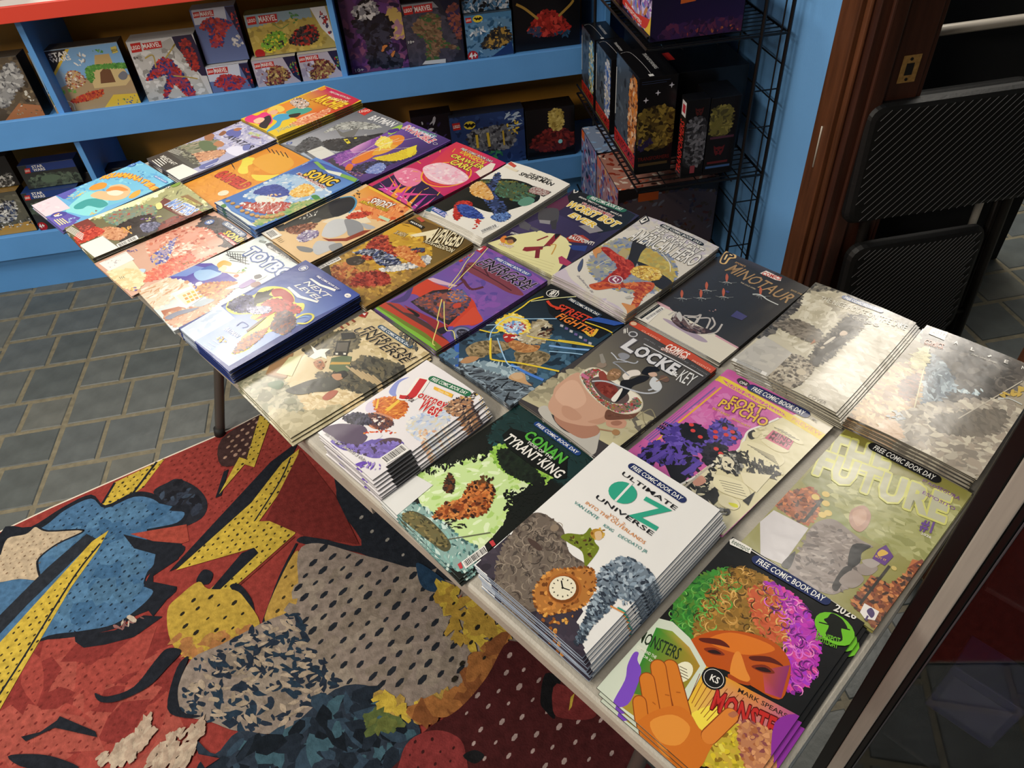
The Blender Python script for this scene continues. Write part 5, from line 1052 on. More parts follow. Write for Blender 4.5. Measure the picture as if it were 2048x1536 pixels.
["P","#2c2a28",[-81.7,106.8,-83.1,132.2,-65.1,118.1,-69.7,98.6]],
["P","#e9e6df",[-80.1,108.1,-80.1,126.7,-68.8,117.7,-71.4,102.4]],
["P","#2c2a28",[-76.4,108.6,-77.5,123.5,-70.4,116.3]],
["T","#8a8690","believe it",[-48.2,-105.7,6.1,-127.2,-47.5,-100.7],0,0.2,0,0.05],
["C","#4a5470",[-67.3,-81.9,-79.4,-55.2,-61.3,-76.6,-54.3,-93.2]],
["P","#b8b4ac",[53.2,-98.3,56.2,-87.4,63.2,-91.5,57.9,-98.3]]]},"minotaur":{"sz":[168,258],"p":[0.4751,0.9205,-56.63],"n":4,"t":2.2,"pg":"#2c2a2a","bow":[1.5,1],"bg":"#2a2826","sh":[["G",["#3c3838","#2c2a2a","#262423","#1c1a18","#2a2624","#34302f"],[-86,138.1,1.2,136.6,83.4,129.8,85.7,-5.6,88.1,-77.9,-78.4,-73.2]],
["G",["#3a3640","#4a4650","#2c2a2c","#2a2828"],[-86,138.1,22.4,134.9,13.5,107,-83.5,113.7]],
["P","#d8d2c2",[-84.1,-135.2,-84.1,-72.1,-59.7,-73,6.8,-76.8,88.2,-79.6,86.3,-134.4]],
["K","#c89aa4",4,[-82.7,-70.8,-56,-71.7]],
["K","#c89aa4",4,[41.5,-79.8,88.7,-80.3]],
["P","#d0aab0",[-84.1,-72.1,-56.9,-70.5,-44,-75.2,-70.8,-76.8]],
["C","#a898a8",[-46.7,-101.6,-35.8,-97.7,-8.3,-98.2,26.2,-97.4,42.1,-101.6,30.1,-108.7,-1.5,-107.3,-29.6,-105.8]],
["C","#3c2a2a",[-32.3,-96.5,-40.4,-80,-30.4,-75,-9.9,-84.2,8.5,-79.2,24.1,-76.6,34.3,-78.8,22.9,-92.9,10.8,-100.1,-9.2,-102.9]],
["N",["#543a38","#2a1e20","#6a504c","#8a7a78"],30,7,20,2.4,[-30.9,-95.3,-34.9,-75.1,-7.3,-81.8,23.1,-81.3,9.1,-97.8]],
["C","#bcb8b4",[-35.8,-79.9,-37.2,-69.1,-24.8,-77.9,-19.7,-89.1]],
["K","#b8b2ae",3,[-25.5,-72.5,-9.7,-60.4,-7,-51.9,0.7,-74.6]],
["K","#b8b2ae",3,[-18.7,-72.4,-4.9,-63.9,0.6,-86.3]],
["K","#b8b2ae",3,[-4.9,-63.9,9.9,-50.7,21.1,-75.5]],
["K","#b8b2ae",3,[10.8,-45.8,24.3,-57.2,26.7,-74.2]],
["K","#b8b2ae",3,[30.7,-85.8,37.9,-71.7,32.9,-49.4]],
["K","#b8b2ae",3,[-25.9,-74.9,-3.8,-86.4]],
["K","#b8b2ae",3,[-44,-75.2,-45.4,-88.4]],
["K","#b8b2ae",3,[-41.3,-72.7,-36.3,-88.2]],
["C","#b85a3c",[-42.1,71.3,-34.2,64.9,-26.9,49.3,-37.1,60.1]],
["K","#a8aaa8",1.6,[-32.6,44.3,-27.8,50.7,-18.7,52.2]],
["K","#7c8080",1,[-38.7,43.2,-26,48,-14.2,60.6]],
["K","#6a6e6e",1,[-26,41.4,-26.9,49.3,-19.9,42.5]],
["C","#b85a3c",[-54.4,29.3,-46.5,23.2,-39.2,8.2,-49.4,18.5]],
["K","#a8aaa8",1.6,[-44.8,3.2,-40.1,9.5,-31,11.2]],
["K","#7c8080",1,[-50.9,2,-38.2,6.9,-26.5,19.4]],
["K","#6a6e6e",1,[-38.2,0.5,-39.2,8.2,-32.2,1.6]],
["C","#b85a3c",[-72.1,-16.9,-64.2,-22.7,-56.8,-37.2,-67.1,-27.3]],
["K","#a8aaa8",1.6,[-62.3,-42.2,-57.7,-35.9,-48.6,-34.1]],
["K","#7c8080",1,[-68.5,-43.4,-55.8,-38.4,-44.2,-26]],
["K","#6a6e6e",1,[-55.8,-44.7,-56.8,-37.2,-49.7,-43.4]],
["C","#b85a3c",[-48.1,4.5,-40.3,-1.4,-33.1,-16.1,-43.2,-6.1]],
["K","#a8aaa8",1.6,[-38.7,-21,-34,-14.8,-25,-13]],
["K","#7c8080",1,[-44.7,-22.2,-32.2,-17.3,-20.6,-4.9]],
["K","#6a6e6e",1,[-32.2,-23.6,-33.1,-16.1,-26.2,-22.4]],
["C","#b85a3c",[-21.8,32.1,-14.2,26.1,-7.2,11.2,-17,21.4]],
["K","#a8aaa8",1.6,[-12.7,6.3,-8.1,12.5,0.8,14.2]],
["K","#7c8080",1,[-18.7,5.1,-6.3,9.9,5.2,22.3]],
["K","#6a6e6e",1,[-6.4,3.6,-7.2,11.2,-0.5,4.7]],
["C","#b85a3c",[22.5,75.8,29.9,69.5,36.5,54.3,27,64.9]],
["K","#a8aaa8",1.6,[31,49.4,35.6,55.6,44.3,57.2]],
["K","#7c8080",1,[25.1,48.4,37.3,53,48.8,65.3]],
["K","#6a6e6e",1,[37.2,46.6,36.5,54.3,43,47.6]],
["K","#c8ccca",2.4,[24.3,49.7,34.8,57,49.8,53.7,70.8,54]],
["P","#3f3c6c",[31.2,-23.6,30.1,-4.6,51.2,-5.6,50.3,-20.1]],
["P","#3c3a6c",[-14.2,26.1,-13.9,30.6,-7.3,30.1,-8,25.2]],
["N",["#c8a0a0"],6,2,4,1,[-14,-36.1,4.1,-23.9,6.6,-33.7,-5.9,-41]],
["P","#e6e2d8",[-83.7,-132.9,-82.1,-80.6,-62.5,-75.4,-56.3,-126]],
["P","#1a1a1a",[-77.1,-124.9,-76.9,-75.2,-70.6,-76.5,-71.5,-125.9]],
["T","#e9e6df","SKELTON PRESS",[-75.3,-124.2,-73.9,-77.4,-76,-121.6],0.03,0,0,0.05],
["B",[-69.1,-121.7,-67.4,-76.6,-60.2,-78.3,-61.6,-123.7]],
["T","#a8865c","MINOTAUR",[-50.9,77.2,77.7,66.4,-57.7,105.7],0.02,0.2,0,0.05],
["T","#c89a68","SPORE'S",[-50.6,107.3,-29.1,106.4,-52,112.1],0.03,0,0,0.05],
["T","#c8b89c","THE COLD OPEN",[-9.8,63.5,20,62.9,-10.8,67],0.02,0,0,0.05],
["T","#c8a878","BOOK ONE",[64.8,100.5,84.3,101.9,63.6,104.6],0.02,0,0,0.05],
["P","#e8dcd4",[0.2,108.6,4,121.8,35.2,119.6,38.9,111.9,30.1,108.5]],
["T","#c04030","COMICS",[4.2,106.8,37.3,112.7,1.7,116.7],0.08,0,0,0.05],
["C","#e0b878",[-72.4,92.8,-83.2,123.6,-77.8,133.1,-64.1,130.6,-57.1,120.3,-63.5,112.3,-60.3,94.1]],
["C","#2c2420",[-71.2,96.1,-80.4,121.3,-75.3,129.5,-64.7,126.3,-61.4,119.7,-67.4,114.6,-63.8,95.7]],
["K","#e8c890",3,[-69.8,104.4,-75.3,120.9]],
["K","#e8c890",3,[-72.3,123.5,-66.6,123.8]]]},"house":{"sz":[168,258],"p":[0.5781,0.774,-54.54],"n":8,"t":2.4,"pg":"#4a4742","bow":[2,4],"bg":"#c7c0aa","sh":[["P","#4a463e",[-90.8,97,-84.8,134.6,-43,138.4,0.8,135.1,85.8,133,87.1,103.8,57.1,92.7,11.1,90.6,-42.5,107]],
["N",["#3c3832","#5a564c","#8a8474","#6c665a"],110,12,36,2.2,[-85.6,91.2,-79.7,132.6,-18.1,135.1,82,131.6,78.4,100,22.8,89.3,-57.6,98.4]],
["N",["#b0a890","#988f7a","#c4bca4"],60,14,40,2.2,[-79.8,88,-49.7,120.9,10,115.9,82.1,99.5,50.3,69.2,-43.4,71.5]],
["N",["#cfc8b2","#bdb59d","#d8d2be","#b4ac94"],120,16,40,2.2,[-76.8,-16.1,-79.8,88,-24.6,72,21.8,17.3,1.3,-40.8,-36.8,-32.2]],
["N",["#cfc8b4","#b8b09a","#d8d2c0","#c0b8a2"],130,16,42,2.2,[24,-1.4,36.3,61,75.6,90.6,94,11.7,84.5,-130.2,36.3,-125.1,20.9,-50.6]],
["N",["#4c4844","#37332f","#6a645c"],70,12,30,2.6,[-85.1,-51.9,-86.9,1.3,-85.9,55.4,-86.8,86.1,-76.2,59.6,-74.7,7.7,-73.6,-35]],
["N",["#4a4540","#38342f","#7a7468","#5c564c"],110,8,26,3,[3.8,-52.1,-3.6,-18,-3.5,31.1,0.6,81.8,20.2,94.6,26.2,59.6,24.3,19.4,21.2,-30.6,17.2,-57]],
["N",["#8a8072","#5c5448"],40,8,26,3,[-82.5,-6.2,-56.1,23.3,-13.8,15.3,-13.7,-12.8,-63.4,-12.1]],
["C","#d8c4b0",[7.4,33.2,8.8,43.2,16.4,40.7,15.7,33.1,10.6,28.7]],
["C","#dcd4c4",[0.9,-3.9,3.5,17.5,7.4,20.7,6,5.6,3,-6.2]],
["C","#c8bca8",[0.8,-15.9,3.4,-10.4,6.5,-12.8,3.9,-18.4]],
["C","#4a443c",[-0.8,47.7,1.9,75.5,14.8,68,12,44.1]],
["P","#b07a5c",[-13.7,-19.7,-15,-3.4,-9.9,-9.5]],
["C","#4c4740",[8.6,-61.1,6.4,-23.1,11.7,15.7,20.7,30.3,21.6,3.4,13.9,-23.5,18.5,-52.7,14.7,-62.4]],
["N",["#a89c88","#c8beaa","#4a4238","#6a6052","#b8ae9a"],150,5,13,1.3,[-22.1,-119.5,-22.5,-57.7,11.1,-59,18.1,-78.7,15.2,-125,-22.1,-129]],
["E","#c8bca4",[7.5,-85.3,7.2,7.2]],
["E","#b8ac98",[7.5,-127,6.4,6.4]],
["P","#bcb8b0",[-85.6,-136.4,-77.3,-43.5,-23.7,-55.4,-23.3,-133.2]],
["N",["#c4c0b6","#b2aea6"],20,16,40,2,[-78.7,-128.9,-73.2,-48.9,-32.6,-59.6,-30.7,-120.5]],
["B",[-81.8,-131.5,-83.5,-121.3,-27.6,-121.1,-25.7,-130.6]],
["T","#9c9484","COVER",[39.6,-128.1,65.8,-126.2,38.7,-120],0.02,0,0,0.05],
["T","#e0dccc","THE NICE HOUSE ON THE LAKE",[-56,88,78.5,101.8,-59.8,100.6],0,0,0,0.05],
["F","#5a6a94","#f2f2ee",[-27.5,114.7,30.5,117.3,-28.8,120.3]],
["E","#e0dccc",[8.4,81.7,4.32,4.32]],
["E","#565046",[8.4,81.7,3.52,3.52]],
["E","#e0dccc",[19.1,83.3,4.32,4.32]],
["E","#565046",[19.1,83.3,3.52,3.52]],
["E","#e0dccc",[29.6,84.8,4.32,4.32]],
["E","#565046",[29.6,84.8,3.52,3.52]],
["E","#e0dccc",[40.1,86.3,4.32,4.32]],
["E","#565046",[40.1,86.3,3.52,3.52]],
["T","#e0dccc","James Tynion IV",[2,105.5,21.4,107.4,1.5,108.9],0,0,0,0.05],
["T","#e0dccc","Martinez",[35.9,107.7,60.8,112,35.5,111],0,0,0,0.05]]},"alien":{"sz":[168,258],"p":[0.6846,0.6246,-54.34],"n":10,"t":2.4,"pg":"#3a3834","bow":[2,3],"bg":"#a49a86","sh":[["P","#45413d",[-80.4,131.3,-11.2,129.9,54.7,127.8,64.8,89.8,57.2,49.2,32.2,-8.3,-16.2,-44,-75.4,81.2]],
["N",["#3a3733","#544e48","#6a645c","#4a4642"],120,14,38,1.8,[-78.4,122,-9.7,125.9,54.1,122.4,61.1,64.7,27.1,5.2,-18.4,-15.5,-63.4,77.3]],
["N",["#5c6a78","#7c8c98","#44505c","#a8b8c0"],60,10,30,3,[-33.2,-3.3,-51.9,66.2,-22.4,51,-1.9,23.5,-5.2,-16.5,-16.2,-44]],
["N",["#8aa0ac","#c0d0d4"],20,8,20,2,[-30.8,30.8,-5.6,33,-4.1,-3.3,23.8,26.7,29.3,50,29.9,22.7]],
["P","#7c7058",[-84.5,21.7,-87.7,85.2,-60.6,83.1,-25.6,-52.1,-40.4,-134.3,-83.7,-136.1]],
["N",["#b89a70","#c8a878","#a07c5c","#d8bc90","#8a6a50"],130,12,32,2.4,[-84.4,-1.6,-74.8,23.2,-51.6,32.8,-26.1,-58.4,-40,-128.3,-77.4,-132]],
["N",["#6a4c44","#543c38","#8a5c4c"],36,8,22,3.4,[-59.5,-19.3,-48,16.2,-35.1,-29.8,-43.2,-49]],
["K","#c8c098",1.6,[-60.9,82.9,-24.2,-56.8]],
["N",["#c8c08c","#a8a070"],26,10,30,4,[-69.7,51.3,-62.1,78.4,-49.1,34.9,-61.6,24.4]],
["N",["#b8b0a0","#a89c8c","#8c8478","#ccc4b0","#988e80"],170,14,38,2,[-21.4,-54.4,27.1,5.2,69,41.1,93,-13.1,80.3,-121.8,23.8,-132.7,-38.1,-132.3]],
["N",["#7c7468","#6a645a"],50,10,30,3,[1.5,-63.9,33.8,-12.8,68.3,16.9,70.8,-32.3,27.6,-75.4]],
["N",["#c8a888","#d8bca0"],36,8,24,2.6,[-44.1,-126.2,-37.8,-97.8,-13.6,-116.6,-23.6,-136.3]],
["K","#c0b8a8",1.6,[64.4,91,36.8,-4.4,27,-39]],
["K","#c8ccc8",2,[52.3,32.8,62,44.1,79.8,44.4]],
["N",["#c8a84a","#bca04a"],20,8,20,2,[52.2,41.8,68.5,83.4,74.8,64.2,65.9,50.5]],
["N",["#a8b0b4","#8c969c"],20,6,12,1.4,[-51.4,-89.1,-38.3,-74.9,-23.9,-85.8,-39.1,-101.9]],
["P","#dcd8cc",[-74.8,117.6,-74.4,125.3,-53,128.5,-50,107.9,-73.3,109.8]],
["T","#45413d","20TH",[-70.5,114.7,-50.7,116.1,-71.8,123.1],0.06,0,0,0.05],
["T","#45413d","CENTURY",[-69.4,109.5,-50.4,111,-70.3,113.4],0.02,0,0,0.05],
["T","#c87a68","COMICS",[-70.3,85.5,-44.5,89.7,-72.5,96.1],0.08,0.2,0,0.05],
["T","#d89a84","GIVEAWAY DAY",[-69,82.4,-42.6,87.1,-69.5,86.2],0.03,0.2,0,0.05],
["T","#e9e6df","A",[-36.6,108.5,-31.3,109.5,-38.1,115.7],0.06,0,0,0.05],
["T","#e9e6df","L",[-13.2,108.5,-7.9,109.5,-14.5,115.6],0.06,0,0,0.05],
["T","#e9e6df","I",[9.7,110.8,12.1,109.4,8.5,117.8],0.06,0,0,0.05],
["T","#e9e6df","E",[32.1,111,37.1,111.9,30.9,117.9],0.06,0,0,0.05],
["T","#e9e6df","N",[54.8,113.2,59.7,114.1,53.8,120.1],0.06,0,0,0.05],
["T","#d8d4c8","JONES \u00b7 LAND \u00b7 ZONJIC",[-9.2,100.5,25.3,102.9,-9.6,103.3],0.02,0,0,0.05]]},"future":{"sz":[168,258],"p":[0.4726,0.4726,-55.9],"n":2,"t":2.4,"pg":"#6a6640","bow":[1,3],"bg":"#8f8b4c","sh":[["G",["#7c7434","#8a8444","#96924c","#9c9a5c","#8a9458","#7c8048"],[-82.6,127.7,3.3,127.4,83.6,129,83.7,-10.2,-14.8,-26.2,-80.9,6.8]],
["N",["#a4a468","#969858","#b4b47c","#8a8c4c"],70,14,38,2.2,[-52.5,43.6,-3.3,89.3,81.2,97.3,84.8,-0.5,23.4,-13.6,-28.3,4.7]],
["P","#b4602e",[-85.9,-51.5,-87.1,-22.3,-67.4,-16.7,-43.4,-19.3,-37.4,-52.1,-64.8,-54]],
["P","#9c4424",[-77.4,-10.7,-68.6,5.2,-63.3,7.5,-56,-11.1,-61.5,-21.2]],
["N",["#7a3c20","#c87840","#4c2c1c","#a85a30"],60,6,16,1.6,[-81.7,-47.6,-81.8,-20,-60.4,5.1,-39.8,-25.7,-41.2,-51,-68.8,-52.8]],
["K","#2c2820",4,[-45,-49.8,-46.6,-2.3]],
["E","#d0b45a",[-54.3,-5.5,4.8,4.8]],
["E","#d0b45a",[-39.8,-6,4.8,4.8]],
["E","#d0b45a",[-47.1,7.3,4.8,4.8]],
["E","#d0b45a",[-30.2,-17.7,4.8,4.8]],
["E","#d0b45a",[-33.9,-25,4.8,4.8]],
["P","#c8c4c6",[-56.5,-129.8,-83.9,-86.4,-81.4,-58.8,-35.9,-54.6,-31.1,-123.3]],
["C","#8a7e78",[-34,-60.7,-32.7,-38.3,-20.2,-21.8,2.3,-24.2,18.7,-27.3,32.8,-26.6,26.9,-37.6,25.6,-52.1,37,-63,43.9,-81.9,36.6,-105.4,28.3,-121.5,3.5,-128.7,-21.3,-126.9,-27.3,-106.6,-25.9,-82.9]],
["N",["#9a8e88","#786c66","#a89c94","#645a56"],70,8,24,3,[-20.1,-108.5,-29.2,-44.5,9.2,-31.6,27.2,-55,37.4,-96.4,12.6,-124.2]],
["C","#1e1c1c",[13.9,-40.8,30.4,-27.5,27.2,-43.9,32.1,-59,25.5,-73.9]],
["C","#232021",[-32,-124.2,-30.4,-96.1,-24,-112.2,-22.9,-124.2]],
["C","#2a2624",[24.3,-108.9,21.7,-77.5,29.4,-70.3,30.7,-94.4,31.7,-112.1]],
["C","#b08a78",[-8.7,-6.2,-11.6,8.1,-3.9,22.6,9,15.2,14.1,-3.8,11.1,-18.3,0,-17]],
["C","#c09a84",[-9,3.1,-1.3,17.6,8.2,4.9,5,-12.3]],
["C","#938780",[33.2,-66.6,38.3,-48.8,50.4,-50.4,49,-64.4,41.4,-71.6]],
["C","#a89e98",[32.5,-54.3,40.7,-42.2,49.4,-42.7,44.7,-55.8]],
["C","#938780",[26.9,-98,30.9,-73.1,46.2,-75.5,42.6,-95.6]],
["P","#a85c34",[51.1,-111.8,49,-64.4,69.7,-61.5,72.1,-99.7,65.2,-118]],
["P","#b86c3c",[78.4,-101.5,76.8,-42.2,73.3,-11.3,84.5,-5.9,89.6,-46.7,90.8,-105.2,83.6,-128]],
["P","#7a3420",[74.1,-27.8,80.9,-4.1,85.4,-5,84.5,-18]],
["N",["#6a3018","#c88048","#8a4424","#3a2014"],60,7,18,1.8,[51.1,-111.8,54.2,-63.7,71,-64.4,83.7,-10.2,89,-79.5,83.9,-123.3,65.2,-118]],
["K","#2c2620",3,[58,-109.2,58.5,-38.4]],
["E","#c8b46a",[51.3,-32.2,3.2,3.2]],
["E","#c8b46a",[63.7,-37.7,3.2,3.2]],
["P","#5c3080",[38.6,-26.5,42.4,-14,56.1,-23.2,54.6,-42,39.7,-43.1]],
["C","#d8b04a",[40.4,-31.4,42.4,-22.9,49.5,-22.8,48.1,-28.6,44,-34.7]],
["T","#d8b04a","BUY IT",[41,-38.4,53,-35.8,41.1,-35.2],0.04,0,0,0.05],
["P","#e6e2e0",[62.8,-118.5,61,-104.4,77.5,-102.4,79.1,-116.4,70,-122.1]],
["C","#4a3a6a",[67.5,-111.9,69.2,-104.5,75.2,-108.5,75.1,-116.3]],
["K","#4a3a6a",2,[71.1,-116.3,71.9,-123.3]],
["T","#b4b498","THE",[-82.6,56.4,-3,79.1,-82.1,107.7],0.12,0,"#c8c86a",0.15],
["T","#b4b498","FUTURE",[-77.1,28.9,77.9,65.5,-81,71.7],0.12,0,"#c8c86a",0.15],
["T","#7a4a8c","BY ALEX",[31,106.5,48.7,106.6,30.6,111.3],0.02,0,0,0.05],
["T","#7a4a8c","SEGURA",[48.7,106.6,76.8,107.8,48.4,112.4],0.03,0,0,0.05],
["T","#7a4a8c","ESPOSITO",[39.4,87.9,78.9,89.3,38.7,93.3],0.03,0,0,0.05],
["T","#5c3486","#1",[60.4,35.1,75.2,39.7,58.6,53],0.1,0.2,0,0.05],
["T","#e9e6df","2026",[64.7,28.9,76.4,30.7,64.5,32.4],0.03,0,0,0.05],
["F","#1c1c20","#f2f2ee",[-39.8,115.2,40.7,116.6,-41.3,124]]]},"psycho":{"sz":[168,258],"p":[0.3622,0.6209,-57.33],"n":3,"t":2.4,"pg":"#6a6458","bow":[1.5,1.5],"bg":"#c65fa2","sh":[["N",["#cf6cac","#b8549a","#d07ab4"],40,14,40,1.8,[-66.8,70.7,-4.5,90.3,7,44.5,-64.8,6.9]],
["P","#d8d0a8",[23.4,91.3,45.1,131.2,85.8,129.4,83,-126.8,15.6,-123,-5.2,-106.1,1.4,-75,4.2,-32.7,15.6,4.5,7.9,21,7.3,38.6,13.5,63.1]],
["P","#d8d0b8",[42.7,132.1,85.2,130.3,86.9,109.1,47.8,108.5]],
["K","#e0a83c",3,[-73.3,88.4,-74.4,-64.4]],
["K","#7a5a9c",2.4,[-79.5,82.5,-81.6,-68.3]],
["K","#e0a83c",3,[-72.7,-101.4,-71.8,-112.1]],
["P","#e0c63a",[-88,97.1,-86.3,109.3,85.8,108.1,84.7,95,-76.5,95.7]],
["P","#c8569c",[-82.5,104.1,-73.8,103.5,21.2,103.6,27.9,98.9,-66.7,96.4]],
["T","#e0c63a","BONUS BOUND EXCLUSIVE",[-72,96.6,31.5,99.1,-73,105.3],0.04,0,0,0.05],
["T","#d89a7a","PREVIEW",[36.3,99,81.3,100.7,34.9,105.6],0.04,0,0,0.05],
["N",["#5a44a0","#6a54b4","#46348a","#1c1a20"],110,10,28,2.4,[-80.2,-39.4,-75.7,-16.2,-49.4,2.7,-29.3,-2.8,-14.1,-18.2,-22.2,-43.8,-45.6,-54.6,-65.6,-49.9]],
["N",["#1c1a20","#141218"],46,10,26,1.8,[-65.8,-13.1,-49.4,2.7,-26.7,-6.3,-32.9,-24.4,-51.1,-26.8]],
["N",["#5a44a0","#6c58b8","#4a3890","#26222c"],70,8,22,1.8,[-37.7,14,-30.3,36.8,1.8,27.2,3.6,10.8,-4,-5.5,-21.8,-7.7]],
["N",["#1c1a20","#2a2630"],46,10,26,1.8,[-20,-18,-0.5,-5,9.4,-18.9,8.1,-43.2,-5.7,-45.2]],
["N",["#5a44a0","#4a3890","#1c1a20","#141218"],100,12,30,2.2,[-71.3,-103,-76.7,-66.7,-52.8,-55.6,-21.9,-49.3,-5.2,-56.1,-3.7,-88.2,-19.3,-97.9,-48.3,-86.5,-56.1,-111.3]],
["P","#16141a",[-37.5,-87.5,-11.9,-62.6,-1.3,-91.4,-7.3,-108.2,-37.9,-99.2]],
["P","#5c46a4",[-14.2,-84.6,-11.3,-50.6,-3.2,-48.5,-7.4,-83.5]],
["P","#5c46a4",[-60.9,-95.8,-55.7,-67.3,-49.6,-67.3,-52.4,-96.2]],
["P","#4c3a94",[-64.6,-110.9,-47.6,-97.2,-50.2,-111.2]],
["E","#d0403c",[-58.1,-3.1,3.68,3.36]],
["E","#d0403c",[-49.6,-10.9,3.68,3.36]],
["E","#d0403c",[-35,-13.7,3.68,3.36]],
["E","#d0403c",[-25.7,8.4,3.68,3.36]],
["E","#d0403c",[-20.3,22.8,3.68,3.36]],
["E","#d0403c",[-8.9,24.5,3.68,3.36]],
["E","#d0403c",[-12,13.9,3.68,3.36]],
["E","#d0403c",[-19.8,0.3,3.68,3.36]],
["E","#d0403c",[-1,16,3.68,3.36]],
["E","#d0403c",[-6.4,-16.7,3.68,3.36]],
["E","#d0403c",[3.1,-19.3,3.68,3.36]],
["K","#3a2c74",2,[-26.8,18.2,-31.7,40.2]],
["P","#c65fa2",[-44.3,-111,-37.5,-87.5,-9.8,-105.1,-11.7,-112.4]],
["K","#e9e6df",3,[22.2,90.2,13.5,63.1,6,40.4,11.4,21.4,15.8,-1.2,7.9,-37.7,4.5,-69.1,-4,-107.6]],
["N",["#d8d0a8","#e4dcb8","#bdb48c"],20,10,26,2,[9.8,34.9,16,59.3,32.4,62.8,28.4,40.7]],
["C","#2a2824",[7.3,38.6,10.5,47.8,19,40.7,18.2,30.9,12.3,31.2]],
["C","#d8cfa8",[11.3,42.4,17.6,48.5,22,39.1,16.8,35.6]],
["C","#e2dab4",[14.2,9.2,13.7,23.6,34.4,31.6,59.3,35.2,70.6,28.8,69.6,13.7,52,5.1,26,2.9]],
["K","#5a5648",0.8,[19.2,18.4,56.7,25.4]],
["K","#5a5648",0.8,[25,18.1,59.2,23.8]],
["K","#5a5648",0.8,[30.7,17.8,61.6,22.2]],
["K","#5a5648",0.8,[36.5,17.4,64.1,20.6]],
["K","#5a5648",0.8,[42.2,17.1,66.6,19]],
["K","#5a5648",0.8,[47.8,16.8,69,17.4]],
["C","#e2dab4",[28.5,37.8,34,46.2,62.5,49.9,63.7,42.4,50.3,35.2]],
["P","#c8607c",[29.4,44.7,28.9,65.5,60,68.2,63.7,48.1]],
["T","#5a1c30","MIND",[32,56.3,59.6,60.4,30.1,64.2],0.08,0,0,0.05],
["T","#5a1c30","MGMT",[33.1,47.6,61.4,51.8,31.1,54.8],0.08,0,0,0.05],
["C","#e2dab4",[23.9,73.1,37.8,83.3,67.9,75.8,71.3,70.2,58.9,67.2]],
["K","#4c483c",1,[27.5,70.4,39.8,74.4]],
["K","#4c483c",1,[33.2,70.2,46,74.3]],
["K","#4c483c",1,[38.8,70.1,52.3,74.3]],
["K","#4c483c",1,[44.4,70,58.5,74.2]],
["K","#4c483c",1,[49.9,69.9,64.6,74.2]],
["N",["#1c1c1a","#3a3a36","#e4dcc0","#8a8a84"],60,8,24,2.8,[7.9,-37.7,6,-19.4,17,-2.9,30.9,-9.6,39.4,-35.1,20.5,-39.6]],
["C","#ded6ba",[9.1,-25,14,-17.4,25.6,-20.5,29.3,-33.8,21.6,-38.5]],
["N",["#1c1c1a"],10,4,10,2,[12.1,-27.9,24.5,-21.6,27.1,-33.2,21.5,-35.8]],
["N",["#1c1c1a","#2a2a26","#e0d8b4"],60,8,40,6,[22.7,-0.3,47.5,6.5,72.9,11.3,73,-5.2,47.9,-15.7]],
["P","#e2dab8",[40.4,-28.6,71.9,-3.5,74.3,-41.7,53.9,-40.3]],
["K","#1c1c1a",3,[32,-5.7,41.2,-13.9]],
["K","#1c1c1a",3,[36.9,-4.4,45.4,-12]],
["K","#1c1c1a",3,[41.8,-3,49.6,-10.2]],
["K","#1c1c1a",3,[46.7,-1.7,53.8,-8.4]],
["K","#1c1c1a",3,[51.6,-0.3,57.9,-6.5]],
["K","#1c1c1a",3,[56.5,1,62.1,-4.7]],
["K","#1c1c1a",3,[61.3,2.4,66.2,-2.9]],
["K","#1c1c1a",3,[66.2,3.7,70.4,-1.1]],
["K","#1c1c1a",3,[71,5,74.5,0.7]],
["N",["#1c1c1a","#3a3a36","#d8d0b0"],90,8,26,2,[5.9,-100.7,7,-72.3,11.7,-48.2,31.5,-70.2,43,-96,17,-100.5]],
["C","#c8907c",[5.1,-82.4,7.9,-68.6,18.2,-72.3,16.4,-84.9,10.4,-88.1]],
["P","#1a1a18",[30,-93.1,31.5,-70.2,47,-81.6,47.4,-97]],
["C","#e2dab4",[27,-69.2,21,-55.8,33.1,-46.9,56,-40.8,71.2,-50.1,70.3,-61.5,50.1,-70.8,37.1,-72.8]],
["C","#e2dab4",[47.2,-86.8,44.8,-76,59.7,-69.2,71.4,-73.4,70.5,-84.6,56.8,-90.3]],
["C","#d8d83c",[58.8,-80.6,67.2,-74.9,71.5,-78.5,65.2,-82.1]],
["K","#5a5648",0.8,[29,-59.1,54,-45.6]],
["K","#5a5648",0.8,[32.8,-61.4,57.9,-48.2]],
["K","#5a5648",0.8,[36.6,-63.6,61.8,-50.8]],
["K","#5a5648",0.8,[40.4,-65.8,65.7,-53.3]],
["K","#5a5648",0.8,[44.2,-68.1,69.6,-55.9]],
["K","#b8b0a0",3,[3.9,-108,5.9,-45.3]],
["P","#1a1a18",[69.2,-65.1,72.2,-41.1,78.7,-66.2]],
["N",["#1c1c1a","#8a8a84"],20,6,18,2,[51.6,-97.9,69.4,-88.1,70.6,-99.7,47.5,-102.1]],
["T","#e0b83a","FORT",[-45.2,66.2,2.1,77.4,-48.6,83.9],0.07,0,"#7a2c5c",0.12],
["T","#e0b83a","PSYCHO",[-54.2,52.7,17.7,62.5,-59.1,68.6],0.07,0,"#7a2c5c",0.12],
["T","#e0b83a","MATT KINDT",[-56,41.8,-29.5,43.9,-57.1,46],0.03,0,0,0.05],
["T","#e0b83a","BRIAN HURTT",[-23.8,43,4,46.2,-25,46.6],0.03,0,0,0.05],
["F","#1f2c5c","#f2f2ee",[-38,110.9,43.6,117,-41,119.7]],
["C","#3c3a3c",[-64.6,114,-63.8,121.8,-49.3,121.5,-45,115.2,-53.8,110.3]],
["T","#e9e6df","ONI",[-59.4,111.9,-48.2,113.9,-61.1,117.3],0.05,0,0,0.05],
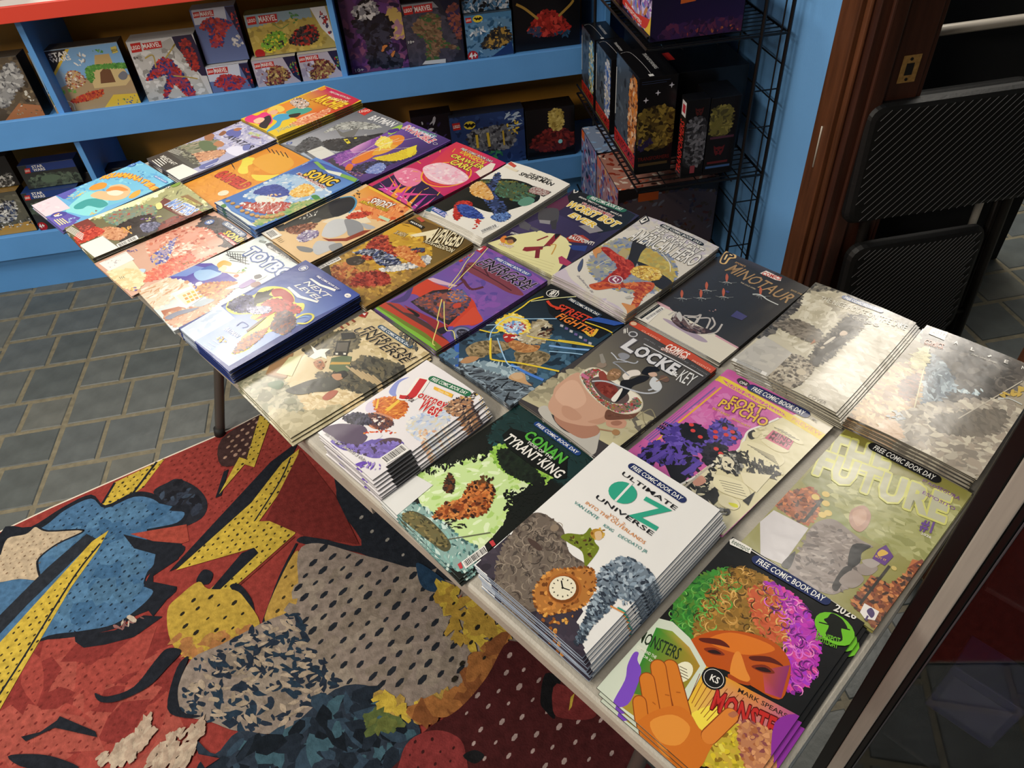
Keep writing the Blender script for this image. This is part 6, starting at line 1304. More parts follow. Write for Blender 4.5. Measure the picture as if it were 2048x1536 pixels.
["T","#8a8478","COMIC",[49.4,117.9,64,117.8,48.2,123],0.02,0,0,0.05]]},"locke":{"sz":[168,258],"p":[0.2499,0.7683,-57.89],"n":5,"t":2.4,"pg":"#6c665c","bow":[2,1],"bg":"#3e3a3b","sh":[["G",["#4a4648","#3c383a","#343032","#4a4644","#6a6458","#7c7666"],[-88.5,125.5,3.7,123.7,90.1,122.1,90.8,28.3,95.8,-96.2,-72.8,-22.2]],
["G",["#8a8470","#9a947c","#b8b08c","#c8c098","#b8b090"],[-79.9,-70.8,-34.8,-27.3,92.6,-52.9,95.8,-96.2,-81.5,-122.8]],
["N",["#a49c80","#8c866e","#bab294"],26,14,40,1.8,[-74.7,-106.3,-75.9,-53.2,-65.4,-15,-34.8,-27.3,-43.9,-89.6]],
["N",["#b8b090","#a8a080"],20,14,40,1.8,[60.1,-81.8,53.6,-26.9,79.4,-20.4,90.7,-81.2]],
["K","#8c8468",1.6,[64.4,-32,67.9,-6.7,85.1,-14.9]],
["K","#8c8468",1.6,[62.8,-17.9,79.5,-32.7,91.3,-27.2]],
["C","#b8b4ac",[-45.1,-123,-42.2,-107.5,-11.5,-121.6,17.5,-123.6,46.6,-104,47.5,-91.2,56.5,-103.2,69.2,-128.1,36.7,-134.3,-4.5,-133.1]],
["C","#a97a64",[-13.1,-120.1,-25.1,-103.6,5.2,-92.9,37.9,-85.5,48.2,-96.5,38.3,-118,12.2,-122.8]],
["C","#c49a82",[-33.3,-111.6,-45.4,-100.9,-53,-85.3,-62.6,-71.2,-65,-49.6,-64,-31.2,-58.3,-22.3,-34.8,-27.3,5.8,-41.4,30.6,-49.3,40.3,-64.8,37.2,-80.1,28.8,-94.4,9.9,-106.8,-10.1,-114]],
["C","#d0a890",[-50.6,-83,-59.1,-50.8,-46.9,-39,-10.7,-57.4,-7.3,-79.9,-24.6,-90.3]],
["C","#b88c74",[21.7,-89.2,30.5,-68.2,27.1,-52.7,38.1,-67,37.2,-80.1]],
["C","#c09078",[39.6,-68.6,39.6,-59.3,52.5,-49.8,61.4,-50.3,65.3,-61.8,55.1,-71.7,45.5,-75.1]],
["C","#9c6c58",[45.6,-65.8,50.2,-56.7,57.6,-55.5,56.8,-64,50.4,-68.7]],
["C","#6a4434",[28.8,-60.5,26.8,-49.9,46.6,-43.1,57.1,-23.5,58.4,-12.8,62.4,-37,53.3,-50.6,38.1,-67]],
["N",["#5c3a2c","#7c5240"],20,5,12,3,[30.9,-61.6,30.6,-49.3,58.5,-25.2,60.2,-39.2,38.9,-63.1]],
["C","#ba8e76",[-25.8,-91.4,-12,-84.4,9.8,-88.4,5.3,-102.1,-12.9,-104.3]],
["C","#c8bfa8",[-49.6,-31.3,-57.6,-18.1,-54.4,-1.6,-42.2,5.5,-20.5,7,18.3,3.7,41,2.5,56,-8.7,59.7,-24.1,48.9,-40.9,30.6,-49.3,4.2,-49.4,-23.8,-43.7]],
["C","#b0a490",[-47.3,-32.5,-55.2,-19.4,-52.6,-3.5,-40.5,3.6,-20.1,4,18.7,0.7,41.4,-0.4,53.5,-9.5,57.1,-23.5,47.1,-38.9,28.8,-47.3,3.6,-47.5,-23.4,-41.7]],
["C","#e2dccc",[-48.4,-30.2,-55.3,-18,-53,-3.1,-41.9,3.9,-20.9,4.9,17.9,1.6,42,0.2,54.5,-10.2,57.8,-24.4,47.7,-39.5,29.4,-48,4,-48,-22.9,-42.2]],
["N",["#a83838","#3c7a5c","#c87a94","#8a7a34","#4a4440"],60,4,10,1.8,[-48.9,-27.2,-51.2,-5,-39.6,2.7,-36.7,-15.4,-25.6,-32.1,0.2,-40.3,27.6,-36.3,38.5,-19.3,37.9,-3.8,53.7,-11,46.7,-38.4,25.2,-48.2,-10.1,-43.7]],
["P","#c06a8c",[-53.3,-26.3,-55.2,-19.4,-39.5,-19.8,-38.5,-25.8]],
["C","#5c4c48",[-30.6,-26.7,-35,-17.2,-26.9,-6,-2.5,-2.9,22.2,-5.8,33.9,-14.1,34.2,-26.7,19.8,-37.4,-1.4,-38.5]],
["C","#7a3028",[-25.3,-25,-22.6,-15.6,-7.3,-7.6,8,-9.6,16.7,-24.3,11.2,-32.8,-7.8,-31.6]],
["N",["#8a3c30","#6a241c"],16,8,20,2,[-25.8,-22.1,-5.6,-9.4,13.6,-20.8,-3.8,-31]],
["C","#8a4034",[-37.4,-2.2,-34.2,4.4,-16.3,-2.6,-16.6,-9.8,-26,-12]],
["C","#8a6a4c",[-22,-1.3,-28,10.3,-26.2,20.9,-16,23.6,-8.5,15.1,-7.4,2.5,-14.6,-4.5]],
["N",["#7a5a3c","#a07c58","#c49a7c"],20,5,12,2,[-20.8,-0.2,-27.3,14.5,-14.1,20.2,-9,4.4]],
["C","#8a7a6c",[-52,8.5,-51.8,15.8,-45.6,21.8,-39.1,17.3,-40.6,8.8,-47.3,5.9]],
["P","#8c8880",[-65.8,29.7,-63.3,34.7,-45.8,23.4,-46.3,17.5,-50.6,17]],
["C","#dcd4cc",[-6.7,16.9,-6.8,32.4,2.1,42.7,11.1,37.5,4.6,24.4,6.3,12.3]],
["C","#141214",[9,42.4,6.9,57.9,19.6,66.5,26.8,63,20,52.9,23.6,46,14.7,40.9]],
["C","#1a181a",[-0.3,5.9,7.9,20.6,12.7,35.6,24,43,25.5,30.8,19.9,11.9,23,-1.7,25.3,-19.2,23.9,-33.5,15.2,-12.7]],
["C","#e4e0d8",[15.2,-32.3,11.6,-16.1,10,-4.4,14.4,-6.8,23,-31.2]],
["C","#c8a894",[17.9,47.5,23.6,56.4,30.8,53,26.4,45.3]],
["K","#b8bcc4",3,[-31.1,-23.8,-16.6,-9.8,9.6,-1.4,36.4,7.9,50.5,21.6,51.5,35.8,39.9,44.7,30.7,42.7,44,31.9,41.6,19.5]],
["K","#9a9ea8",2,[0.6,23.9,-26.7,29.2,-36.8,30.2,-21.9,44.4]],
["K","#b0b4bc",2.4,[-37.1,40.7,-12.8,49.6,-11.3,58.2]],
["C","#8a8c94",[-44.1,48.6,-40.5,57.5,-29.2,59.2,-25.9,51.5,-30.4,43.6]],
["K","#c0c4cc",2,[-55.2,45.3,-46.1,43,-35.3,38.8]],
["C","#c8ccd0",[33.4,31.7,28.8,47.6,43.8,45.1,52.7,36.9,48.6,26.4]],
["E","#6a5044",[42.5,55.7,8,6.4]],
["K","#8a6a4c",2,[37.5,42.4,43.2,61.5]],
["K","#a0785c",2.4,[42.1,-88.9,61.3,-76.2]],
["E","#a07850",[63.4,-75.6,5.6,5.6]],
["P","#c0492e",[-82.2,129.4,-76.3,133.8,86.4,127.2,88.4,113.5,-80.8,116.8]],
["E","#a84430",[-77,123.5,7.2,6.4]],
["E","#d8b494",[-77,123.5,5.6,4.8]],
["T","#e8b49c","CLASSICS",[-55.8,116.8,-17.5,116.6,-57.4,120.6],0.01,0,0,0.05],
["T","#e8b49c","PRESENTS",[47.2,114.2,79.5,117.1,45.8,117.8],0.01,0,0,0.05],
["T","#f0e4dc","COMICS",[-1.5,109.5,37.8,112.4,-7.5,122.3],0.1,0.15,"#c0492e",0.14],
["T","#f0e4dc","GIVEAWAY DAY",[-3.9,102.3,39.6,108.7,-6.6,107.9],0.06,0.15,"#c0492e",0.11],
["T","#8a8a8c","JOE HILL \u00b7 GABRIEL RODRIGUEZ \u00b7 JAY FOTOS",[-39.4,104.5,82,105.6,-40.5,107.3],0,0,0,0.05],
["T","#e9e6df","#1",[-73.2,94.5,-68,99.4,-79.7,105.9],0.05,0,0,0.05],
["T","#d4d4d8","L",[-53.4,65.6,-30.8,65,-57.3,94],0.12,0,"#5a565a",0.14],
["T","#d4d4d8","OCKE",[-30.1,65.6,44.9,70,-40.3,89.3],0.12,0,"#2c2a2c",0.15],
["T","#e0e0e0","&",[41.1,68,54,71.9,38.6,77.7],0.08,0,0,0.05],
["T","#e0e0e0","KEY",[56,65.3,79.1,69.1,49.7,91.9],0.01,0,0,0.05],
["K","#d4d4d8",2,[-30.9,94.5,79.9,100.2]],
["E","#b8b8bc",[-59.3,101.8,8,7.2]],
["E","#4a484a",[-59.3,101.8,5.6,4.8]]]},"street":{"sz":[168,258],"p":[0.1452,0.9009,-56.57],"n":5,"t":2.4,"pg":"#3a3d42","bow":[2,1.5],"bg":"#223748","sh":[["G",["#101316","#14181c","#1c2c3a","#2c4a60","#44647a","#2c4458"],[-85.6,128.8,8.9,127,84.6,130.5,81,-9.6,85.6,-131.6,-83.9,-126.2]],
["P","#101214",[-84.3,107.8,-85.6,128.8,84.6,130.5,76.6,73.5,27.8,59.8,-27,66.1]],
["N",["#2c4a60","#3a5c74","#1c2c3a","#4a6c84"],60,14,40,2,[-77,-80.9,-65.7,-16.6,19.3,29.1,72.3,25.3,73.3,-51.3,5,-57.8]],
["P","#2a2e34",[-53,-125.1,-4.4,-101.9,42.8,-79.3,74.7,-76.9,85.5,-106.2,85.6,-131.6,5.5,-134]],
["N",["#1c2026","#3a4048","#6a7884","#90a0ac"],70,12,44,6,[-71.3,-123.8,-22.7,-104.5,51.5,-78.1,78.2,-80.3,84.9,-119.6,23.1,-131.2]],
["N",["#7a909c","#a8bcc4"],30,12,50,6,[-41.8,-111.3,-1.7,-85.4,55.5,-67.6,31.5,-82.8]],
["P","#2f5cb0",[-86.5,-93.2,-82.5,-85.8,-37.7,-125.4,-41.6,-129]],
["N",["#44607a","#5a7c94"],20,14,40,2,[-82.2,-126.5,-77.9,-104.1,-41,-121.3,-58.3,-130]],
["C","#8c7c5c",[-64.5,-84.5,-62.8,-64.2,-45.8,-45,-25.4,-34.1,-12,-36.8,-14.7,-54,-26,-68,-26.7,-86.7,-41.9,-97,-57.5,-93]],
["N",["#7a6a4c","#a08c68","#5c5038","#94805c"],60,9,24,2.8,[-61.1,-85.1,-54.6,-56.7,-21.4,-37.9,-17.4,-56.4,-36.6,-92.2]],
["C","#8a7a5a",[1.2,-39.5,15.9,-18.8,44.6,-7.2,54.4,-19.8,53.8,-41.5,60.3,-52.9,40.6,-67.5,28.3,-50.8,12.9,-50.6]],
["N",["#7a6a4c","#a08c68","#5c5038"],50,9,26,2.6,[5.8,-38.9,43.9,-11.5,50.2,-37.9,56,-53.4,39.5,-61.6]],
["C","#b0845c",[-43.7,-116.7,-45.9,-100.7,-32.6,-88.5,-28,-95.1,-32.5,-110]],
["C","#c09a70",[38.8,-89.8,37.3,-74,49.4,-66.4,62.7,-74.6,76,-75.7,61.2,-82.7]],
["C","#c8a884",[35.9,-82.2,42.4,-69.3,53.5,-72.8,48.2,-84.5]],
["C","#b07a48",[-22.7,-31.6,-18.7,-20.4,5.4,-13.5,20.7,-3.3,25.1,-17.8,11.1,-34.1,-10,-38.7]],
["N",["#c08c58","#8a5c34","#a06c40"],26,8,20,2.4,[-21.4,-30.4,10.1,-13,21.9,-9.6,6.5,-34.6]],
["N",["#c8c0a8","#a89c80","#8a7c60","#b0a484"],60,8,22,2.4,[-21.4,-7.7,-28.3,24.9,-22.8,45.7,0.6,43.1,19,13.8,14.2,-1.9,-3.9,-14.5]],
["N",["#15151a","#2c2420","#5a3a2c"],24,7,18,1.6,[-3.7,16,-9,34.4,6.7,44.7,18.6,32.4,10.4,17.3]],
["C","#a82c28",[-41.9,-26.2,-41.3,-14.1,-24.1,-10.1,-21.4,-22.9,-25.4,-34.1]],
["N",["#a82c28","#e0dcd4"],14,6,14,2,[-40.5,-24.9,-28.2,-6.2,-10.6,-13.1,-24.8,-29.7]],
["E","#d8b83a",[-44.6,4.4,24.8,21.08]],
["E","#7cb0d0",[-44.6,4.4,21.6,18.36]],
["E","#a8cce0",[-44.6,4.4,17.6,14.96]],
["E","#d8e8ec",[-44.6,4.4,11.2,9.52]],
["N",["#e8d04a","#f0e08a","#d8b02c"],40,6,24,5,[-75.8,-9.9,-75.1,23.1,-42.3,28.2,-18.7,10.2,-28.2,-6.2,-51.6,-19.6]],
["N",["#a8d0e8","#d8e8f0","#5c8cc8","#a83a3c"],30,6,16,2,[-61.7,-5.1,-54.2,13.6,-33.2,16.6,-25.5,-3.7,-41.3,-14.1]],
["K","#e0c43a",3.4,[-52.7,-43.6,-18.1,-75.2,-6.9,-75.8,30.2,-52.6,83.5,-24.7]],
["K","#e0c43a",3,[-83.6,-40.7,-55,-26.5,-73.1,0.5,-74.1,48.6,-76.1,72.1,-66.9,93]],
["K","#9cc4e4",2,[-49.9,-48.7,-67,-25.6,-71.3,14.3,-45.9,29,-6.8,64.1]],
["K","#e0c43a",2.6,[-13.2,-0.3,11.7,10.9,84.2,54.3]],
["K","#7ca8dc",4,[31.4,6.3,58.9,24,84.4,43.5]],
["K","#4a7cd0",5,[19.1,-66.3,50.1,-62.3,79.8,-55.4]],
["K","#9cc4e4",2,[-44.5,-36.2,-14.7,-54,16.5,-68.7,33.2,-60.4]],
["K","#e0c43a",2.6,[32.4,25.9,60.2,43.6,84.2,54.3]],
["K","#d8d8a0",2,[-73.8,69.8,-49.5,100,-22.9,127.9]],
["K","#e0c43a",2.4,[33.7,88.6,69.7,97.7,87.9,98.8]],
["K","#9cc4e4",2,[40.9,-3.4,67.6,17.3,83.8,28.4]],
["K","#b8d4e8",1.6,[-86.8,-27.8,-70,-12.7,-47.6,-8.1]],
["T","#c83c24","STREET",[-28.1,80.7,38.1,87.9,-35.1,96.8],0.06,0.2,"#141414",0.1],
["T","#dc7a2c","FIGHTER",[-11.4,64.8,64.9,70.4,-18.7,79.7],0.07,0.2,"#141414",0.12],
["K","#c83c24",5,[-53,88.4,-35.6,83,-13.7,90.3]],
["K","#e0b43a",5,[49.2,71.5,64.9,70.4,60.3,89.2]],
["P","#b8b4b8",[7.8,57.4,13.2,59.2,16.5,54.4,11.1,52.6]],
["P","#6a5c94",[18.5,57.3,23.9,59.1,27.2,54.3,21.8,52.5]],
["P","#b8b4b8",[29.2,57.3,34.5,59,37.8,54.2,32.4,52.5]],
["P","#6a5c94",[39.7,57.2,45,58.9,48.2,54.2,42.9,52.4]],
["P","#b8b4b8",[50.2,57.1,55.4,58.8,58.5,54.1,53.3,52.4]],
["P","#6a5c94",[60.5,57,65.7,58.8,68.8,54.1,63.6,52.3]],
["P","#b8b4b8",[70.8,56.9,75.9,58.7,78.9,54,73.8,52.3]],
["F","#1f2c3c","#f2f2ee",[-26.2,113.2,39.6,113.8,-28.2,119]],
["E","#e9e6df",[-60.6,109.3,12,10.4]],
["E","#101214",[-60.6,109.3,10.72,9.28]],
["T","#e9e6df","#1",[-64.2,104,-51.4,109,-71,116.1],0.08,0.2,0,0.05],
["T","#e9e6df","FREE",[-58.9,100.1,-50.6,105.4,-60.5,103],0.03,0,0,0.05],
["P","#2c50a0",[29.7,92.9,42.3,112.2,84.6,130.5,74.8,113.9]]]},"ered":{"sz":[168,258],"p":[0.049,1.052,-56.4],"n":5,"t":2.4,"pg":"#4a3a3c","bow":[2,1.5],"bg":"#6a4c94","sh":[["G",["#7a4c98","#8a4a9c","#8c58a8","#6a4ea4","#5c489c","#64509c"],[-92.7,132.2,2.9,126.5,87.5,122.4,85.4,-2.8,89.6,-128.5,-85.7,-11.5]],
["C","#5a4a98",[32.6,8.6,32.4,29.9,57.9,43.8,69,28.1,53.8,10.4,55.9,-4.4]],
["C","#5a4a98",[60.8,25.1,63.2,44.2,78.8,24.2]],
["N",["#74549c","#8454a4","#5c4894"],40,16,44,2,[-75,49.2,-75.6,116.8,77.1,113.2,86.2,22.5,65.4,-20.7,9.1,13.7]],
["C","#7a3c48",[-55.4,56.9,-64.2,72.9,-39.9,84.5,22.1,83,81.2,73,59.7,58.3,16.4,55.4,-34.2,52]],
["K","#4a2430",2.4,[-60.3,66.7,-1.8,66.6,57.9,65.5]],
["K","#4a2430",2.4,[-37.2,82.1,-1.8,66.6]],
["K","#5a2c38",6,[-56.5,60.6,-37.6,30.6,-29.3,28.8,1.7,20.3,13.3,39.3]],
["K","#5a2c38",4,[-25.2,27.9,-24.5,6]],
["C","#c0402c",[-76.9,-62.2,-92.2,-40,-98.1,-22.4,-82.5,-8.8,-56.3,-4,-31.1,-4.1,21.4,2.9,56.2,-12.5,80.1,-23.7,77.1,-46.3,54.5,-46.6,51.2,-73.5,-9.7,-62.8,-58,-54.3]],
["C","#4a3c74",[-76.1,-70.3,-89.9,-47,-91.8,-35.2,-67,-62.3,-60.4,-82.4,-78.5,-98.4]],
["P","#2c2428",[-51.5,-74.4,-47.1,-27.2,-28.5,-6.3,23.8,0.8,37.4,-29.2,48.9,-71.6,-16.5,-77.2]],
["C","#c84a34",[56.8,-68.5,46.4,-29.4,44.9,-10.1,71.9,-18.9,82.4,-25.7,74.9,-44.3,63,-58.9]],
["P","#c8a8b8",[-84.1,-10.1,-79,-1.1,-24.1,10.9,-28,-1.5,-68.2,-9.9]],
["P","#7a5c98",[-65.6,-12.1,-24.5,6,-32.4,-3.1]],
["N",["#5c4448","#3c3034","#7a4c48","#a0503c","#4c4460"],70,9,24,1.8,[-45.5,-69.1,-35.9,-26.1,10.6,1.9,32.3,-17.1,37.4,-61.9,-15.6,-68]],
["C","#8a5048",[-24.8,-25,-20.9,-12.8,-7.8,-18.6,-11.8,-30.7]],
["N",["#3a4468","#5a6490","#c87a44"],26,7,16,1.8,[-20.9,-12.8,-7.8,7.5,17.9,-4.5,5,-24.4]],
["C","#b84434",[12.3,-30.6,16.3,-18.6,27.4,-25.6,21,-35.4]],
["P","#8a2c34",[-52.7,-88.3,-36.2,-86.3,51.2,-73.5,60.7,-96.2,13.4,-91.4,-26.3,-94.1]],
["C","#1c1a1e",[-39.2,-89,-9.7,-87.6,-7.7,-94,-27.7,-95.4]],
["E","#262230",[51.8,-88.7,8,11.2]],
["E","#4c5274",[81.4,-69.9,20.8,17.6]],
["E","#7a80a0",[81.5,-69,16.8,13.6]],
["E","#2a2834",[81.4,-68.4,12,9.6]],
["N",["#6a6c80","#3a3a48"],16,5,10,1.6,[71.4,-71.1,80.4,-59.1,92.7,-67.4,83.8,-79.3]],
["P","#b0402c",[-85.6,-126,-86,-105,-67.2,-97,-2.9,-97.9,55.7,-96.8,87.1,-99.1,89.6,-128.5,-5.8,-124.5]],
["P","#6a7a2c",[-85.6,-126,-85.8,-118.6,-23.2,-116,38.9,-112,82.6,-114.4,89.6,-128.5,6.6,-129.3]],
["P","#7ab03c",[-82.5,-127.5,-81.9,-122.7,-8.2,-122.7,60.2,-119.6,85.8,-126.5,10.3,-129.8]],
["P","#4a3434",[-81.8,-105.7,-67.2,-97,21,-92.6,80.1,-97.9,65.2,-99.9,-30.1,-105.8]],
["P","#a03c34",[-81.5,-101,-61.3,-91.7,-15.5,-92.8,-35.1,-102]],
["K","#e0d47c",1.6,[-74.3,132.9,-53.6,77.4,-43.5,43.8,-25.9,-8.5]],
["K","#e0d47c",1.6,[-81.3,102,-70.2,72.5,-52.4,40.7,-33.6,-2]],
["K","#e0d47c",1.6,[-14.7,-33.3,23,-74.7,31.5,-79.2,62.9,-117.2,72.3,-120.1]],
["K","#e0d47c",1.6,[-6.8,-34.9,51.5,-81.1,65.8,-76.1,88.3,-90.5]],
["T","#17151a","ENERGON",[-47.6,87.3,78.4,92.3,-57.9,105],0.05,0.25,"#b09ab8",0.09],
["T","#17151a","UNIVERSE",[-50.1,75.6,78.3,81.3,-58.4,91.4],0.05,0.25,"#b09ab8",0.09],
["F","#4a5a98","#f2f2ee",[-31.7,110.8,48.8,114.5,-34.9,116.7]],
["P","#a83040",[-91.4,108.1,-96.4,124,-76,131.5,-68.8,107.8]],
["P","#e9e6df",[-86.5,112.3,-79.6,123.3,-78.2,112]],
["P","#b84038",[-91.5,66.1,-89.5,72.7,-77.7,70.8,-78.3,63]],
["N",["#5a7cb8","#b03c44"],12,6,14,1.6,[-86.1,78.1,-89,100.3,-74.5,93.1,-75.7,77.4]]]},"avengers":{"sz":[168,258],"p":[-0.063,1.2007,-54.71],"n":6,"t":2.3,"pg":"#2c241c","bow":[1.5,1],"bg":"#8a6a32","sh":[["G",["#5c4420","#6a5024","#5a4826","#7c6430","#8a7038","#8a5c30"],[-77,119,9.8,127,83.5,130.5,75.1,-0.3,77.4,-120.7,-71.8,-45]],
["C","#c89a2c",[-80.9,38.4,-83.9,83.7,-40.5,97.2,7,68.5,1.2,34,-36.8,23.1]],
["E","#dcb84a",[-24.5,60.8,20.8,20.8]],
["E","#e8d484",[-19.5,62.3,9.6,9.6]],
["N",["#b8902c","#a87c2c","#d0a83c"],50,14,40,2.4,[-71.8,-45,-70.9,36.2,-6,68.1,46.6,51.5,53.8,-36,5.2,-76.2]],
["N",["#b0883c","#94703a","#c09a4a","#7a5c2c"],70,12,34,2.4,[70,-110.1,-56.1,-108.3,-71.8,-45,37.7,-49.4,64.1,9]],
["N",["#8a4a2c","#a85c34","#6a3420","#c07848","#b88a4a"],100,10,28,2,[-45.7,-118.1,-61.6,-94.2,-53.7,-68.8,-0.6,-71.8,49.7,-48.5,59.8,-66.8,27,-102.7,-10.1,-115.8]],
["N",["#7a2820","#9c3428","#5a1c18","#b04838"],60,9,24,2.4,[-3.9,-74.5,23.1,-43.1,60.7,-57.2,37.4,-85.3,11.8,-106.6]],
["C","#3a302a",[-63,-62.1,-55.3,-41.3,-34.2,-38.6,-27.5,-56.8,-44.2,-70.5]],
["N",["#3c342e","#5a5048"],16,8,18,1.6,[-61.3,-60.7,-39,-37.6,-30.9,-59.6]],
["N",["#8a2820","#a83a2c","#5c1c18","#c86040"],80,9,22,2,[-42.4,-40.4,-82,16.9,-67.4,39,-28.8,19.5,34.1,51,13.1,24.2,-8.7,-12.9]],
["N",["#2c3450","#44507c","#1c2030","#a8acb8"],60,8,24,2.6,[-71.5,-39.9,-50.1,-7.7,8.1,0.8,37.9,-12.5,2.4,-32.3,-34.9,-24.7]],
["N",["#c8c8c4","#e0dcd4","#8a8c94"],40,8,20,2,[43,10.4,45.7,41.1,59.7,43,68.3,21.8,34.5,-33.7,14.1,-41.3]],
["N",["#c8783c","#a85028","#d89a58"],26,7,18,2,[-13.2,12.5,-4.9,39,68.3,21.8,55.2,11]],
["N",["#3c4460","#2a3048"],20,8,20,2.4,[-4.9,39,28.3,56,33.7,45.8,13.9,34.6]],
["B",[-85.2,-115.9,-82.7,-66.1,-70.6,-68.3,-74.8,-116.7]],
["P","#2a241c",[-74.8,-116.7,-74.5,-95.3,-39.1,-112.7,-33.8,-126.4]],
["T","#e4d8b4","ARMAGEDDON",[7,68.5,76.3,80.5,1.3,79.1],0.07,0.1,"#2a2014",0.13],
["T","#e4d8b4","AVENGERS",[7.4,73.9,73,102.2,-9.1,117.1],0.09,0.1,"#2a2014",0.14],
["P","#e4d8b4",[-32.3,67.3,-4,118.6,5.1,87.3,7.6,76.6,-4.6,87,-18.9,70.4]],
["T","#c8b48c","X-MEN",[-64.1,52,-36.3,56.3,-72.9,63.2],0.06,0,"#7a5a1c",0.1],
["P","#221c14",[-78.7,101.3,-75.7,109.1,-29.9,105.7,-28.8,96,-62.7,95.3]],
["T","#e9e6df","MARVEL",[-70.1,100.1,-33.6,100.1,-72.3,104.8],0.05,0,0,0.05],
["P","#b8503c",[-71.8,117.7,-69.7,124.8,-47.6,120.8,-49.7,113.7]],
["K","#5a4420",1,[-76.1,84.6,-57.9,88.5]]]},"spidey":{"sz":[168,258],"p":[-0.1658,1.3605,-56.45],"n":6,"t":2.3,"pg":"#4a3c2c","bow":[1.5,1],"bg":"#d9b98a","sh":[["G",["#d8902c","#d4702c","#d05a2c","#c86434","#d88a4c","#dca458"],[-73.4,130.6,2.4,131.8,76.1,128.5,80.9,70.2,27.4,41.5,-67.6,79.3]],
["P","#dcb83a",[-73.4,130.6,-65.6,134,72.5,131.3,77.8,124.2,-61.2,121.9]],
["N",["#e08a4c","#c85c30","#e8a868"],40,14,44,5,[-0.1,46.8,-29.4,99.1,70.6,124,70.3,66.7]],
["P","#ded0b4",[-23.6,15.4,-2.1,56.7,56,43.5,24.1,-5.8,-22.7,-23.6]],
["C","#3a3a38",[-76.7,-80.7,-79.2,-20.1,-82.1,48.9,-67.3,73.4,-44.1,74.7,-22.7,56.9,-16.6,32.9,-19.6,1.7,-40.8,-38.9,-43.6,-69.2,-54,-89.1]],
["C","#24242a",[-73.3,26.1,-72.5,53.9,-59.6,73.8,-37.2,68.4,-16.9,50,-12.7,24.7,-23.4,4.2]],
["K","#4a8cb0",4,[-78.5,57.9,-63.5,76.6,-39.3,72.7,-18.9,54.2,-9.1,33.4]],
["N",["#e8e4dc"],22,4,14,3.4,[-78.1,-48,-83.4,-12,-72.2,-2.5,-52.6,-20.6,-59.3,-43.4]],
["C","#4a4a48",[-44.6,-36.5,-45.1,-20,-30.2,-18.7,-28,-33.7]],
["P","#3c3a38",[-83.5,-97.7,-80.6,-78.4,-52,-92.9,-61,-100.5]],
["C","#c0c2c4",[13.9,-47.3,-8.1,-22.3,-10.4,1,4.1,13.3,22.2,9.1,45.4,-9.5,48.9,-28,42,-44.6,26.3,-52.7]],
["C","#8a8c90",[5.9,12,14.9,22.5,43.6,27.3,71.7,13,73.3,-1.7,62.8,-16,38.4,-4.6]],
["P","#8a3c28",[28.1,-56.5,42,-49.8,64.5,-25.2,68.2,15.4,78.7,27.1,80.2,4.2,74.8,-29.5,48.9,-54.4]],
["C","#b8babc",[42.1,-86.3,31.6,-69.3,45.5,-57.4,62.7,-47.8,76.2,-62,76,-82.5,72.6,-95.6,55.7,-95]],
["C","#7c7e80",[17.2,-107.8,28.4,-98.2,48.9,-90.7,55.7,-100.1,37,-111.2]],
["C","#8c8e90",[62.6,-63.4,69.6,-41.9,86.4,-48,86.2,-68.6]],
["C","#a8aaac",[43.6,27.3,59.5,35.4,77.9,37.4,70,22.4]],
["N",["#6a3c2c","#8a5038","#4a2c24","#b0806a"],50,7,18,2.2,[-59.6,-88.4,-51.1,-64.5,-33.4,-38.3,-20.5,-38.4,-14.5,-66.2,-24.9,-85.9]],
["N",["#7a6c94","#9c90b0","#5c5078","#d8d4d8"],34,7,16,2,[-10.4,-89.6,-18.2,-63.9,-0.4,-48.7,15.8,-61.7,12.6,-90.9]],
["N",["#b83c28","#d0543c","#8a2c20"],34,7,18,2,[2.1,20.1,-1.8,39.6,10.8,56.1,27.2,64.2,27.4,41.5,13,23.7]],
["P","#ddd8cc",[-82,-132.2,-83.3,-103.1,-40.7,-104.8,-41.7,-132.4]],
["B",[-80.5,-122.7,-80.2,-104.9,-43.3,-109.8,-44.6,-126.9]],
["K","#8a7a5c",1.2,[-38.4,-121.6,-38.7,-111.2]],
["K","#8a7a5c",1.2,[-31.9,-122.4,-32.2,-112]],
["K","#8a7a5c",1.2,[-25.4,-123.1,-25.7,-112.8]],
["K","#8a7a5c",1.2,[-19,-123.9,-19.2,-113.6]],
["T","#e9e6df","SPIDEY",[-12.9,82.9,45.3,96.7,-24.7,103],0.08,0.1,"#7a3018",0.13],
["T","#e4c43a","AMAZING FRIENDS",[-28.7,72.6,48,87.5,-35.7,81.7],0.05,0.1,"#5a2c18",0.1],
["P","#b8d0b0",[52.5,62.9,48.9,71.1,77.4,75.6,80.8,67.4]],
["E","#7a3020",[70.5,109.5,4,4]],
["N",["#2c2a30"],8,6,16,3,[-59.8,79.7,-72.3,100.1,-44.6,92.4,-44.3,80.5]]]}}
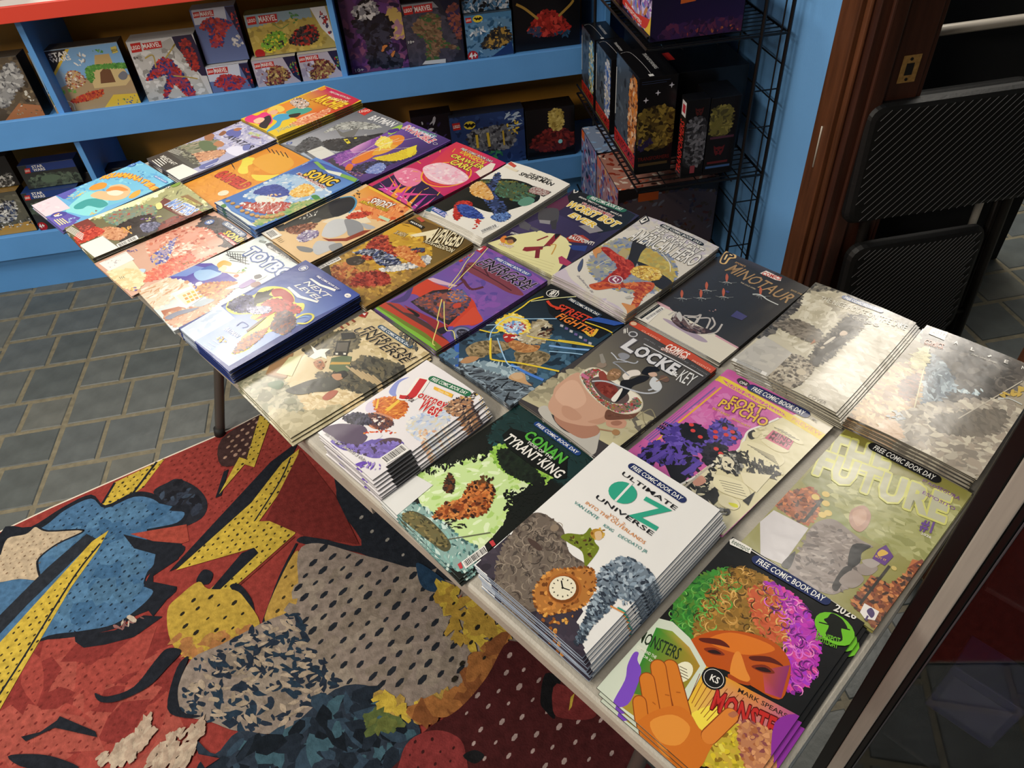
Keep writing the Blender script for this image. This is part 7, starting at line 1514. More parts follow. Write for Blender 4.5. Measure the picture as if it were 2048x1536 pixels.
RUG={"bg":"#843530","sh":[["N",["#8e3e37","#782f2c","#93473e"],90,120,300,1.6,[-1110.4,1032.5,-944.8,1009.3,-712.9,902,-726.6,689.9,-1017.7,734.7]],
["D","#6a2926",22,4,1.6,[-809.3,1515.7,-564.2,1618.3,-447.8,1475.9,-555,1312.1,-656.7,1226.9,-682.5,1341.3,-758,1433.4]],
["D","#6a2926",24,4,1.6,[-1055,854.5,-997.7,1008.6,-723.6,904.3,-673.4,776.1,-731.8,719.2,-1017.7,734.7]],
["P","#b39a3c",[-960.5,1395.1,-943.6,1463.6,-817.2,1523.8,-859.4,1429.7,-881,1409.6,-944.3,1368.8]],
["D","#3a311c",20,4.5,1.5,[-960.5,1395.1,-943.6,1463.6,-817.2,1523.8,-859.4,1429.7,-881,1409.6,-944.3,1368.8]],
["K","#1d2027",7,[-960.5,1395.1,-942.2,1463.3]],
["K","#1d2027",7,[-838.8,1515.4,-884.6,1412.1]],
["C","#23252c",[-829.5,1403.6,-795.7,1429.4,-767.9,1435.8,-710.7,1390.4,-677.7,1332.1,-687.7,1283.2,-746.5,1269.6,-781.6,1339.8]],
["N",["#2c323f","#1b1c22","#374252"],40,20,60,1.6,[-822.3,1397.8,-770.6,1432.1,-681.5,1333,-714.5,1300.9,-782.9,1348.1]],
["C","#1d2027",[-1133.3,1356.7,-1066.8,1404.7,-999.2,1434.3,-951.2,1386.5,-882.1,1415.7,-821.5,1393.5,-782.9,1348.1,-725.2,1334.9,-735.2,1274.7,-806.4,1268,-879.1,1273,-846.2,1225.2,-725.8,1209.2,-728.9,1170.6,-793.1,1139.6,-790.5,1108.8,-718.9,1083.2,-757,1043.1,-808.7,1026,-847.4,1003.6,-921.7,1001.4,-997.7,1008.6,-1110.4,1032.5,-1209.6,1350.9]],
["C","#416384",[-1095.8,1352.1,-1057.7,1393,-995.8,1419.5,-949,1376.3,-878.9,1398.4,-825.2,1377.9,-780.4,1331.6,-734.6,1313.3,-748.6,1283.8,-808.4,1279.8,-883,1277.6,-856.9,1234.8,-788.6,1198,-788.4,1162.7,-799.6,1144.5,-801.6,1107.9,-775.3,1085.6,-797,1051.7,-850.1,1016.4,-924.7,1014.1,-1000.3,1018.1,-1067.1,993.9,-1133.1,1037.4,-1200,1246.4,-1161.5,1310.1]],
["N",["#4a6e8e","#385a7b","#446582"],70,50,140,1.5,[-1081.7,1322.2,-887.8,1380.1,-779.1,1323.4,-843.4,1210.1,-798.5,1090.7,-886,1033.3,-993.2,1031.7,-993.1,1159.7]],
["D","#1d2c3c",24,4,1.6,[-1095.8,1352.1,-994.3,1412.5,-878.1,1394.1,-753.6,1317.6,-875.2,1283.4,-794.7,1199.3,-799.8,1097.5,-850.7,1019.6,-1000.3,1018.1,-977.7,1142.9,-935.8,1259.7]],
["P","#1d2027",[-882.7,1276.1,-826.9,1248.7,-726.3,1213,-728.4,1166.9,-783,1130.6,-780,1113.1,-719.4,1086.6,-763.5,1016.3,-777.6,1034.9,-752.1,1080.6,-801,1104.4,-787.2,1155.5,-788,1194.3,-846.2,1225.2]],
["P","#903f34",[-864.3,1273.4,-722.7,1271.9,-709,1216.5,-726.3,1213,-801.1,1237]],
["P","#1d2027",[-942,1019.6,-921.7,1001.4,-846.5,999.2,-786.6,1024.3,-740.9,1011.4,-798.5,972.2,-860.9,966.6,-908.8,969.2,-931.8,988.7]],
["N",["#ab9d8e","#765351"],10,20,50,3,[-854.4,1011.2,-787.2,1027.6,-790.5,1015.9,-841.8,1002.4]],
["C","#ab9a82",[-1187.2,1279.2,-1185.4,1330.3,-1139.1,1335.1,-1120.8,1355.4,-1083.9,1330.3,-988.3,1312.6,-1048.1,1284.8,-1082.4,1248.8,-1077.2,1219.3,-1060.6,1179.8,-1115.7,1194.6,-1185.7,1201.8,-1209.8,1277]],
["D","#765f4b",20,3.4,1.5,[-1189.7,1287,-1137.9,1331,-995.3,1311.9,-1081.4,1255.7,-1068,1186.2,-1163.8,1203.8]],
["K","#1d2027",5,[-1187.7,1280.7,-1185.8,1331.9,-1139.6,1336.7,-1120.8,1355.4,-1084.3,1331.9,-988.3,1312.6,-1047.7,1283.2,-1082.4,1248.8,-1078.4,1219.6,-1059.4,1179.6]],
["P","#252930",[-979.1,1299.2,-950.4,1277.8,-1070.9,1117.2,-1136.2,1014.3,-1152.9,1065.8,-1052.7,1214]],
["P","#b39a3c",[-923.2,1298,-958.9,1270.8,-1128.1,989.4,-1069,807,-1032.5,946.6,-977.7,1142.9,-939.1,1235]],
["D","#3a311c",22,5,1.4,[-923.2,1298,-957.5,1264.6,-1117,987.1,-1065.5,826.2,-1034.3,952.6,-979.4,1150]],
["K","#1d2027",5,[-935.8,1259.7,-978.7,1170.1,-1040.4,973.8,-1077.7,864.4]],
["P","#1d2027",[-441.9,1502.3,-518.8,1438.6,-745.9,1134.1,-716.4,1144.1,-553.7,1295.8,-477.4,1394]],
["P","#b39a3c",[-440.9,1469.7,-449.9,1387.6,-536.1,1238.9,-434.2,1219.7,-442.4,1178.8,-591,1045.6,-659.9,1039.9,-542.2,1159,-729.4,1134.5,-560.7,1305.4,-485.5,1429.1]],
["D","#3a311c",22,5,1.4,[-447.3,1462.1,-454.5,1388.7,-540.3,1238.3,-439,1219.3,-444.8,1179.4,-591.3,1048.9,-646.7,1044.7,-542.6,1163.4,-721.7,1141.1,-554.4,1303.9]],
["P","#1d2027",[-542.2,1159,-572,1149.9,-654,1036.7,-636.9,1033,-530.3,1140.7]],
["K","#1d2027",4,[-463.1,1443.4,-488.7,1362.6,-546.8,1243.6]],
["K","#76312b",5,[-643.9,1021.8,-590.6,1042.3,-443.4,1171.7]],
["C","#3c2a29",[-665.2,1560.1,-565.2,1632.6,-546.9,1619.1,-580.2,1470.9,-654.3,1457.1]],
["D","#977b6a",26,8,1.4,[-658.3,1558.4,-568.3,1627.3,-553.3,1610.7,-580.9,1480,-645.5,1466.5]],
["P","#1d2027",[-657.9,1343.7,-645.2,1433.1,-632.9,1438.9,-642.7,1348.4]],
["P","#b39a3c",[-561.7,1631.7,-527.5,1609.5,-562.5,1429.5,-590,1446.5,-649.6,1354,-607.1,1477.2,-586.1,1463.3]],
["D","#3f381a",20,5,1.4,[-561.4,1627.6,-532.2,1605.6,-563,1435.8,-588.6,1453.2,-626.1,1402.9,-599.9,1471]],
["C","#1d2027",[-674.8,1090.1,-661.6,1121,-636.9,1105.4,-644.9,1077]],
["C","#1d2027",[-592.3,1058.9,-569.9,1060.6,-538.1,1014.8,-529.5,975.3,-560.7,1019.7]],
["C","#a88d3b",[-732.2,1025.1,-709.7,1058.4,-669,1088.9,-643.3,1063.5,-579.8,1046.4,-548.8,1010.8,-513.9,947.5,-529.9,909.3,-587,898.2,-658.9,887.8,-711.2,941.9]],
["N",["#9e7441","#97683e"],40,20,60,1.6,[-717.7,967,-664.8,932.1,-526.7,938.2,-534.8,904.5,-659.2,890.7]],
["D","#25221b",42,7,1.8,[-720.9,1022.7,-667.2,1075.3,-578.9,1036.5,-527.7,950.4,-588.8,916,-698.4,945.1]],
["K","#1d2027",6,[-436.6,1148.4,-473.5,1059.5,-505.7,945.7]],
["C","#a58642",[-455.1,1096.1,-429.7,1118.4,-428.3,984.7,-467.2,934.5,-503.8,957.5]],
["D","#3a311c",36,6,1.8,[-454.8,1089.2,-435.1,1105.6,-434.1,992.3,-473.2,944.8,-495.9,961.9]],
["C","#21252c",[-437,1159.3,-401.3,1162.3,-276.8,1105.6,-322.8,1219.8,-337.9,1294.7,-302.7,1319.6,48,932.3,-117.5,968.4,-283.3,1085.9,-412.7,1139.5]],
["D","#908d86",60,7,1.4,[-304.2,1231.1,-200.4,1095.7,-60.6,969,-247.8,1092.1]],
["P","#682825",[-437.4,1464.3,-341.1,1279.2,-282.6,1110.5,-419.3,1166.3,-519.2,1241.2]],
["C","#81756c",[-432.7,1119,-383,1136.5,-283.4,1082.4,-170.4,1019.7,14.7,901.3,86.5,836.8,51,763.4,-41.4,707.1,-113.9,696.3,-194.8,687.7,-262,742.5,-342.7,756.7,-440.3,688.7,-538.3,706.3,-599.8,738.4,-667.6,769.8,-679.7,818.7,-658.9,887.8,-593.6,911.2,-505.7,945.7,-430.8,978.9]],
["N",["#7a6f64","#887d71"],60,60,160,1.6,[-422.6,1075.3,-226.9,1038.9,-15.8,883.1,-89.8,727.7,-291.6,769.8,-539.8,723.7,-619.1,816.7,-451.8,952.4]],
["D","#21252c",42,10,2.1,[-429.7,1118.4,-371.1,1130.2,13.8,895.3,53.9,808.4,-92.3,707.3,-241.9,738.4,-342.7,764.6,-427.7,887.6,-433.4,973.2]],
["N",["#222b38","#233241"],230,16,60,2.2,[-658.5,885,-593,905.3,-435.9,967.5,-332.5,767.7,-440.5,693.6,-538.7,711.2,-600.1,741,-665.8,774.5]],
["N",["#9e8f7d","#938573"],120,16,50,2.6,[-647.1,877,-451.8,952.4,-342.7,769.8,-440.8,698.5,-600.7,746.1,-664.8,784.5]],
["C","#1d2027",[-694.5,785.5,-688,874.4,-665,894.8,-678.7,829.1,-663.2,774,-621.4,755.3,-650.9,756.4]],
["C","#1d2027",[-857.5,852.9,-828.4,839,-775.4,849.2,-738.8,901.8,-716.6,925.6,-683.2,912.8,-709.2,878.9,-743.9,842.6,-800.4,823.8,-841.5,830.2]],
["P","#1d2027",[-991.1,787.3,-953.4,789.4,-924.4,807.4,-920.7,815.7,-837.3,767.2,-830.4,753.6,-887.8,777.5,-925.4,792.6,-978.2,775.4]],
["C","#1d2027",[-1006.4,751.1,-955.5,745.5,-903.8,728,-854.1,697.2,-957,717.8]],
["C","#29323e",[-625,707,-582.4,670.1,-538.3,706.3,-449.9,685.8,-342.7,754.1,-262,742.5,-195.2,682.7,-171.3,614.9,-208.7,498.7,-617.4,579.6,-578.2,632.8,-610.3,666.5]],
["N",["#1e2630","#2e3e4d","#395460","#151b22"],120,40,110,1.8,[-601.8,674,-449.6,681,-342.7,738.5,-262.4,732.2,-197,658.4,-205.6,540.6,-576.2,614.6]],
["N",["#4f5b33","#5c6334"],26,30,70,1.8,[-284.6,666.6,-263.6,701.8,-206.3,665.2,-227.7,635.8]],
["N",["#b39a3c","#9e8241"],26,30,80,1.8,[-262.4,732.2,-194.8,687.7,-113.9,696.3,-168,652.5,-235.4,671.2]],
["N",["#a89886","#9e8b7a"],110,20,60,2.2,[-821.9,709.2,-755.4,743.2,-731.7,772.9,-715.5,735.1,-747.9,703.6,-781.6,684.4]],
["N",["#a89886","#9e8b7a"],90,20,60,2.2,[-716.9,688,-675.7,727,-610.7,748.1,-623.7,697.3,-627.3,653.4,-704.2,668.9]],
["P","#782e2a",[-621.2,678,-571.8,658.7,-598.4,645.8]],
["C","#223950",[-142.9,1024.8,-96,976.4,-80.7,946.6,-113.8,938.1,-139.4,958.3,-147.5,998.5]],
["P","#90402e",[-49.7,919.1,-88.1,882,-58.9,900.7]],
["N",["#b39a3c","#9e8036"],60,40,90,1.8,[-107.7,952.5,-55.7,925.5,23.4,848.2,41.1,796.5,-16.4,762.8,-71.3,801.8,-105.6,885.7]],
["N",["#905e33","#764829"],80,40,100,1.6,[-86.3,682.3,-43.8,750.6,32.6,798.3,29.1,753.2,-24.3,711.6,-89.8,654.5,-193.6,663.7]],
["D","#25221b",46,7,1.8,[-104.8,936.2,21.8,838.8,29.5,780.4,-63.7,728.5,-118.3,689,-54.4,798.2]],
["C","#411b1c",[38.7,783.1,95.6,721.4,133,661.9,193.2,576.6,247.1,490.5,247.7,420.6,-241.8,517.8,-215,583.6,-156.3,632.4,-89.3,658.4,-24.3,711.6]],
["D","#9a8783",44,7,1.9,[40.5,768.9,93.9,713,193.2,576.6,225.1,482,-88.2,544.9,-94.6,615.9,-73.5,655.2,-16.2,709.9]],
["C","#762f2f",[-227.1,514.8,-215,583.6,-193.2,616.7,-148.9,627,-107.2,610.7,-87.9,576.5,-103,490.2]],
["D","#3a1919",30,5,1.2,[-211.7,575.6,-189.6,612.2,-111.5,607.8,-96.9,567.2,-106.9,518.7]],
["C","#1a1a1c",[-93.1,566.4,-69,572.7,-51.7,558,-72.5,547.6]],
["C","#141416",[76.7,640.5,98.4,694.6,127.8,675.7,103.9,643,98.4,599.9,82.4,619.1]],
["C","#682929",[118,669.2,182.1,610.6,171.3,585,117.6,596,97.9,615.9]],
["P","#b39a3c",[148.9,641.9,136.5,616,128.9,609.5,139.2,635.7]]]}
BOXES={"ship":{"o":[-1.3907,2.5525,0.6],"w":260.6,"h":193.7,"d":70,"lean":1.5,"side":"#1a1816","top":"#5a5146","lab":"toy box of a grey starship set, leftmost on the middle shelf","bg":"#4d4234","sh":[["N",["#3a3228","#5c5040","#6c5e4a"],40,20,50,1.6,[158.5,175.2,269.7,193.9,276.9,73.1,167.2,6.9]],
["N",["#9a9a98","#7c7c7c","#b8b8b6","#56565a"],46,12,34,2,[190.6,147.6,232.6,175.3,245.7,164.2,245.5,116.5,209.6,91.9,159.3,48.8,133.1,72.4]],
["N",["#c8c4b8","#8a7a60"],10,10,18,1.6,[234.2,88.6,256.6,90.6,247.5,57,224.9,55]],
["P","#a26a44",[133,6.5,201.2,55.7,272.5,38.5,270.1,5.6]],
["N",["#d8d4cc","#6a5a40","#9a8a70"],12,9,16,1.8,[169.9,22,204.5,52.8,265.7,39.4,258.9,14.9]],
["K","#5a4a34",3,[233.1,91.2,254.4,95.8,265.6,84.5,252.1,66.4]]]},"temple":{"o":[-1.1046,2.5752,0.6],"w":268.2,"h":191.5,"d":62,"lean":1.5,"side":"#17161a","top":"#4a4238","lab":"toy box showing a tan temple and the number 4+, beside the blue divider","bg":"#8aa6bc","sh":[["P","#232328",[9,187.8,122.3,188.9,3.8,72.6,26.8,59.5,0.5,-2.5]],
["P","#78a4cc",[119.7,188.2,271.9,189.3,271.1,92.4,104.1,79.3,63.5,138.4]],
["P","#a58c68",[-0.7,63.1,112.5,98,271.1,92.4,270.2,-3.8,1.2,-1]],
["P","#5c6a4c",[1.7,57.8,29,64.2,45.7,36.7,4.4,21.8]],
["P","#d6b43c",[112.6,188.2,124.1,187.7,3.8,72.6,11.5,88.9]],
["P","#c8b07c",[149.7,127.5,176.5,133.7,188.3,161,231.2,160.4,231.5,126.8,254.6,123.9,265.4,78.3,243.6,61.1,146.2,63.8]],
["P","#b89c68",[188.3,161,231.2,160.4,230.2,129.4,177.8,131.2]],
["P","#6a4830",[170.9,75.6,182.6,108.7,200,121.1,216.5,114.1,217.1,74.6]],
["N",["#4c8a3c","#3c7430","#68a048"],30,9,20,1.6,[149.7,127.5,194.8,131.4,284.2,125,278.6,111.1,170.5,120,149.8,83.3,137.7,94.8]],
["N",["#4c8a3c","#68a048"],10,8,14,1.8,[187.3,175.3,218.7,176.1,217.1,166.9,191.2,167.7]],
["C","#6e7078",[231.9,92.5,251.6,104.8,261.8,93.6,251.4,80.1,236.4,79.6]],
["N",["#6aa04a","#588c3c"],14,10,22,2,[42.6,72.5,92.8,75.8,85.3,59.3,42.8,62.4]],
["N",["#c8a45c","#6a4a2c","#e0d8c8","#a8503c"],26,8,18,1.6,[82.2,116.6,113.7,122.3,130.8,95.7,113.3,78.1,72.3,73.5]],
["N",["#b83428","#8a2820","#c8642c"],26,9,22,2.4,[59.6,34.9,121.4,52,167.4,56,154.5,37.5,101.5,29.2,66.7,28.8]],
["N",["#8a8a8c","#e0e0dc"],10,14,28,2,[136,172.1,173.1,169.9,140,138.3,115.3,136.6]],
["P","#d6b43c",[147.3,-2.8,194.1,37.3,271.8,32.1,270.5,-2.8]],
["N",["#8a7a5c","#4a5c8a","#5a7a3c"],16,8,15,1.8,[176.6,19.2,260.3,28.5,260.1,2.8,176.2,6.3]],
["P","#c8b85a",[243.3,177.8,261.1,180.3,260.4,161.5,242.6,159]],
["T","#2a2620","JEDI",[241.3,163.9,259.7,165.4,243.2,170.8],0.06,0,0,0.05],
["P","#b82420",[18.9,176.3,49.5,177.3,42.9,150.5,12.2,149.8]],
["T","#e9e6df","LEGO",[16.1,157.9,43.2,158.7,18.9,168.7],0.07,0.15,0,0.05],
["T","#e9e6df","STAR",[56.4,168.8,116.5,170.8,60.9,181.4],0.08,0,0,0.05],
["T","#e9e6df","WARS",[54.5,154.8,117.1,156.5,58.6,166.6],0.08,0,0,0.05],
["E","#a81f22",[30,13.2,22,22]],
["K","#e9e6df",1.5,[2.1,22.1,15.7,35.6,41.7,38.8,61,27,59.5,4]],
["T","#e9e6df","4+",[8.8,4.7,51.1,5.1,21.8,29.7],0.1,0,0,0.05],
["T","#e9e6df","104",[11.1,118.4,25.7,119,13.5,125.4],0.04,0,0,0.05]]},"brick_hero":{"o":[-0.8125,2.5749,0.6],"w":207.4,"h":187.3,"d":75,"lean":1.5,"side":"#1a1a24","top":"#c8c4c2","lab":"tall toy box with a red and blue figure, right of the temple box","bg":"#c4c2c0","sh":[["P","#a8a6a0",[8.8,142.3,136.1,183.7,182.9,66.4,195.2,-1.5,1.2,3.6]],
["N",["#b8b6b2","#8c8a84","#d0ceca"],40,20,60,1.6,[9.8,132.6,130.4,141.7,174.1,11.6,7.4,13.1]],
["P","#20203c",[140.2,194.8,199.8,199.4,219.8,56.7,190.8,60.4,144.7,154.3]],
["N",["#a83028","#7a2420","#20203c"],26,10,26,1.8,[157.4,162.2,188.7,167.9,191.1,90.3,168.7,83.2]],
["N",["#b83028","#8a2420","#2c3c7c","#24305c","#c84438"],80,10,26,2,[18.5,67.6,79.6,123.8,109.5,125,127.5,93.4,152.9,9.3,125.1,2.6,100.6,46.8,60.3,6,54.3,17.2,87.3,78.7]],
["K","#a8924a",4,[100.1,126.1,143.4,163.9,133.1,155.7]],
["K","#a8924a",4,[39.4,133.7,66.3,140,61.4,101.7]],
["K","#a8924a",4,[104.6,71.5,150.7,60.5,175.4,52.3]],
["P","#b82420",[12.3,180.8,43.4,181.8,38.9,154.8,7.7,154.1]],
["T","#e9e6df","LEGO",[10.9,162.2,38.5,163.1,12.9,173.2],0.07,0.15,0,0.05],
["P","#b82828",[47.1,178,105.3,178.9,102.8,159.4,45,157.9]],
["T","#e9e6df","MARVEL",[46.8,162.4,100.5,163.5,49,175.4],0.05,0,0,0.05],
["T","#2a2a2c","8+",[5.5,134.1,20.2,134.2,7.9,142.4],0.05,0,0,0.05]]},"robot_low":{"o":[-0.6093,2.5773,0.6],"w":141,"h":83.3,"d":60,"lean":1.5,"side":"#16161e","top":"#c8c6c8","lab":"small figure box at the bottom of its stack of two","bg":"#5c6c98","sh":[["P","#c4c8d4",[6.7,84.6,112,83.7,106.8,34.1,3.3,37.3]],
["P","#1e2040",[111.3,81.3,156.6,80.6,146.6,-76.3,138.4,-32.4]],
["N",["#a83030","#c84038","#7a2424"],14,10,20,1.6,[115.8,63.3,146.6,64.4,146.8,13.5,123.9,6.1]],
["N",["#b03030","#8a2828","#2c3c78","#c84a40"],60,10,28,2,[17.1,25.3,51.9,53.8,116.6,32.8,92.6,5.1,63.5,-38.3,33.6,-34.3,43.3,11.5]],
["N",["#d8d4d0","#b8b4b0"],20,12,26,1.6,[102.9,-11.9,140.1,-9,140.4,-43.3,97.1,-48.1]],
["P","#b82420",[9.1,76.8,29.4,77.4,27.4,59.5,7.1,59.1]],
["T","#e9e6df","LEGO",[8.9,64.5,26.8,65,9.8,71.8],0.07,0.15,0,0.05],
["P","#b82828",[32.1,77.9,74.7,77.5,71.8,58.8,28.9,59.3]],
["T","#e9e6df","MARVEL",[31,62.5,70.7,62,33.3,75.7],0.05,0,0,0.05]]},"mech_a":{"o":[-0.4568,2.5721,0.6],"w":142.2,"h":86.5,"d":60,"lean":1.5,"side":"#1c1a26","top":"#c4c0b8","lab":"left of two matching mech figure boxes in the bottom row","bg":"#b0a8b4","sh":[["P","#1e2040",[102.1,85,143.5,87.3,144.3,1.1,121.8,24.6]],
["N",["#5c9a4c","#a83028","#8a7a3c"],16,9,18,1.6,[112.3,66.3,143.4,67.4,141.9,22,118.1,30.2]],
["N",["#6a2c30","#8a3c38","#a8884a","#4a2024","#c8b06c"],60,10,26,2,[23.7,42.3,60.3,62.9,98.5,53,111.8,25.9,86.4,8.6,72.9,-2.6,32.8,2.6]],
["N",["#c8c4d4","#9890a4"],20,16,40,1.6,[6.8,54.6,50.4,64.1,26.4,16.4,3.6,9]],
["P","#b82420",[8.4,76.9,27.8,77.5,26.7,60.3,7.2,59.9]],
["T","#e9e6df","LEGO",[8.7,65.1,25.9,65.6,9.3,72.1],0.07,0.15,0,0.05],
["P","#b82828",[30.4,77.6,70.5,77.6,69.1,61.7,28.6,60.9]],
["T","#e9e6df","MARVEL",[30.2,64.7,68,64.9,31.3,75.5],0.05,0,0,0.05]]},"mech_b":{"o":[-0.3083,2.5732,0.6],"w":139.2,"h":86.7,"d":60,"lean":1.5,"side":"#1c1a26","top":"#c4c0b8","lab":"right of two matching mech figure boxes, next to the divider","bg":"#b0a8b4","sh":[["P","#1e2040",[98.9,87.5,140.6,89.8,144.9,3.2,121.3,26.9]],
["N",["#5c9a4c","#a83028","#8a7a3c"],16,9,18,1.6,[110,68.8,141.3,69.9,141.6,24.3,117.3,32.5]],
["N",["#6a2c30","#8a3c38","#a8884a","#4a2024","#c8b06c"],60,10,26,2,[21.4,44.6,57.5,65.3,96.5,55.4,111.1,28.2,86.1,10.8,73,-0.5,32.3,4.8]],
["N",["#c8c4d4","#9890a4"],20,16,40,1.6,[3.9,56.9,47.5,66.5,25.3,18.6,2.5,11.2]],
["P","#b82420",[4.6,79.3,24.2,79.9,23.7,62.7,4.1,62.3]],
["T","#e9e6df","LEGO",[5.4,67.5,22.7,68,5.6,74.5],0.07,0.15,0,0.05],
["P","#b82828",[26.8,80.1,67.3,80,66.5,64.1,25.6,63.2]],
["T","#e9e6df","MARVEL",[27.1,67.1,65.2,67.3,27.8,78],0.05,0,0,0.05]]},"masked_figure":{"o":[-0.1445,2.583,0.6],"w":194.6,"h":275.8,"d":100,"lean":1.5,"side":"#121014","top":"#241c30","lab":"large dark purple figure box, first in the right bay","bg":"#3c2450","sh":[["N",["#4c2c60","#6a3c7c","#2c1c3c","#8a5070"],60,30,80,1.8,[5.5,230,197.2,208.5,193.2,8.5,3.9,3.6]],
["N",["#c8a860","#a87a8c"],26,30,70,1.8,[155.7,187.2,193.2,156.5,189,102.9,151,107.4]],
["N",["#16141a","#22202c","#383848"],80,24,60,1.8,[37.2,161.3,109.6,192.4,155.8,134,136.7,81.6,173.7,11,67.3,24.4,72.1,98.6]],
["N",["#c8c4c0","#8a888c","#e0dcd8","#1c1a1e"],40,16,40,1.8,[45.4,199.7,96.2,219.8,123.4,190.9,94.5,163.5,49.2,173.1]],
["N",["#c87a3c","#5a4a7c"],14,14,30,1.8,[104.8,66.9,149.5,98.5,149.4,42.6]],
["T","#e9e6df","10+",[11.9,6.5,40.1,6.7,12.6,16.9],0.02,0,0,0.05]]},"tree_figure":{"o":[0.0496,2.5739,0.6],"w":190.3,"h":199.2,"d":70,"lean":1.5,"side":"#121216","top":"#26242c","lab":"dark toy box with a brown branching figure, in the right bay","bg":"#2a2832","sh":[["P","#8a888c",[2.7,195.9,104.4,195.3,120.8,176,6.4,175.9]],
["P","#1c1c30",[123.7,197.4,189.6,190.1,189.4,16.7,177.2,84]],
["N",["#6a3c34","#8a4c40","#3a2c4c"],30,16,40,1.6,[148.6,168.4,182.8,173.3,181,74.3,156.3,113.9]],
["N",["#3a3844","#4a4654"],40,24,60,1.8,[8.2,158.1,119.1,163,159.7,20.4,9.4,15.2]],
["N",["#5c4432","#7a5c44","#3c5c34","#8a6a50"],90,14,38,2.4,[26.1,120.2,75.3,159.2,117.3,149.9,117.9,81.9,172.4,42.6,114.2,54.4,88.3,10.1,60.3,23.2,68.4,78.6]],
["P","#c8c8c8",[42.8,6.2,54.4,16.8,124,15.3,122.3,2]],
["P","#b82420",[6.4,189.9,35.9,190.8,37.8,165.9,8.2,165.2]],
["T","#e9e6df","LEGO",[9.4,172.7,35.5,173.6,8.8,182.9],0.07,0.15,0,0.05],
["P","#b82828",[40.9,189.4,101.5,191.3,100.5,167.3,43,166.4]],
["T","#e9e6df","MARVEL",[43.7,170.8,98.3,172.4,43.1,185.7],0.06,0,0,0.05],
["T","#e9e6df","10+",[7.1,77.7,28.1,77.9,7,86],0.03,0,0,0.05]]},"vehicle_low":{"o":[0.2488,2.5777,0.6],"w":159.7,"h":140,"d":62,"lean":1.5,"side":"#14181e","top":"#4a5c6c","lab":"toy box with a black and gold vehicle, lower of its stack","bg":"#4a7ca4","sh":[["N",["#5c8cb4","#3a6890","#8ab0c8","#2c5474"],50,16,40,2,[-0.1,98.6,149.7,117.5,157.2,9.2,5.5,13.5]],
["N",["#1c1c20","#38342c","#a8843c","#2c2c30"],60,14,36,2,[54,45.6,97.7,87,137.5,86.9,155.1,52.3,113,29,62.6,30.4]],
["N",["#d8dce0","#a8b4bc"],16,12,26,1.8,[3.8,88.9,59.3,100.7,67.4,81.4,16.9,73.5]],
["P","#20386a",[80.1,-0.5,154.4,42.9,159.4,3.2]],
["E","#a81f22",[18.2,9.6,18,18]],
["T","#e9e6df","4+",[5.4,3,32.8,3.4,6.4,22],0.1,0,0,0.05],
["P","#b82420",[4.6,132.1,23.2,132.6,25.3,116.8,6.6,116.4]],
["T","#e9e6df","LEGO",[7.1,121.2,23.5,121.6,6.3,127.6],0.07,0.15,0,0.05],
["E","#e0c83a",[46,125.9,17,11]],
["P","#141414",[31.5,127.6,37.8,131.4,42.3,128.1,45.6,131.4,48.1,127.5,54.4,131.3,60.7,126,54.7,124,51.4,120.8,45.7,123.2,40.6,120.7,38.1,125]]]},"bust_red":{"o":[0.4159,2.5896,0.6],"w":227.6,"h":227.5,"d":100,"lean":1.5,"side":"#0c0c0e","top":"#141214","lab":"black toy box with a red bust, at the right end of the middle shelf","bg":"#0f0d10","sh":[["N",["#a82820","#8a2018","#c03c30","#5c1410"],70,18,44,2,[51.8,69,99.4,118.8,144.2,109.1,193.9,61.6,152.6,43,81.2,46.8]],
["N",["#26304c","#3a3c50"],20,16,34,1.6,[46.8,69.6,82.5,74.7,91.2,40.8,55.4,40.4]],
["K","#a8843a",8,[11.8,151.3,40.4,134.6,83.5,97.8]],
["K","#a8843a",8,[154,98.8,195,130.5,205.2,142.9]],
["N",["#20384c","#2c4a64"],16,14,30,1.8,[122,46.6,193.8,52.2,183.2,29.8]]]},"trooper_front":{"o":[-1.5796,2.5587,0.215],"w":231.7,"h":154.5,"d":60,"lean":1.5,"side":"#141414","top":"#8a6a30","lab":"toy box with a row of small white figures, lower shelf at left","bg":"#4c4a40","sh":[["N",["#5c5a4c","#38382f","#6c6a5c"],40,16,40,1.8,[167.6,128.2,246.6,126.3,230.1,23.8,112.6,20.8]],
["N",["#d8d8d4","#a8a8a4","#44506c","#2c2c34"],60,12,30,1.8,[159.9,113.2,208.5,116.2,182.4,54.3,128.6,52]],
["P","#b08a44",[118,31.3,233.2,40.3,230.3,2.1,101.8,-0.3]],
["N",["#d8d8d4","#8a8a86","#1c1c1c"],10,8,16,1.8,[108.2,21.5,133,51.3,130.8,23.4]],
["N",["#d8d8d4","#8a8a86","#1c1c1c"],10,8,16,1.8,[140.7,22.9,164.8,51.6,163.3,24.8]],
["N",["#d8d8d4","#8a8a86","#1c1c1c"],10,8,16,1.8,[173.2,24.3,196.6,52,195.9,26.1]],
["N",["#d8d8d4","#8a8a86","#1c1c1c"],10,8,16,1.8,[205.8,25.6,228.5,52.3,228.5,27.5]]]},"creature_low":{"o":[-1.3347,2.55,0.215],"w":186.2,"h":144.3,"d":60,"lean":1.5,"side":"#10131c","top":"#20386c","lab":"lower of two matching navy toy boxes behind the far table end","bg":"#2c3030","sh":[["P","#1f3a7c",[21,165.2,187.6,165.6,178.5,119.1,15.6,120.7]],
["N",["#3c4640","#4c5c50","#26302c","#5c6c5c"],50,16,40,1.8,[13.3,96.6,76,108.3,164.9,94.1,166.9,66.2,16.2,63.1]],
["C","#566a58",[46.7,96.7,83.6,104.4,111.2,91.8,79.4,74.9,48.2,80]],
["P","#b82420",[10,136.1,28,136.5,23,118.7,4.9,118.5]],
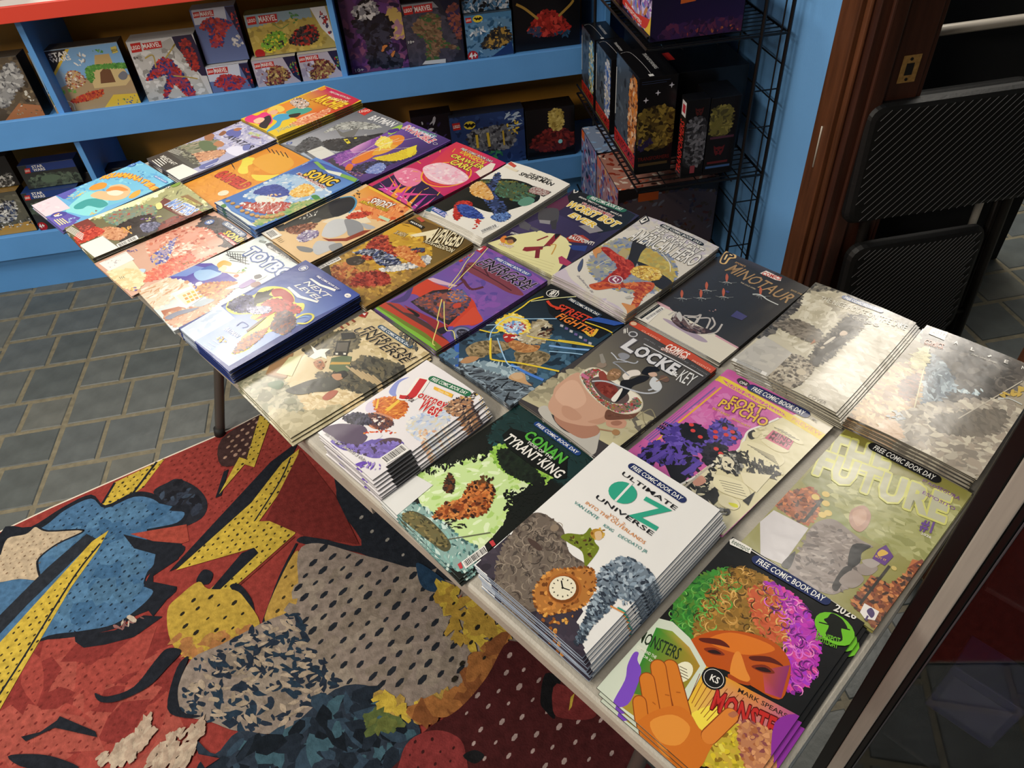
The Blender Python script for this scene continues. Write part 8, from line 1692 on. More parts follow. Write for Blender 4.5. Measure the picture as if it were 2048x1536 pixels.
["T","#e9e6df","LEGO",[7.5,123.9,23.5,124.2,9.6,131.1],0.07,0.15,0,0.05],
["T","#e9e6df","STAR",[35.1,133.7,72,134.9,38.8,143.3],0.08,0,0,0.05],
["T","#e9e6df","WARS",[34.2,122.1,74.2,122.7,37.9,131.7],0.08,0,0,0.05],
["E","#a81f22",[13.6,17.3,16,16]],
["T","#e9e6df","4+",[2.9,11.1,21.5,11.4,9.5,27.1],0.1,0,0,0.05]]},"hidden_red":{"o":[-1.1384,2.6,0.215],"w":167.6,"h":166,"d":60,"lean":1.5,"side":"#121214","top":"#202022","lab":"dark toy box with a red corner mark, half hidden by the table end","bg":"#17171a","sh":[["P","#b82420",[49,163.3,78.1,164,71.9,135.7,42.7,135.4]],
["T","#e9e6df","LEGO",[46.3,143.8,72.1,144.4,49,155.3],0.07,0.15,0,0.05]]},"mid_dark":{"o":[0.0231,2.5834,0.215],"w":146.2,"h":207.8,"d":70,"lean":1.5,"side":"#0e0d12","top":"#1c1a24","lab":"dark purple toy box left of the blue one, lower shelf","bg":"#16131c","sh":[["N",["#2c2450","#3c3060","#c8c8d0"],20,20,50,2.4,[24.5,186.3,110.6,195.8,121.8,117.9,34.1,108.3]]]},"cave_set":{"o":[0.157,2.5626,0.215],"w":272.9,"h":197.8,"d":62,"lean":1.5,"side":"#10121a","top":"#2c3444","lab":"blue toy box with a yellow framed machine, lower shelf","bg":"#1c2c54","sh":[["N",["#24386c","#1a2850","#30487c"],40,24,60,1.8,[5.3,189.9,260.7,181.5,266.9,7,29.5,30.8]],
["N",["#4a4c54","#6a6c74","#2c2c34","#8a8c90"],60,14,40,1.8,[62.1,127.7,139.2,144.2,225.4,137.6,220,60.1,88.4,67.9]],
["K","#d8b83a",9,[94,123.1,94.4,72.7]],
["K","#d8b83a",9,[134.9,125.6,138.2,72]],
["K","#c8a83a",6,[191.9,125.8,193.1,69.7]],
["N",["#3c8a5c","#2c6c48"],16,16,36,1.8,[130.3,44.6,175.8,60.8,184.6,30.9,150.2,18.6]],
["N",["#1c1c1e","#d8b83a"],20,12,30,1.8,[209.6,145.2,249,166.9,250.9,111.9,217.7,105.5]],
["N",["#a8b8c8","#8ca0b8"],20,10,60,5,[207,183.5,260.7,181.5,263.1,132.3,213.8,128.2]],
["P","#b82420",[9.9,175.9,37.6,176.5,40.2,150.5,12.3,150.2]],
["T","#e9e6df","LEGO",[13.3,158,37.7,158.5,12.3,168.5],0.07,0.15,0,0.05],
["E","#e0c83a",[72.8,161.7,21,15]],
["P","#141414",[51,163.1,61.4,170.3,68.8,164.9,73.6,169.7,77.3,163.7,86.9,168.9,95.2,161.2,86.7,157,80.8,151.3,72.2,156.9,63.7,152.6,59.1,158.7]]]},"bust_gold":{"o":[0.4334,2.5512,0.215],"w":181.4,"h":188.8,"d":90,"lean":1.5,"side":"#0b0b0c","top":"#121012","lab":"black toy box with a dark red and gold bust, lower shelf at right","bg":"#0e0c0e","sh":[["N",["#5c1c1c","#7a2824","#3c1214"],60,20,50,1.8,[13.5,60.9,65.2,104,142.4,104.2,186.3,64.3,140.9,30.9,56.7,31.7]],
["N",["#b09a4a","#8a7434","#c8b468"],26,14,32,1.8,[87.9,123,89.7,177.1,133,176.5,137.3,121.6,114.8,102.6]],
["E","#8ad0d8",[125.9,59.4,8,8]]]},"robot_up":{"o":[-0.5997,2.6,0.6843],"w":138.2,"h":164.2,"d":60,"lean":1.5,"side":"#16161e","top":"#c8c6c8","lab":"small figure box stacked on top, beside the tall figure box","bg":"#5c6c98","sh":[["P","#c4c8d4",[6.8,163.4,108,163.2,103.1,117.8,3.7,120.1]],
["P","#1e2040",[107.3,161,150.8,160.6,141.6,17.2,133.6,57.2]],
["N",["#a83030","#c84038","#7a2424"],14,10,20,1.6,[111.7,144.5,141.3,145.7,141.6,99.2,119.7,92.3]],
["N",["#b03030","#8a2828","#2c3c78","#c84a40"],60,10,28,2,[17,109.2,50.3,135.5,112.6,116.7,89.6,91.2,61.8,51.4,33.1,54.9,42.2,96.8]],
["N",["#d8d4d0","#b8b4b0"],20,12,26,1.6,[99.5,75.7,135.2,78.6,135.6,47.3,94,42.7]],
["P","#b82420",[9.1,156.3,28.6,157,26.8,140.5,7.3,140]],
["T","#e9e6df","LEGO",[9,145,26.2,145.5,9.8,151.7],0.07,0.15,0,0.05],
["P","#b82828",[31.2,157.4,72.2,157.3,69.4,140.2,28.2,140.4]],
["T","#e9e6df","MARVEL",[30.2,143.3,68.4,143.1,32.4,155.4],0.05,0,0,0.05]]},"motorbikes":{"o":[-0.4443,2.6,0.6875],"w":270.8,"h":127.6,"d":60,"lean":1.5,"side":"#1a1a1c","top":"#6a6038","lab":"wide toy box with green and black vehicles, top row by the divider","bg":"#a89858","sh":[["P","#8aa0a8",[4.4,131.2,209.2,130.9,209.9,93.4,-0.9,89.8]],
["N",["#b8a04a","#988440","#c8b05c"],40,20,50,1.8,[1.1,80,209.9,93.4,221.3,14.9,7.1,16.4]],
["P","#e0dcd8",[208.7,128.6,256.4,130.2,267.6,14.2,232.6,62.2]],
["N",["#a82c28","#8a2424","#3a3a5c"],20,10,22,1.6,[229,110,255.6,116.3,256.9,35.1,240.9,75.6]],
["N",["#7ab03c","#d8c83a","#5c8c2c","#2a2a2a"],60,10,26,1.8,[32.3,32.9,61.2,63.3,102.7,68,114.6,37.6,89.8,21,46.4,11.6]],
["N",["#1c1c1e","#3a3a3c","#a83028"],60,10,28,1.8,[124.5,36.4,152.8,66.8,205.3,75,217.1,39.9,181.4,19.7,131.8,25.7]],
["N",["#3c7a3c","#588c4c"],16,9,18,2,[141.8,120,167.1,121.8,166,98.5,147.8,86.5]],
["K","#5c8c4c",2,[84.8,93.9,105.2,77.2,133.3,88.2]],
["E","#a81f22",[19.4,9.9,16,14]],
["P","#b82420",[8.8,121.4,36.6,122.4,35.1,98.7,7.2,98.1]],
["T","#e9e6df","LEGO",[9.4,105.2,34,106,10.1,114.8],0.07,0.15,0,0.05],
["P","#b82828",[45.8,121.8,103.6,121.7,101.1,98.6,42.2,97.9]],
["T","#e9e6df","MARVEL",[44.1,102.4,100.4,103.3,46.4,118.9],0.05,0,0,0.05]]},"vehicle_up":{"o":[0.2471,2.6,0.741],"w":158.9,"h":132.4,"d":62,"lean":1.5,"side":"#14181e","top":"#4a5c6c","lab":"blue toy box at the frame top, upper of its stack","bg":"#3f6c90","sh":[["N",["#5c8cb4","#2c5474","#c8d0d8","#1c1c20"],50,16,40,2,[3.8,41.6,158.1,24.3,155.9,-6.8,8.9,1]]]},"creature_up":{"o":[-1.3116,2.5772,0.3603],"w":183.9,"h":84.6,"d":60,"lean":1.5,"side":"#10131c","top":"#20386c","lab":"upper of two matching navy toy boxes behind the far table end","bg":"#2c3030","sh":[["P","#1f3a7c",[31.2,101.2,195.7,102.2,187.3,57.3,26.4,58.4]],
["N",["#3c4640","#4c5c50","#26302c","#5c6c5c"],50,16,40,1.8,[24.5,35.2,86.2,46.7,174.1,33.3,176.4,6.5,27.7,3]],
["C","#566a58",[57.4,35.4,93.8,42.9,121.1,30.9,89.9,14.6,59.1,19.3]],
["P","#b82420",[20.7,73.2,38.5,73.6,33.7,56.5,15.9,56.3]],
["T","#e9e6df","LEGO",[18.4,61.4,34.1,61.8,20.4,68.4],0.07,0.15,0,0.05],
["T","#e9e6df","STAR",[45.6,71,81.9,72.2,49.1,80.2],0.08,0,0,0.05],
["T","#e9e6df","WARS",[44.8,59.8,84.3,60.5,48.3,69],0.08,0,0,0.05]]},"trooper_back":{"o":[-1.5252,2.6,0.3705],"w":184.9,"h":106.2,"d":60,"lean":1.5,"side":"#0f0f10","top":"#26221c","lab":"dark toy box resting above the white-figure box, lower shelf","bg":"#1c1c1e","sh":[["N",["#c8c8c4","#4c4c4c","#2c2c2c"],30,12,26,1.8,[133.4,34.9,171.1,44.8,155.2,-5.5,113.4,-4.3]]]}}

# ------------------------------------------------------------------ room shell
BLUE = mat('blue_paint', '#5896d6', .45, noise=.05, nscale=6, bump=.15, bscale=90)
WALLBLUE = mat('wall_blue_paint', '#72aeea', .6, noise=.04, nscale=3, bump=.2, bscale=160)
MUST = mat('mustard_panel', '#c08428', .6, noise=.12, nscale=5)
RED = mat('red_edge_paint', '#d0402f', .4); WHITE = mat('white_laminate', '#d8d6d0', .35)
WOOD = mat('brown_door_wood', '#5c3620', .38, noise=.35, nscale=9, bump=.2, bscale=60, stretch=(6, 6, .5))
WOODD = mat('dark_jamb_wood', '#40241a', .35, noise=.3, nscale=9, bump=.2, bscale=60, stretch=(6, 6, .5))
BRASS = mat('worn_brass', '#a8844c', .4, .25, noise=.25, nscale=120); DARKHOLE = mat('dark_hole', '#0c0a08', .8)
DARK = mat('dark_room_backdrop', '#0f0f11', .9); CEILM = mat('ceiling_tile', '#d4d2cc', .9, noise=.05, nscale=60)
# floor: embossed slate vinyl
GROUT = mat('grout', '#6e6753', .6, noise=.25, nscale=50, bump=.3, bscale=200)
SL = [mat('slate_%d' % i, c, .42, noise=.2, nscale=14, bump=.55, bscale=38, spec=.45) for i, c in enumerate(('#565a58', '#4d5251', '#5c5e59', '#525757'))]
floor = MB().box(-6, 4, -3, 6.5, -.05, 0).build('floor', GROUT); tag(floor, kind='structure')
rnd = random.Random(4)
M_ = .3047; TX, TY = -1.455, 2.0405
tile_cache = {}
def tile_piece(x0, x1, y0, y1):
    g = .0072; w, h = round(x1-x0-2*g, 3), round(y1-y0-2*g, 3); key = (w, h, rnd.randrange(2), rnd.randrange(4))
    if key not in tile_cache:
        b = .0025; j = lambda: rnd.uniform(-.002, .002)
        c = [(-w/2+j(), -h/2+j()), (w/2+j(), -h/2+j()), (w/2+j(), h/2+j()), (-w/2+j(), h/2+j())]
        V = [(x, y, 0) for x, y in c] + [(x*(1-2*b/w), y*(1-2*b/h), .0022) for x, y in c]
        me = bpy.data.meshes.new('slate_tile'); me.from_pydata(V, [], [(4, 5, 6, 7)] + [(i, (i+1) % 4, 4+(i+1) % 4, 4+i) for i in range(4)]); me.materials.append(SL[key[3]]); tile_cache[key] = me
    o = bpy.data.objects.new('slate_tile', tile_cache[key]); o.location = ((x0+x1)/2, (y0+y1)/2, .0002); link(o, floor)
def module(i, j):
    x0 = TX + i*M_; y0 = TY + j*M_; v = (i + j) % 2
    ym = y0 + (.165 if v == 0 else .135)
    tile_piece(x0, x0+.132, ym, y0+M_); tile_piece(x0+.132, x0+M_, ym, y0+M_)
    tile_piece(x0, x0+.172, y0, ym); tile_piece(x0+.172, x0+M_, y0, ym)
mods = [(i, j) for i in range(-1, 5) for j in range(-4, 2)] + [(i, j) for i in range(5, 9) for j in range(-7, -4)] + [(i, j) for i in range(9, 13) for j in range(-4, 0)]
for i, j in mods: module(i, j)
far = MB()
for i in range(-8, 16):
    for j in range(-12, 12):
        if (i, j) in mods: continue
        x0 = TX + i*M_; y0 = TY + j*M_
        for a, b, c, d in ((0, .132, .15, M_), (.132, M_, .15, M_), (0, .172, 0, .15), (.172, M_, 0, .15)): far.box(x0+a+.006, x0+b-.006, y0+c+.006, y0+d-.006, -.002, .002)
o = far.build('slate_tile_far', SL[0], floor); o['kind'] = 'stuff'
# walls
XW = 1.0
w = MB().box(XW, XW+.13, 1.586, 6.5, 0, CEIL).box(XW, XW+.13, -3, .72, 0, CEIL).box(XW, XW+.13, .72, 1.586, 2.08, CEIL).build('wall_right', WALLBLUE); tag(w, kind='structure')
tag(MB().box(-6, XW, 5.2, 5.3, 0, CEIL).build('wall_back', mat('far_wall', '#b9b2a2', .8)), kind='structure')
tag(MB().box(-6.1, -6, -3, 6.5, 0, CEIL).build('wall_left', mat('far_wall', '#b9b2a2', .8)), kind='structure')
tag(MB().box(-6, 4, -3.1, -3, 0, CEIL).build('wall_front', mat('far_wall', '#b9b2a2', .8)), kind='structure')
tag(MB().box(-6, 4, -3, 6.5, CEIL, CEIL+.06).build('ceiling', CEILM), kind='structure')
tag(MB().box(XW+.13, 4, 2.95, 3.05, 0, CEIL).build('wall_hall', mat('hall_wall', '#8a8478', .8)), kind='structure')
tag(MB().box(4, 4.1, -3, 3, 0, CEIL).build('wall_hall_end', mat('hall_wall', '#8a8478', .8)), kind='structure')
# door frame: casing on the shop side, jamb, stop, strike plate
door = empty('door_1', (XW, 1.55, 0)); tag(door, kind='structure')
def dpart(name, m, *b, bev=.002):
    q = MB()
    for a in b: q.box(a[0]-XW, a[1]-XW, a[2]-1.55, a[3]-1.55, a[4], a[5], bev)
    return q.build(name, m, door)
dpart('casing', WOOD, (XW-.020, XW-.0005, 1.515, 1.589, 0, 2.14)); dpart('casing_bead', WOOD, (XW-.010, XW-.0005, 1.495, 1.5145, 0, 2.1), bev=.004)
dpart('casing', WOOD, (XW-.020, XW-.0005, .715, .80, 0, 2.14)); dpart('head_casing', WOOD, (XW-.020, XW-.0005, .8005, 1.5145, 2.06, 2.14))
dpart('jamb', WOODD, (XW, XW+.145, 1.474, 1.5855, 0, 2.08)); dpart('jamb', WOODD, (XW, XW+.145, .7205, .80, 0, 2.08)); dpart('head_jamb', WOODD, (XW, XW+.145, .8005, 1.4735, 2.03, 2.0795))
dpart('door_stop', WOODD, (XW+.022, XW+.058, 1.461, 1.4735, 0, 2.03), bev=.004); dpart('hall_casing', WOODD, (XW+.1455, XW+.16, 1.48, 1.56, 0, 2.1))
pl_ = MB().box(-.021, .021, -.0015, .0, -.03, .03, .0006).build('strike_plate', BRASS, door, loc=(.106, 1.4735-1.55, .856))
MB().box(-.010, .008, -.0006, 0, -.013, .013).build('latch_hole', DARKHOLE, pl_, loc=(0, -.0016, 0))
for dz in (-.022, .022):
    q = MB(); q.sweep([(0, -.0003, 0), (0, -.0018, 0)], .0035, 10); q.build('screw', DARKHOLE, pl_, loc=(-.002, -.0012, dz))
MB().sweep([(0, 0, .055), (0, -.0002, .03), (.0005, 0, -.05)], .0022, 8).build('paint_drip', mat('paint_drip', '#cfc8bc', .4), door, loc=(-.0215, .0, .655), smooth=True)
# ceiling lights
for i, (x, y, p, L, Wd) in enumerate(LAMPS):
    lf = empty('ceiling_light', (x, y, CEIL)); tag(lf, 'recessed ceiling light panel above the %s' % ('left aisle', 'space behind the long shelf', 'front of the long shelf', 'next room', 'far end of the left aisle')[i], 'light')
    f = MB().box(-Wd/2-.03, Wd/2+.03, -L/2-.03, L/2+.03, -.012, -.001).build('frame', WHITE, lf)
    ld = bpy.data.lights.new('tube_light', 'AREA'); ld.shape = 'RECTANGLE'; ld.size = Wd; ld.size_y = L; ld.energy = p; ld.color = (1, .93, .82) 
    lo = bpy.data.objects.new('tube_light', ld); lo.location = (0, 0, -.016); link(lo, lf)

# ------------------------------------------------------------------ long display shelf
SY = 2.5
shelf = empty('display_shelf', (-.6, SY, 0)); tag(shelf, 'long blue display shelf with mustard back and red top edge', 'shelf')
def spart(name, m, x0, x1, y0, y1, z0, z1, bev=.0015): return MB().box(x0+.6, x1+.6, y0-SY, y1-SY, z0, z1, bev).build(name, m, shelf)
XL, XR = -2.6, .99
spart('kick_board', BLUE, XL, XR, SY+.033, SY+.05, 0, .15); spart('face_board', BLUE, XL, XR, SY, SY+.0175, .146, .234); spart('face_board', BLUE, XL, XR, SY, SY+.0175, .532, .622)
spart('shelf_board', BLUE, XL, XR, SY+.018, SY+.34, .197, .2145); spart('shelf_board', BLUE, XL, XR, SY+.018, SY+.34, .582, .5995)
spart('top_board', WHITE, XL, XR, SY-.02, SY+.37, .93, .945); spart('top_edge', RED, XL, XR, SY-.032, SY-.0205, .905, .948)
spart('back_panel', MUST, XL, XR, SY+.341, SY+.353, 0, .9295)
for x in (-1.065, -.165, .72): spart('divider', BLUE, x-.009, x+.009, SY+.0178, SY+.34, .6, .9295)
for x in (-1.065, -.165): spart('divider', BLUE, x-.009, x+.009, SY+.0178, SY+.34, .215, .5815)
for x in (XL, XR-.018): spart('end_panel', BLUE, x, x+.018, SY+.018, SY+.34, 0, .1965)
# a few boxes on the white top (only their feet show at the frame edge)
for i, (x0, x1, c, lb) in enumerate(((-1.42, -1.22, '#2a2024', 'dark box standing on the white shelf top at the corner'), (-1.19, -1.0, '#8a2420', 'red box standing on the white shelf top'))):
    MBo = MB().box(0, x1-x0, 0, .08, 0, .2, .001).build('toy_box', mat('topbox_%d' % i, c, .4), None, loc=(x0, SY+.06, .9455)); tag(MBo, lb, 'box', 'boxes on the shelf top')
    MB().box(.01, x1-x0-.01, -.0012, -.0002, .012, .07).build('front_band', mat('topband_%d' % i, ('#b8b4b0', '#3a3036')[i], .4), MBo)

def make_box(n, b):
    W_, H_, D_ = b['w'], b['h'], b['d']; l = R(-b['lean'])
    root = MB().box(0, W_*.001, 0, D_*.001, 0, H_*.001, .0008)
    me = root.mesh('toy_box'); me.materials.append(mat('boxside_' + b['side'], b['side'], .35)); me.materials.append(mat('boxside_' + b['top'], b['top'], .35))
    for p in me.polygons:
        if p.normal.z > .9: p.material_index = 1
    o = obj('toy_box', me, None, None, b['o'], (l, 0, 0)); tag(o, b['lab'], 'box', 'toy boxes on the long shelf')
    am = art_mesh('front_print', b['sh'], b['bg'], 1, W_-1, 1, H_-1, n, BOXPRINT, None, .01)
    c = obj('front_print', am, None, o, (0, -.0004, 0), (R(90), 0, 0))
    return o
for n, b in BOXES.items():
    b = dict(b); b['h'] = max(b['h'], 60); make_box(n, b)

# ------------------------------------------------------------------ wire rack against the blue wall, with its boxes
WIRE = mat('black_wire', '#0c0c0e', .4, .3)
rack = empty('wire_rack', (.8, 2.12, 0)); tag(rack, 'black wire rack against the blue wall with boxed toys', 'rack')
RX0, RX1, RY0, RY1 = .605, .965, 1.765, 2.475
def rw(name, lines, rad):
    q = MB()
    for a, b in lines: q.sweep([(a[0]-.8, a[1]-2.12, a[2]), (b[0]-.8, b[1]-2.12, b[2])], rad, 6)
    return q.build(name, WIRE, rack)
for x, y in ((RX1-.07, RY0), (RX1, RY0), (RX1, RY1), (RX0+.06, RY1)): rw('post', [((x, y, 0), (x, y, 1.5))], .005)
for z in (.10, .478, .858):
    ln = [((RX0, RY0, z), (RX1, RY0, z)), ((RX0, RY1, z), (RX1, RY1, z)), ((RX0, RY0, z), (RX0, RY1, z)), ((RX1, RY0, z), (RX1, RY1, z)), ((RX0, RY0, z+.03), (RX0, RY1, z+.03))]
    rw('shelf_rim', ln, .0035)
    rw('shelf_wires', [((RX0, RY0 + (RY1-RY0)*k/26, z-.004), (RX1, RY0 + (RY1-RY0)*k/26, z-.004)) for k in range(1, 26)] + [((RX0 + (RX1-RX0)*k/4, RY0, z-.007), (RX0 + (RX1-RX0)*k/4, RY1, z-.007)) for k in range(1, 4)], .0018)
rw('side_grid', [((x, RY0, .1), (x, RY0, 1.5)) for x in (.945,)] + [((.90, RY0, z), (RX1, RY0, z)) for z in (.25, .4, .62, .72, 1.0, 1.2)], .002)
rw('back_grid', [((RX1, y, .1), (RX1, y, 1.5)) for y in (1.9, 2.03, 2.16, 2.29, 2.42)] + [((RX1, RY0, z), (RX1, RY1, z)) for z in (.2, .3, .4, .58, .68, .78, .96, 1.06, 1.2)], .002)
# (cartons run almost to the wall, so their shade falls on it)
def rbox(lab, x0, x1, y0, y1, z0, z1, side, front=None, near=None, top=None):
    o = MB().box(0, x1-x0, 0, y1-y0, 0, z1-z0, .0008).build('toy_box', mat('boxside_' + side, side, .35), None, loc=(x0, y0, z0)); tag(o, lab, 'box', 'boxed robot toys on the wire rack')
    w, d, h = (x1-x0)*1000, (y1-y0)*1000, (z1-z0)*1000
    if front: obj('front_print', art_mesh('front_print', front(d, h), side, 1, d-1, 1, h-1, lab, BOXPRINT, None, .01), None, o, (-.0004, d*.001, 0), (R(90), 0, R(-90)))
    if near: obj('side_print', art_mesh('side_print', near(w, h), side, 1, w-1, 1, h-1, lab+'n', BOXPRINT, None, .01), None, o, (0, -.0004, 0), (R(90), 0, 0))
    if top: obj('top_print', art_mesh('top_print', top(w, d), side, 1, w-1, 1, d-1, lab+'t', BOXPRINT, None, .01), None, o, (0, 0, h*.001+.0003))
    return o
def rc(*a): x0, y0, x1, y1 = a; return [x0, y0, x1, y0, x1, y1, x0, y1]
def fr_window(cols):
    def f(w, h):
        s = [['P', '#2c333c', rc(6, h*.22, w*.72, h-8)], ['N', ['#3c4652', '#222830', '#4a5664'], 26, 20, 60, 1.6, rc(10, h*.25, w*.68, h-14)], ['P', '#0c0c0e', rc(w*.72, h*.2, w-4, h-6)],
             ['N', cols, 60, 14, 40, 1.8, rc(w*.66, h*.26, w-10, h-30)], ['P', '#b0241e', [4, h*.06, w-4, h*.06, w-4, h*.2, 4, h*.2]], ['T', '#1a0d0c', 'TRANSFORMERS', [8, h*.085, w-8, h*.085, 8, h*.175], .04, .1, 0, 0],
             ['P', '#b89a5c', rc(4, h*.03, w-4, h*.05)], ['P', '#e8e6e0', rc(3, h*.35, 7, h*.85)]]
        return s
    return f
def nr_gold(w, h):
    return [['N', ['#6a5a28', '#4a3c1c', '#8a7634', '#2c2414'], 80, 16, 44, 1.8, rc(10, h*.3, w-8, h*.66)], ['N', ['#241c3c', '#2c2648'], 16, 16, 40, 1.6, rc(6, h*.26, w*.4, h*.36)], ['T', '#5c1c18', 'TRANSFORMERS', [8, h*.14, w-8, h*.14, 8, h*.18], .03, 0, 0, 0], ['P', '#4a3c24', rc(10, h*.08, w-12, h*.11)]] + \
        [['P', '#c8c8d4', [x, y+8, x+2, y+2, x+8, y, x+2, y-2, x, y-8, x-2, y-2, x-8, y, x-2, y+2]] for x, y in ((w*.84, h*.9), (w*.5, h*.84), (w*.2, h*.78))] + [['K', '#3c4a6a', .8, [8, h*.96, w*.8, h*.96]], ['K', '#3c4a6a', .8, [8, h*.94, w*.7, h*.94]]]
def tp(w, d): return [['K', '#b8b8ba', 1.2, [4, d*.9, w*.28, d*.9, w*.36, d*.5, w*.36, d*.12]], ['P', '#d8d8d8', rc(w*.28, d*.03, w*.4, d*.1)], ['T', '#c8c8c8', 'TRANSFORMERS', [w*.55, d*.8, w*.55, d*.25, w*.65, d*.8], .02, 0, 0, 0]]
rbox('largest black robot box with gold side print, front of the middle rack shelf', .62, .727, 1.857, 2.065, .484, .755, '#0e0e11', fr_window(['#c8782c', '#a85a20', '#d8b08a', '#4c2c1c']), nr_gold, tp)
rbox('second black robot box with white and blue figure, middle rack shelf', .62, .70, 2.118, 2.285, .484, .712, '#0e0e11', fr_window(['#d8d4cc', '#3c5c9c', '#a8a49c', '#7a8ab0']), None, tp)
rbox('third black robot box with yellow figure, far end of the middle rack shelf', .62, .70, 2.31, 2.47, .484, .705, '#0e0e11', fr_window(['#b8a84a', '#5c9cc8', '#d8d4b8', '#4c5c3c']), None, tp)
AUTO = lambda x, y, s, c: [['P', c, [x-s, y+s, x-s*.5, y+s*.6, x, y+s*.75, x+s*.5, y+s*.6, x+s, y+s, x+s*.8, y-s*.2, x+s*.45, y-s*.9, x, y-s*.6, x-s*.45, y-s*.9, x-s*.8, y-s*.2]], ['P', '#101013', [x-s*.55, y+s*.3, x-s*.15, y+s*.15, x-s*.2, y-s*.1, x-s*.6, y+s*.05]], ['P', '#101013', [x+s*.55, y+s*.3, x+s*.15, y+s*.15, x+s*.2, y-s*.1, x+s*.6, y+s*.05]], ['P', '#101013', [x-s*.12, y-s*.1, x+s*.12, y-s*.1, x+s*.1, y-s*.5, x-s*.1, y-s*.5]]]
def fr_red(w, h): return [['T', '#c02c26', 'TRANSFORMERS', [w*.2+w*.6, h*.04, w*.2+w*.6, h*.72, w*.15, h*.04], .05, .1, 0, 0], ['P', '#d8d4d4', rc(w*.2, h*.78, w*.85, h*.96)], ['P', '#b03040', rc(w*.3, h*.82, w*.75, h*.92)]]
def nr_grey(w, h): return [['N', ['#3a3a3e', '#5a5a60', '#26262a', '#74747a'], 90, 14, 40, 2, rc(6, h*.2, w-6, h*.72)]] + AUTO(w*.55, h*.85, 12, '#4a1c1c') + [['P', '#8a3c44', rc(w*.4, h*.06, w*.62, h*.16)]]
def nr_auto(w, h): return AUTO(w*.45, h*.32, 16, '#5c1a1e') + [['N', ['#6a6430', '#8a8040', '#4a4628'], 26, 14, 34, 2, rc(w*.1, h*.55, w*.7, h*.86)], ['P', '#5c2024', rc(w*.1, h*.15, w*.8, h*.18)], ['P', '#3c5c8c', rc(w*.06, h*.09, w*.9, h*.12)], ['P', '#4c2c3c', rc(w*.1, h*.48, w*.9, h*.51)]]
rbox('narrow black robot box with red vertical lettering, near side of the rack', .735, .797, 1.795, 1.84, .484, .706, '#101013', fr_red, nr_grey)
rbox('black robot box with dull red emblem, next to the blue wall', .80, .884, 1.795, 1.90, .484, .703, '#101013', None, nr_auto)
rbox('big black box with red glints deep on the middle rack shelf', .742, .955, 1.925, 2.40, .484, .728, '#0c0c0f', None, None, lambda w, d: [['P', '#c02c26', rc(w*.06, d*.2, w*.16, d*.32)], ['P', '#c02c26', rc(w*.06, d*.55, w*.16, d*.68)], ['K', '#7cb0c8', 2, [w*.14, d*.38, w*.16, d*.46]]])  # glints on the box top are drawn as colour
# top shelf display cartons
def fr_dis(w, h): return [['N', ['#8a5cb0', '#c8b8e0', '#5c7cc0', '#e0d8e8', '#b87a4c', '#3c2c5c'], 90, 20, 60, 2, rc(4, h*.2, w-4, h-4)], ['P', '#c43a30', [0, h*.16, w*.5, h*.1, w, h*.14, w, h*.34, w*.5, h*.22, 0, h*.3]], ['T', W_, 'TRANSFORMERS', [w*.1, h*.15, w*.7, h*.13, w*.1, h*.21], .03, .1, 0, 0], ['P', '#e0b83a', [w*.8, h*.1, w, h*.1, w, h*.4, w*.9, h*.2]], ['P', '#d8d4d0', rc(w*.1, h*.02, w*.9, h*.07)]]
W_ = '#e6e4de'
def nr_blok(w, h): return [['G', ['#241a3c', '#2c1c4c', '#161a34', '#14162c'], [0, 0, w, 0, w, h, 0, h]], ['N', ['#3a2450', '#5c2c4c', '#2c1c3c'], 40, 20, 50, 2.4, rc(w*.2, 2, w-4, h*.2)], ['N', ['#8a3c3c', '#a8643c'], 14, 6, 14, 1.6, rc(w*.4, 2, w-6, h*.12)], ['P', '#c8602c', [w*.30, h*.52, w*.46, h*.54, w*.46, h*.72, w*.38, h*.69, w*.30, h*.7]], ['T', W_, 'BLOKEES', [w*.31, h*.58, w*.45, h*.6, w*.31, h*.655], .03, 0, 0, 0], ['T', W_, 'TRANSFORMERS', [w*.49, h*.6, w*.71, h*.63, w*.49, h*.68], .03, .1, 0, 0]]
rbox('dark blue display carton on the top rack shelf, nearest the camera', .62, .853, 1.793, 2.03, .866, 1.02, '#141228', fr_dis, nr_blok)
rbox('second display carton on the top rack shelf, farther back', .62, .95, 2.06, 2.44, .866, 1.12, '#3a1418', fr_dis, None)
# bottom shelf display cartons seen through the wires
def fr_low1(w, h): return [['G', ['#1c2444', '#3c2450', '#5c3c7c', '#2c4474'], [0, 0, w, 0, w, h, 0, h]], ['N', ['#4a6cb0', '#7ca0d0', '#2c3c74', '#a83c5c', '#c8d0e0', '#181828'], 70, 20, 60, 2, rc(6, 6, w-6, h-10)], ['P', '#d8642c', rc(4, h*.86, w*.2, h-3)]]
def fr_low2(w, h): return [['G', ['#3c2444', '#a84c2c', '#d8843c', '#8a3c3c'], [0, 0, w, 0, w, h, 0, h]], ['N', ['#e0a04a', '#c85c2c', '#5c6cb0', '#3c3c74', '#d8d0d8', '#8a2c3c'], 70, 20, 60, 2, rc(6, 6, w-6, h-10)], ['P', '#d8642c', rc(4, h*.86, w*.2, h-3)]]
def tp_low(cols): return lambda w, d: [['N', cols, 60, 20, 50, 2, rc(6, 6, w-6, d-6)]]
rbox('carton with blue artwork on the bottom rack shelf, far side', .62, .95, 2.262, 2.47, .107, .355, '#16161e', fr_low1, None, tp_low(['#3c5c94', '#c8c8d0', '#24304c', '#8ab0d8']))
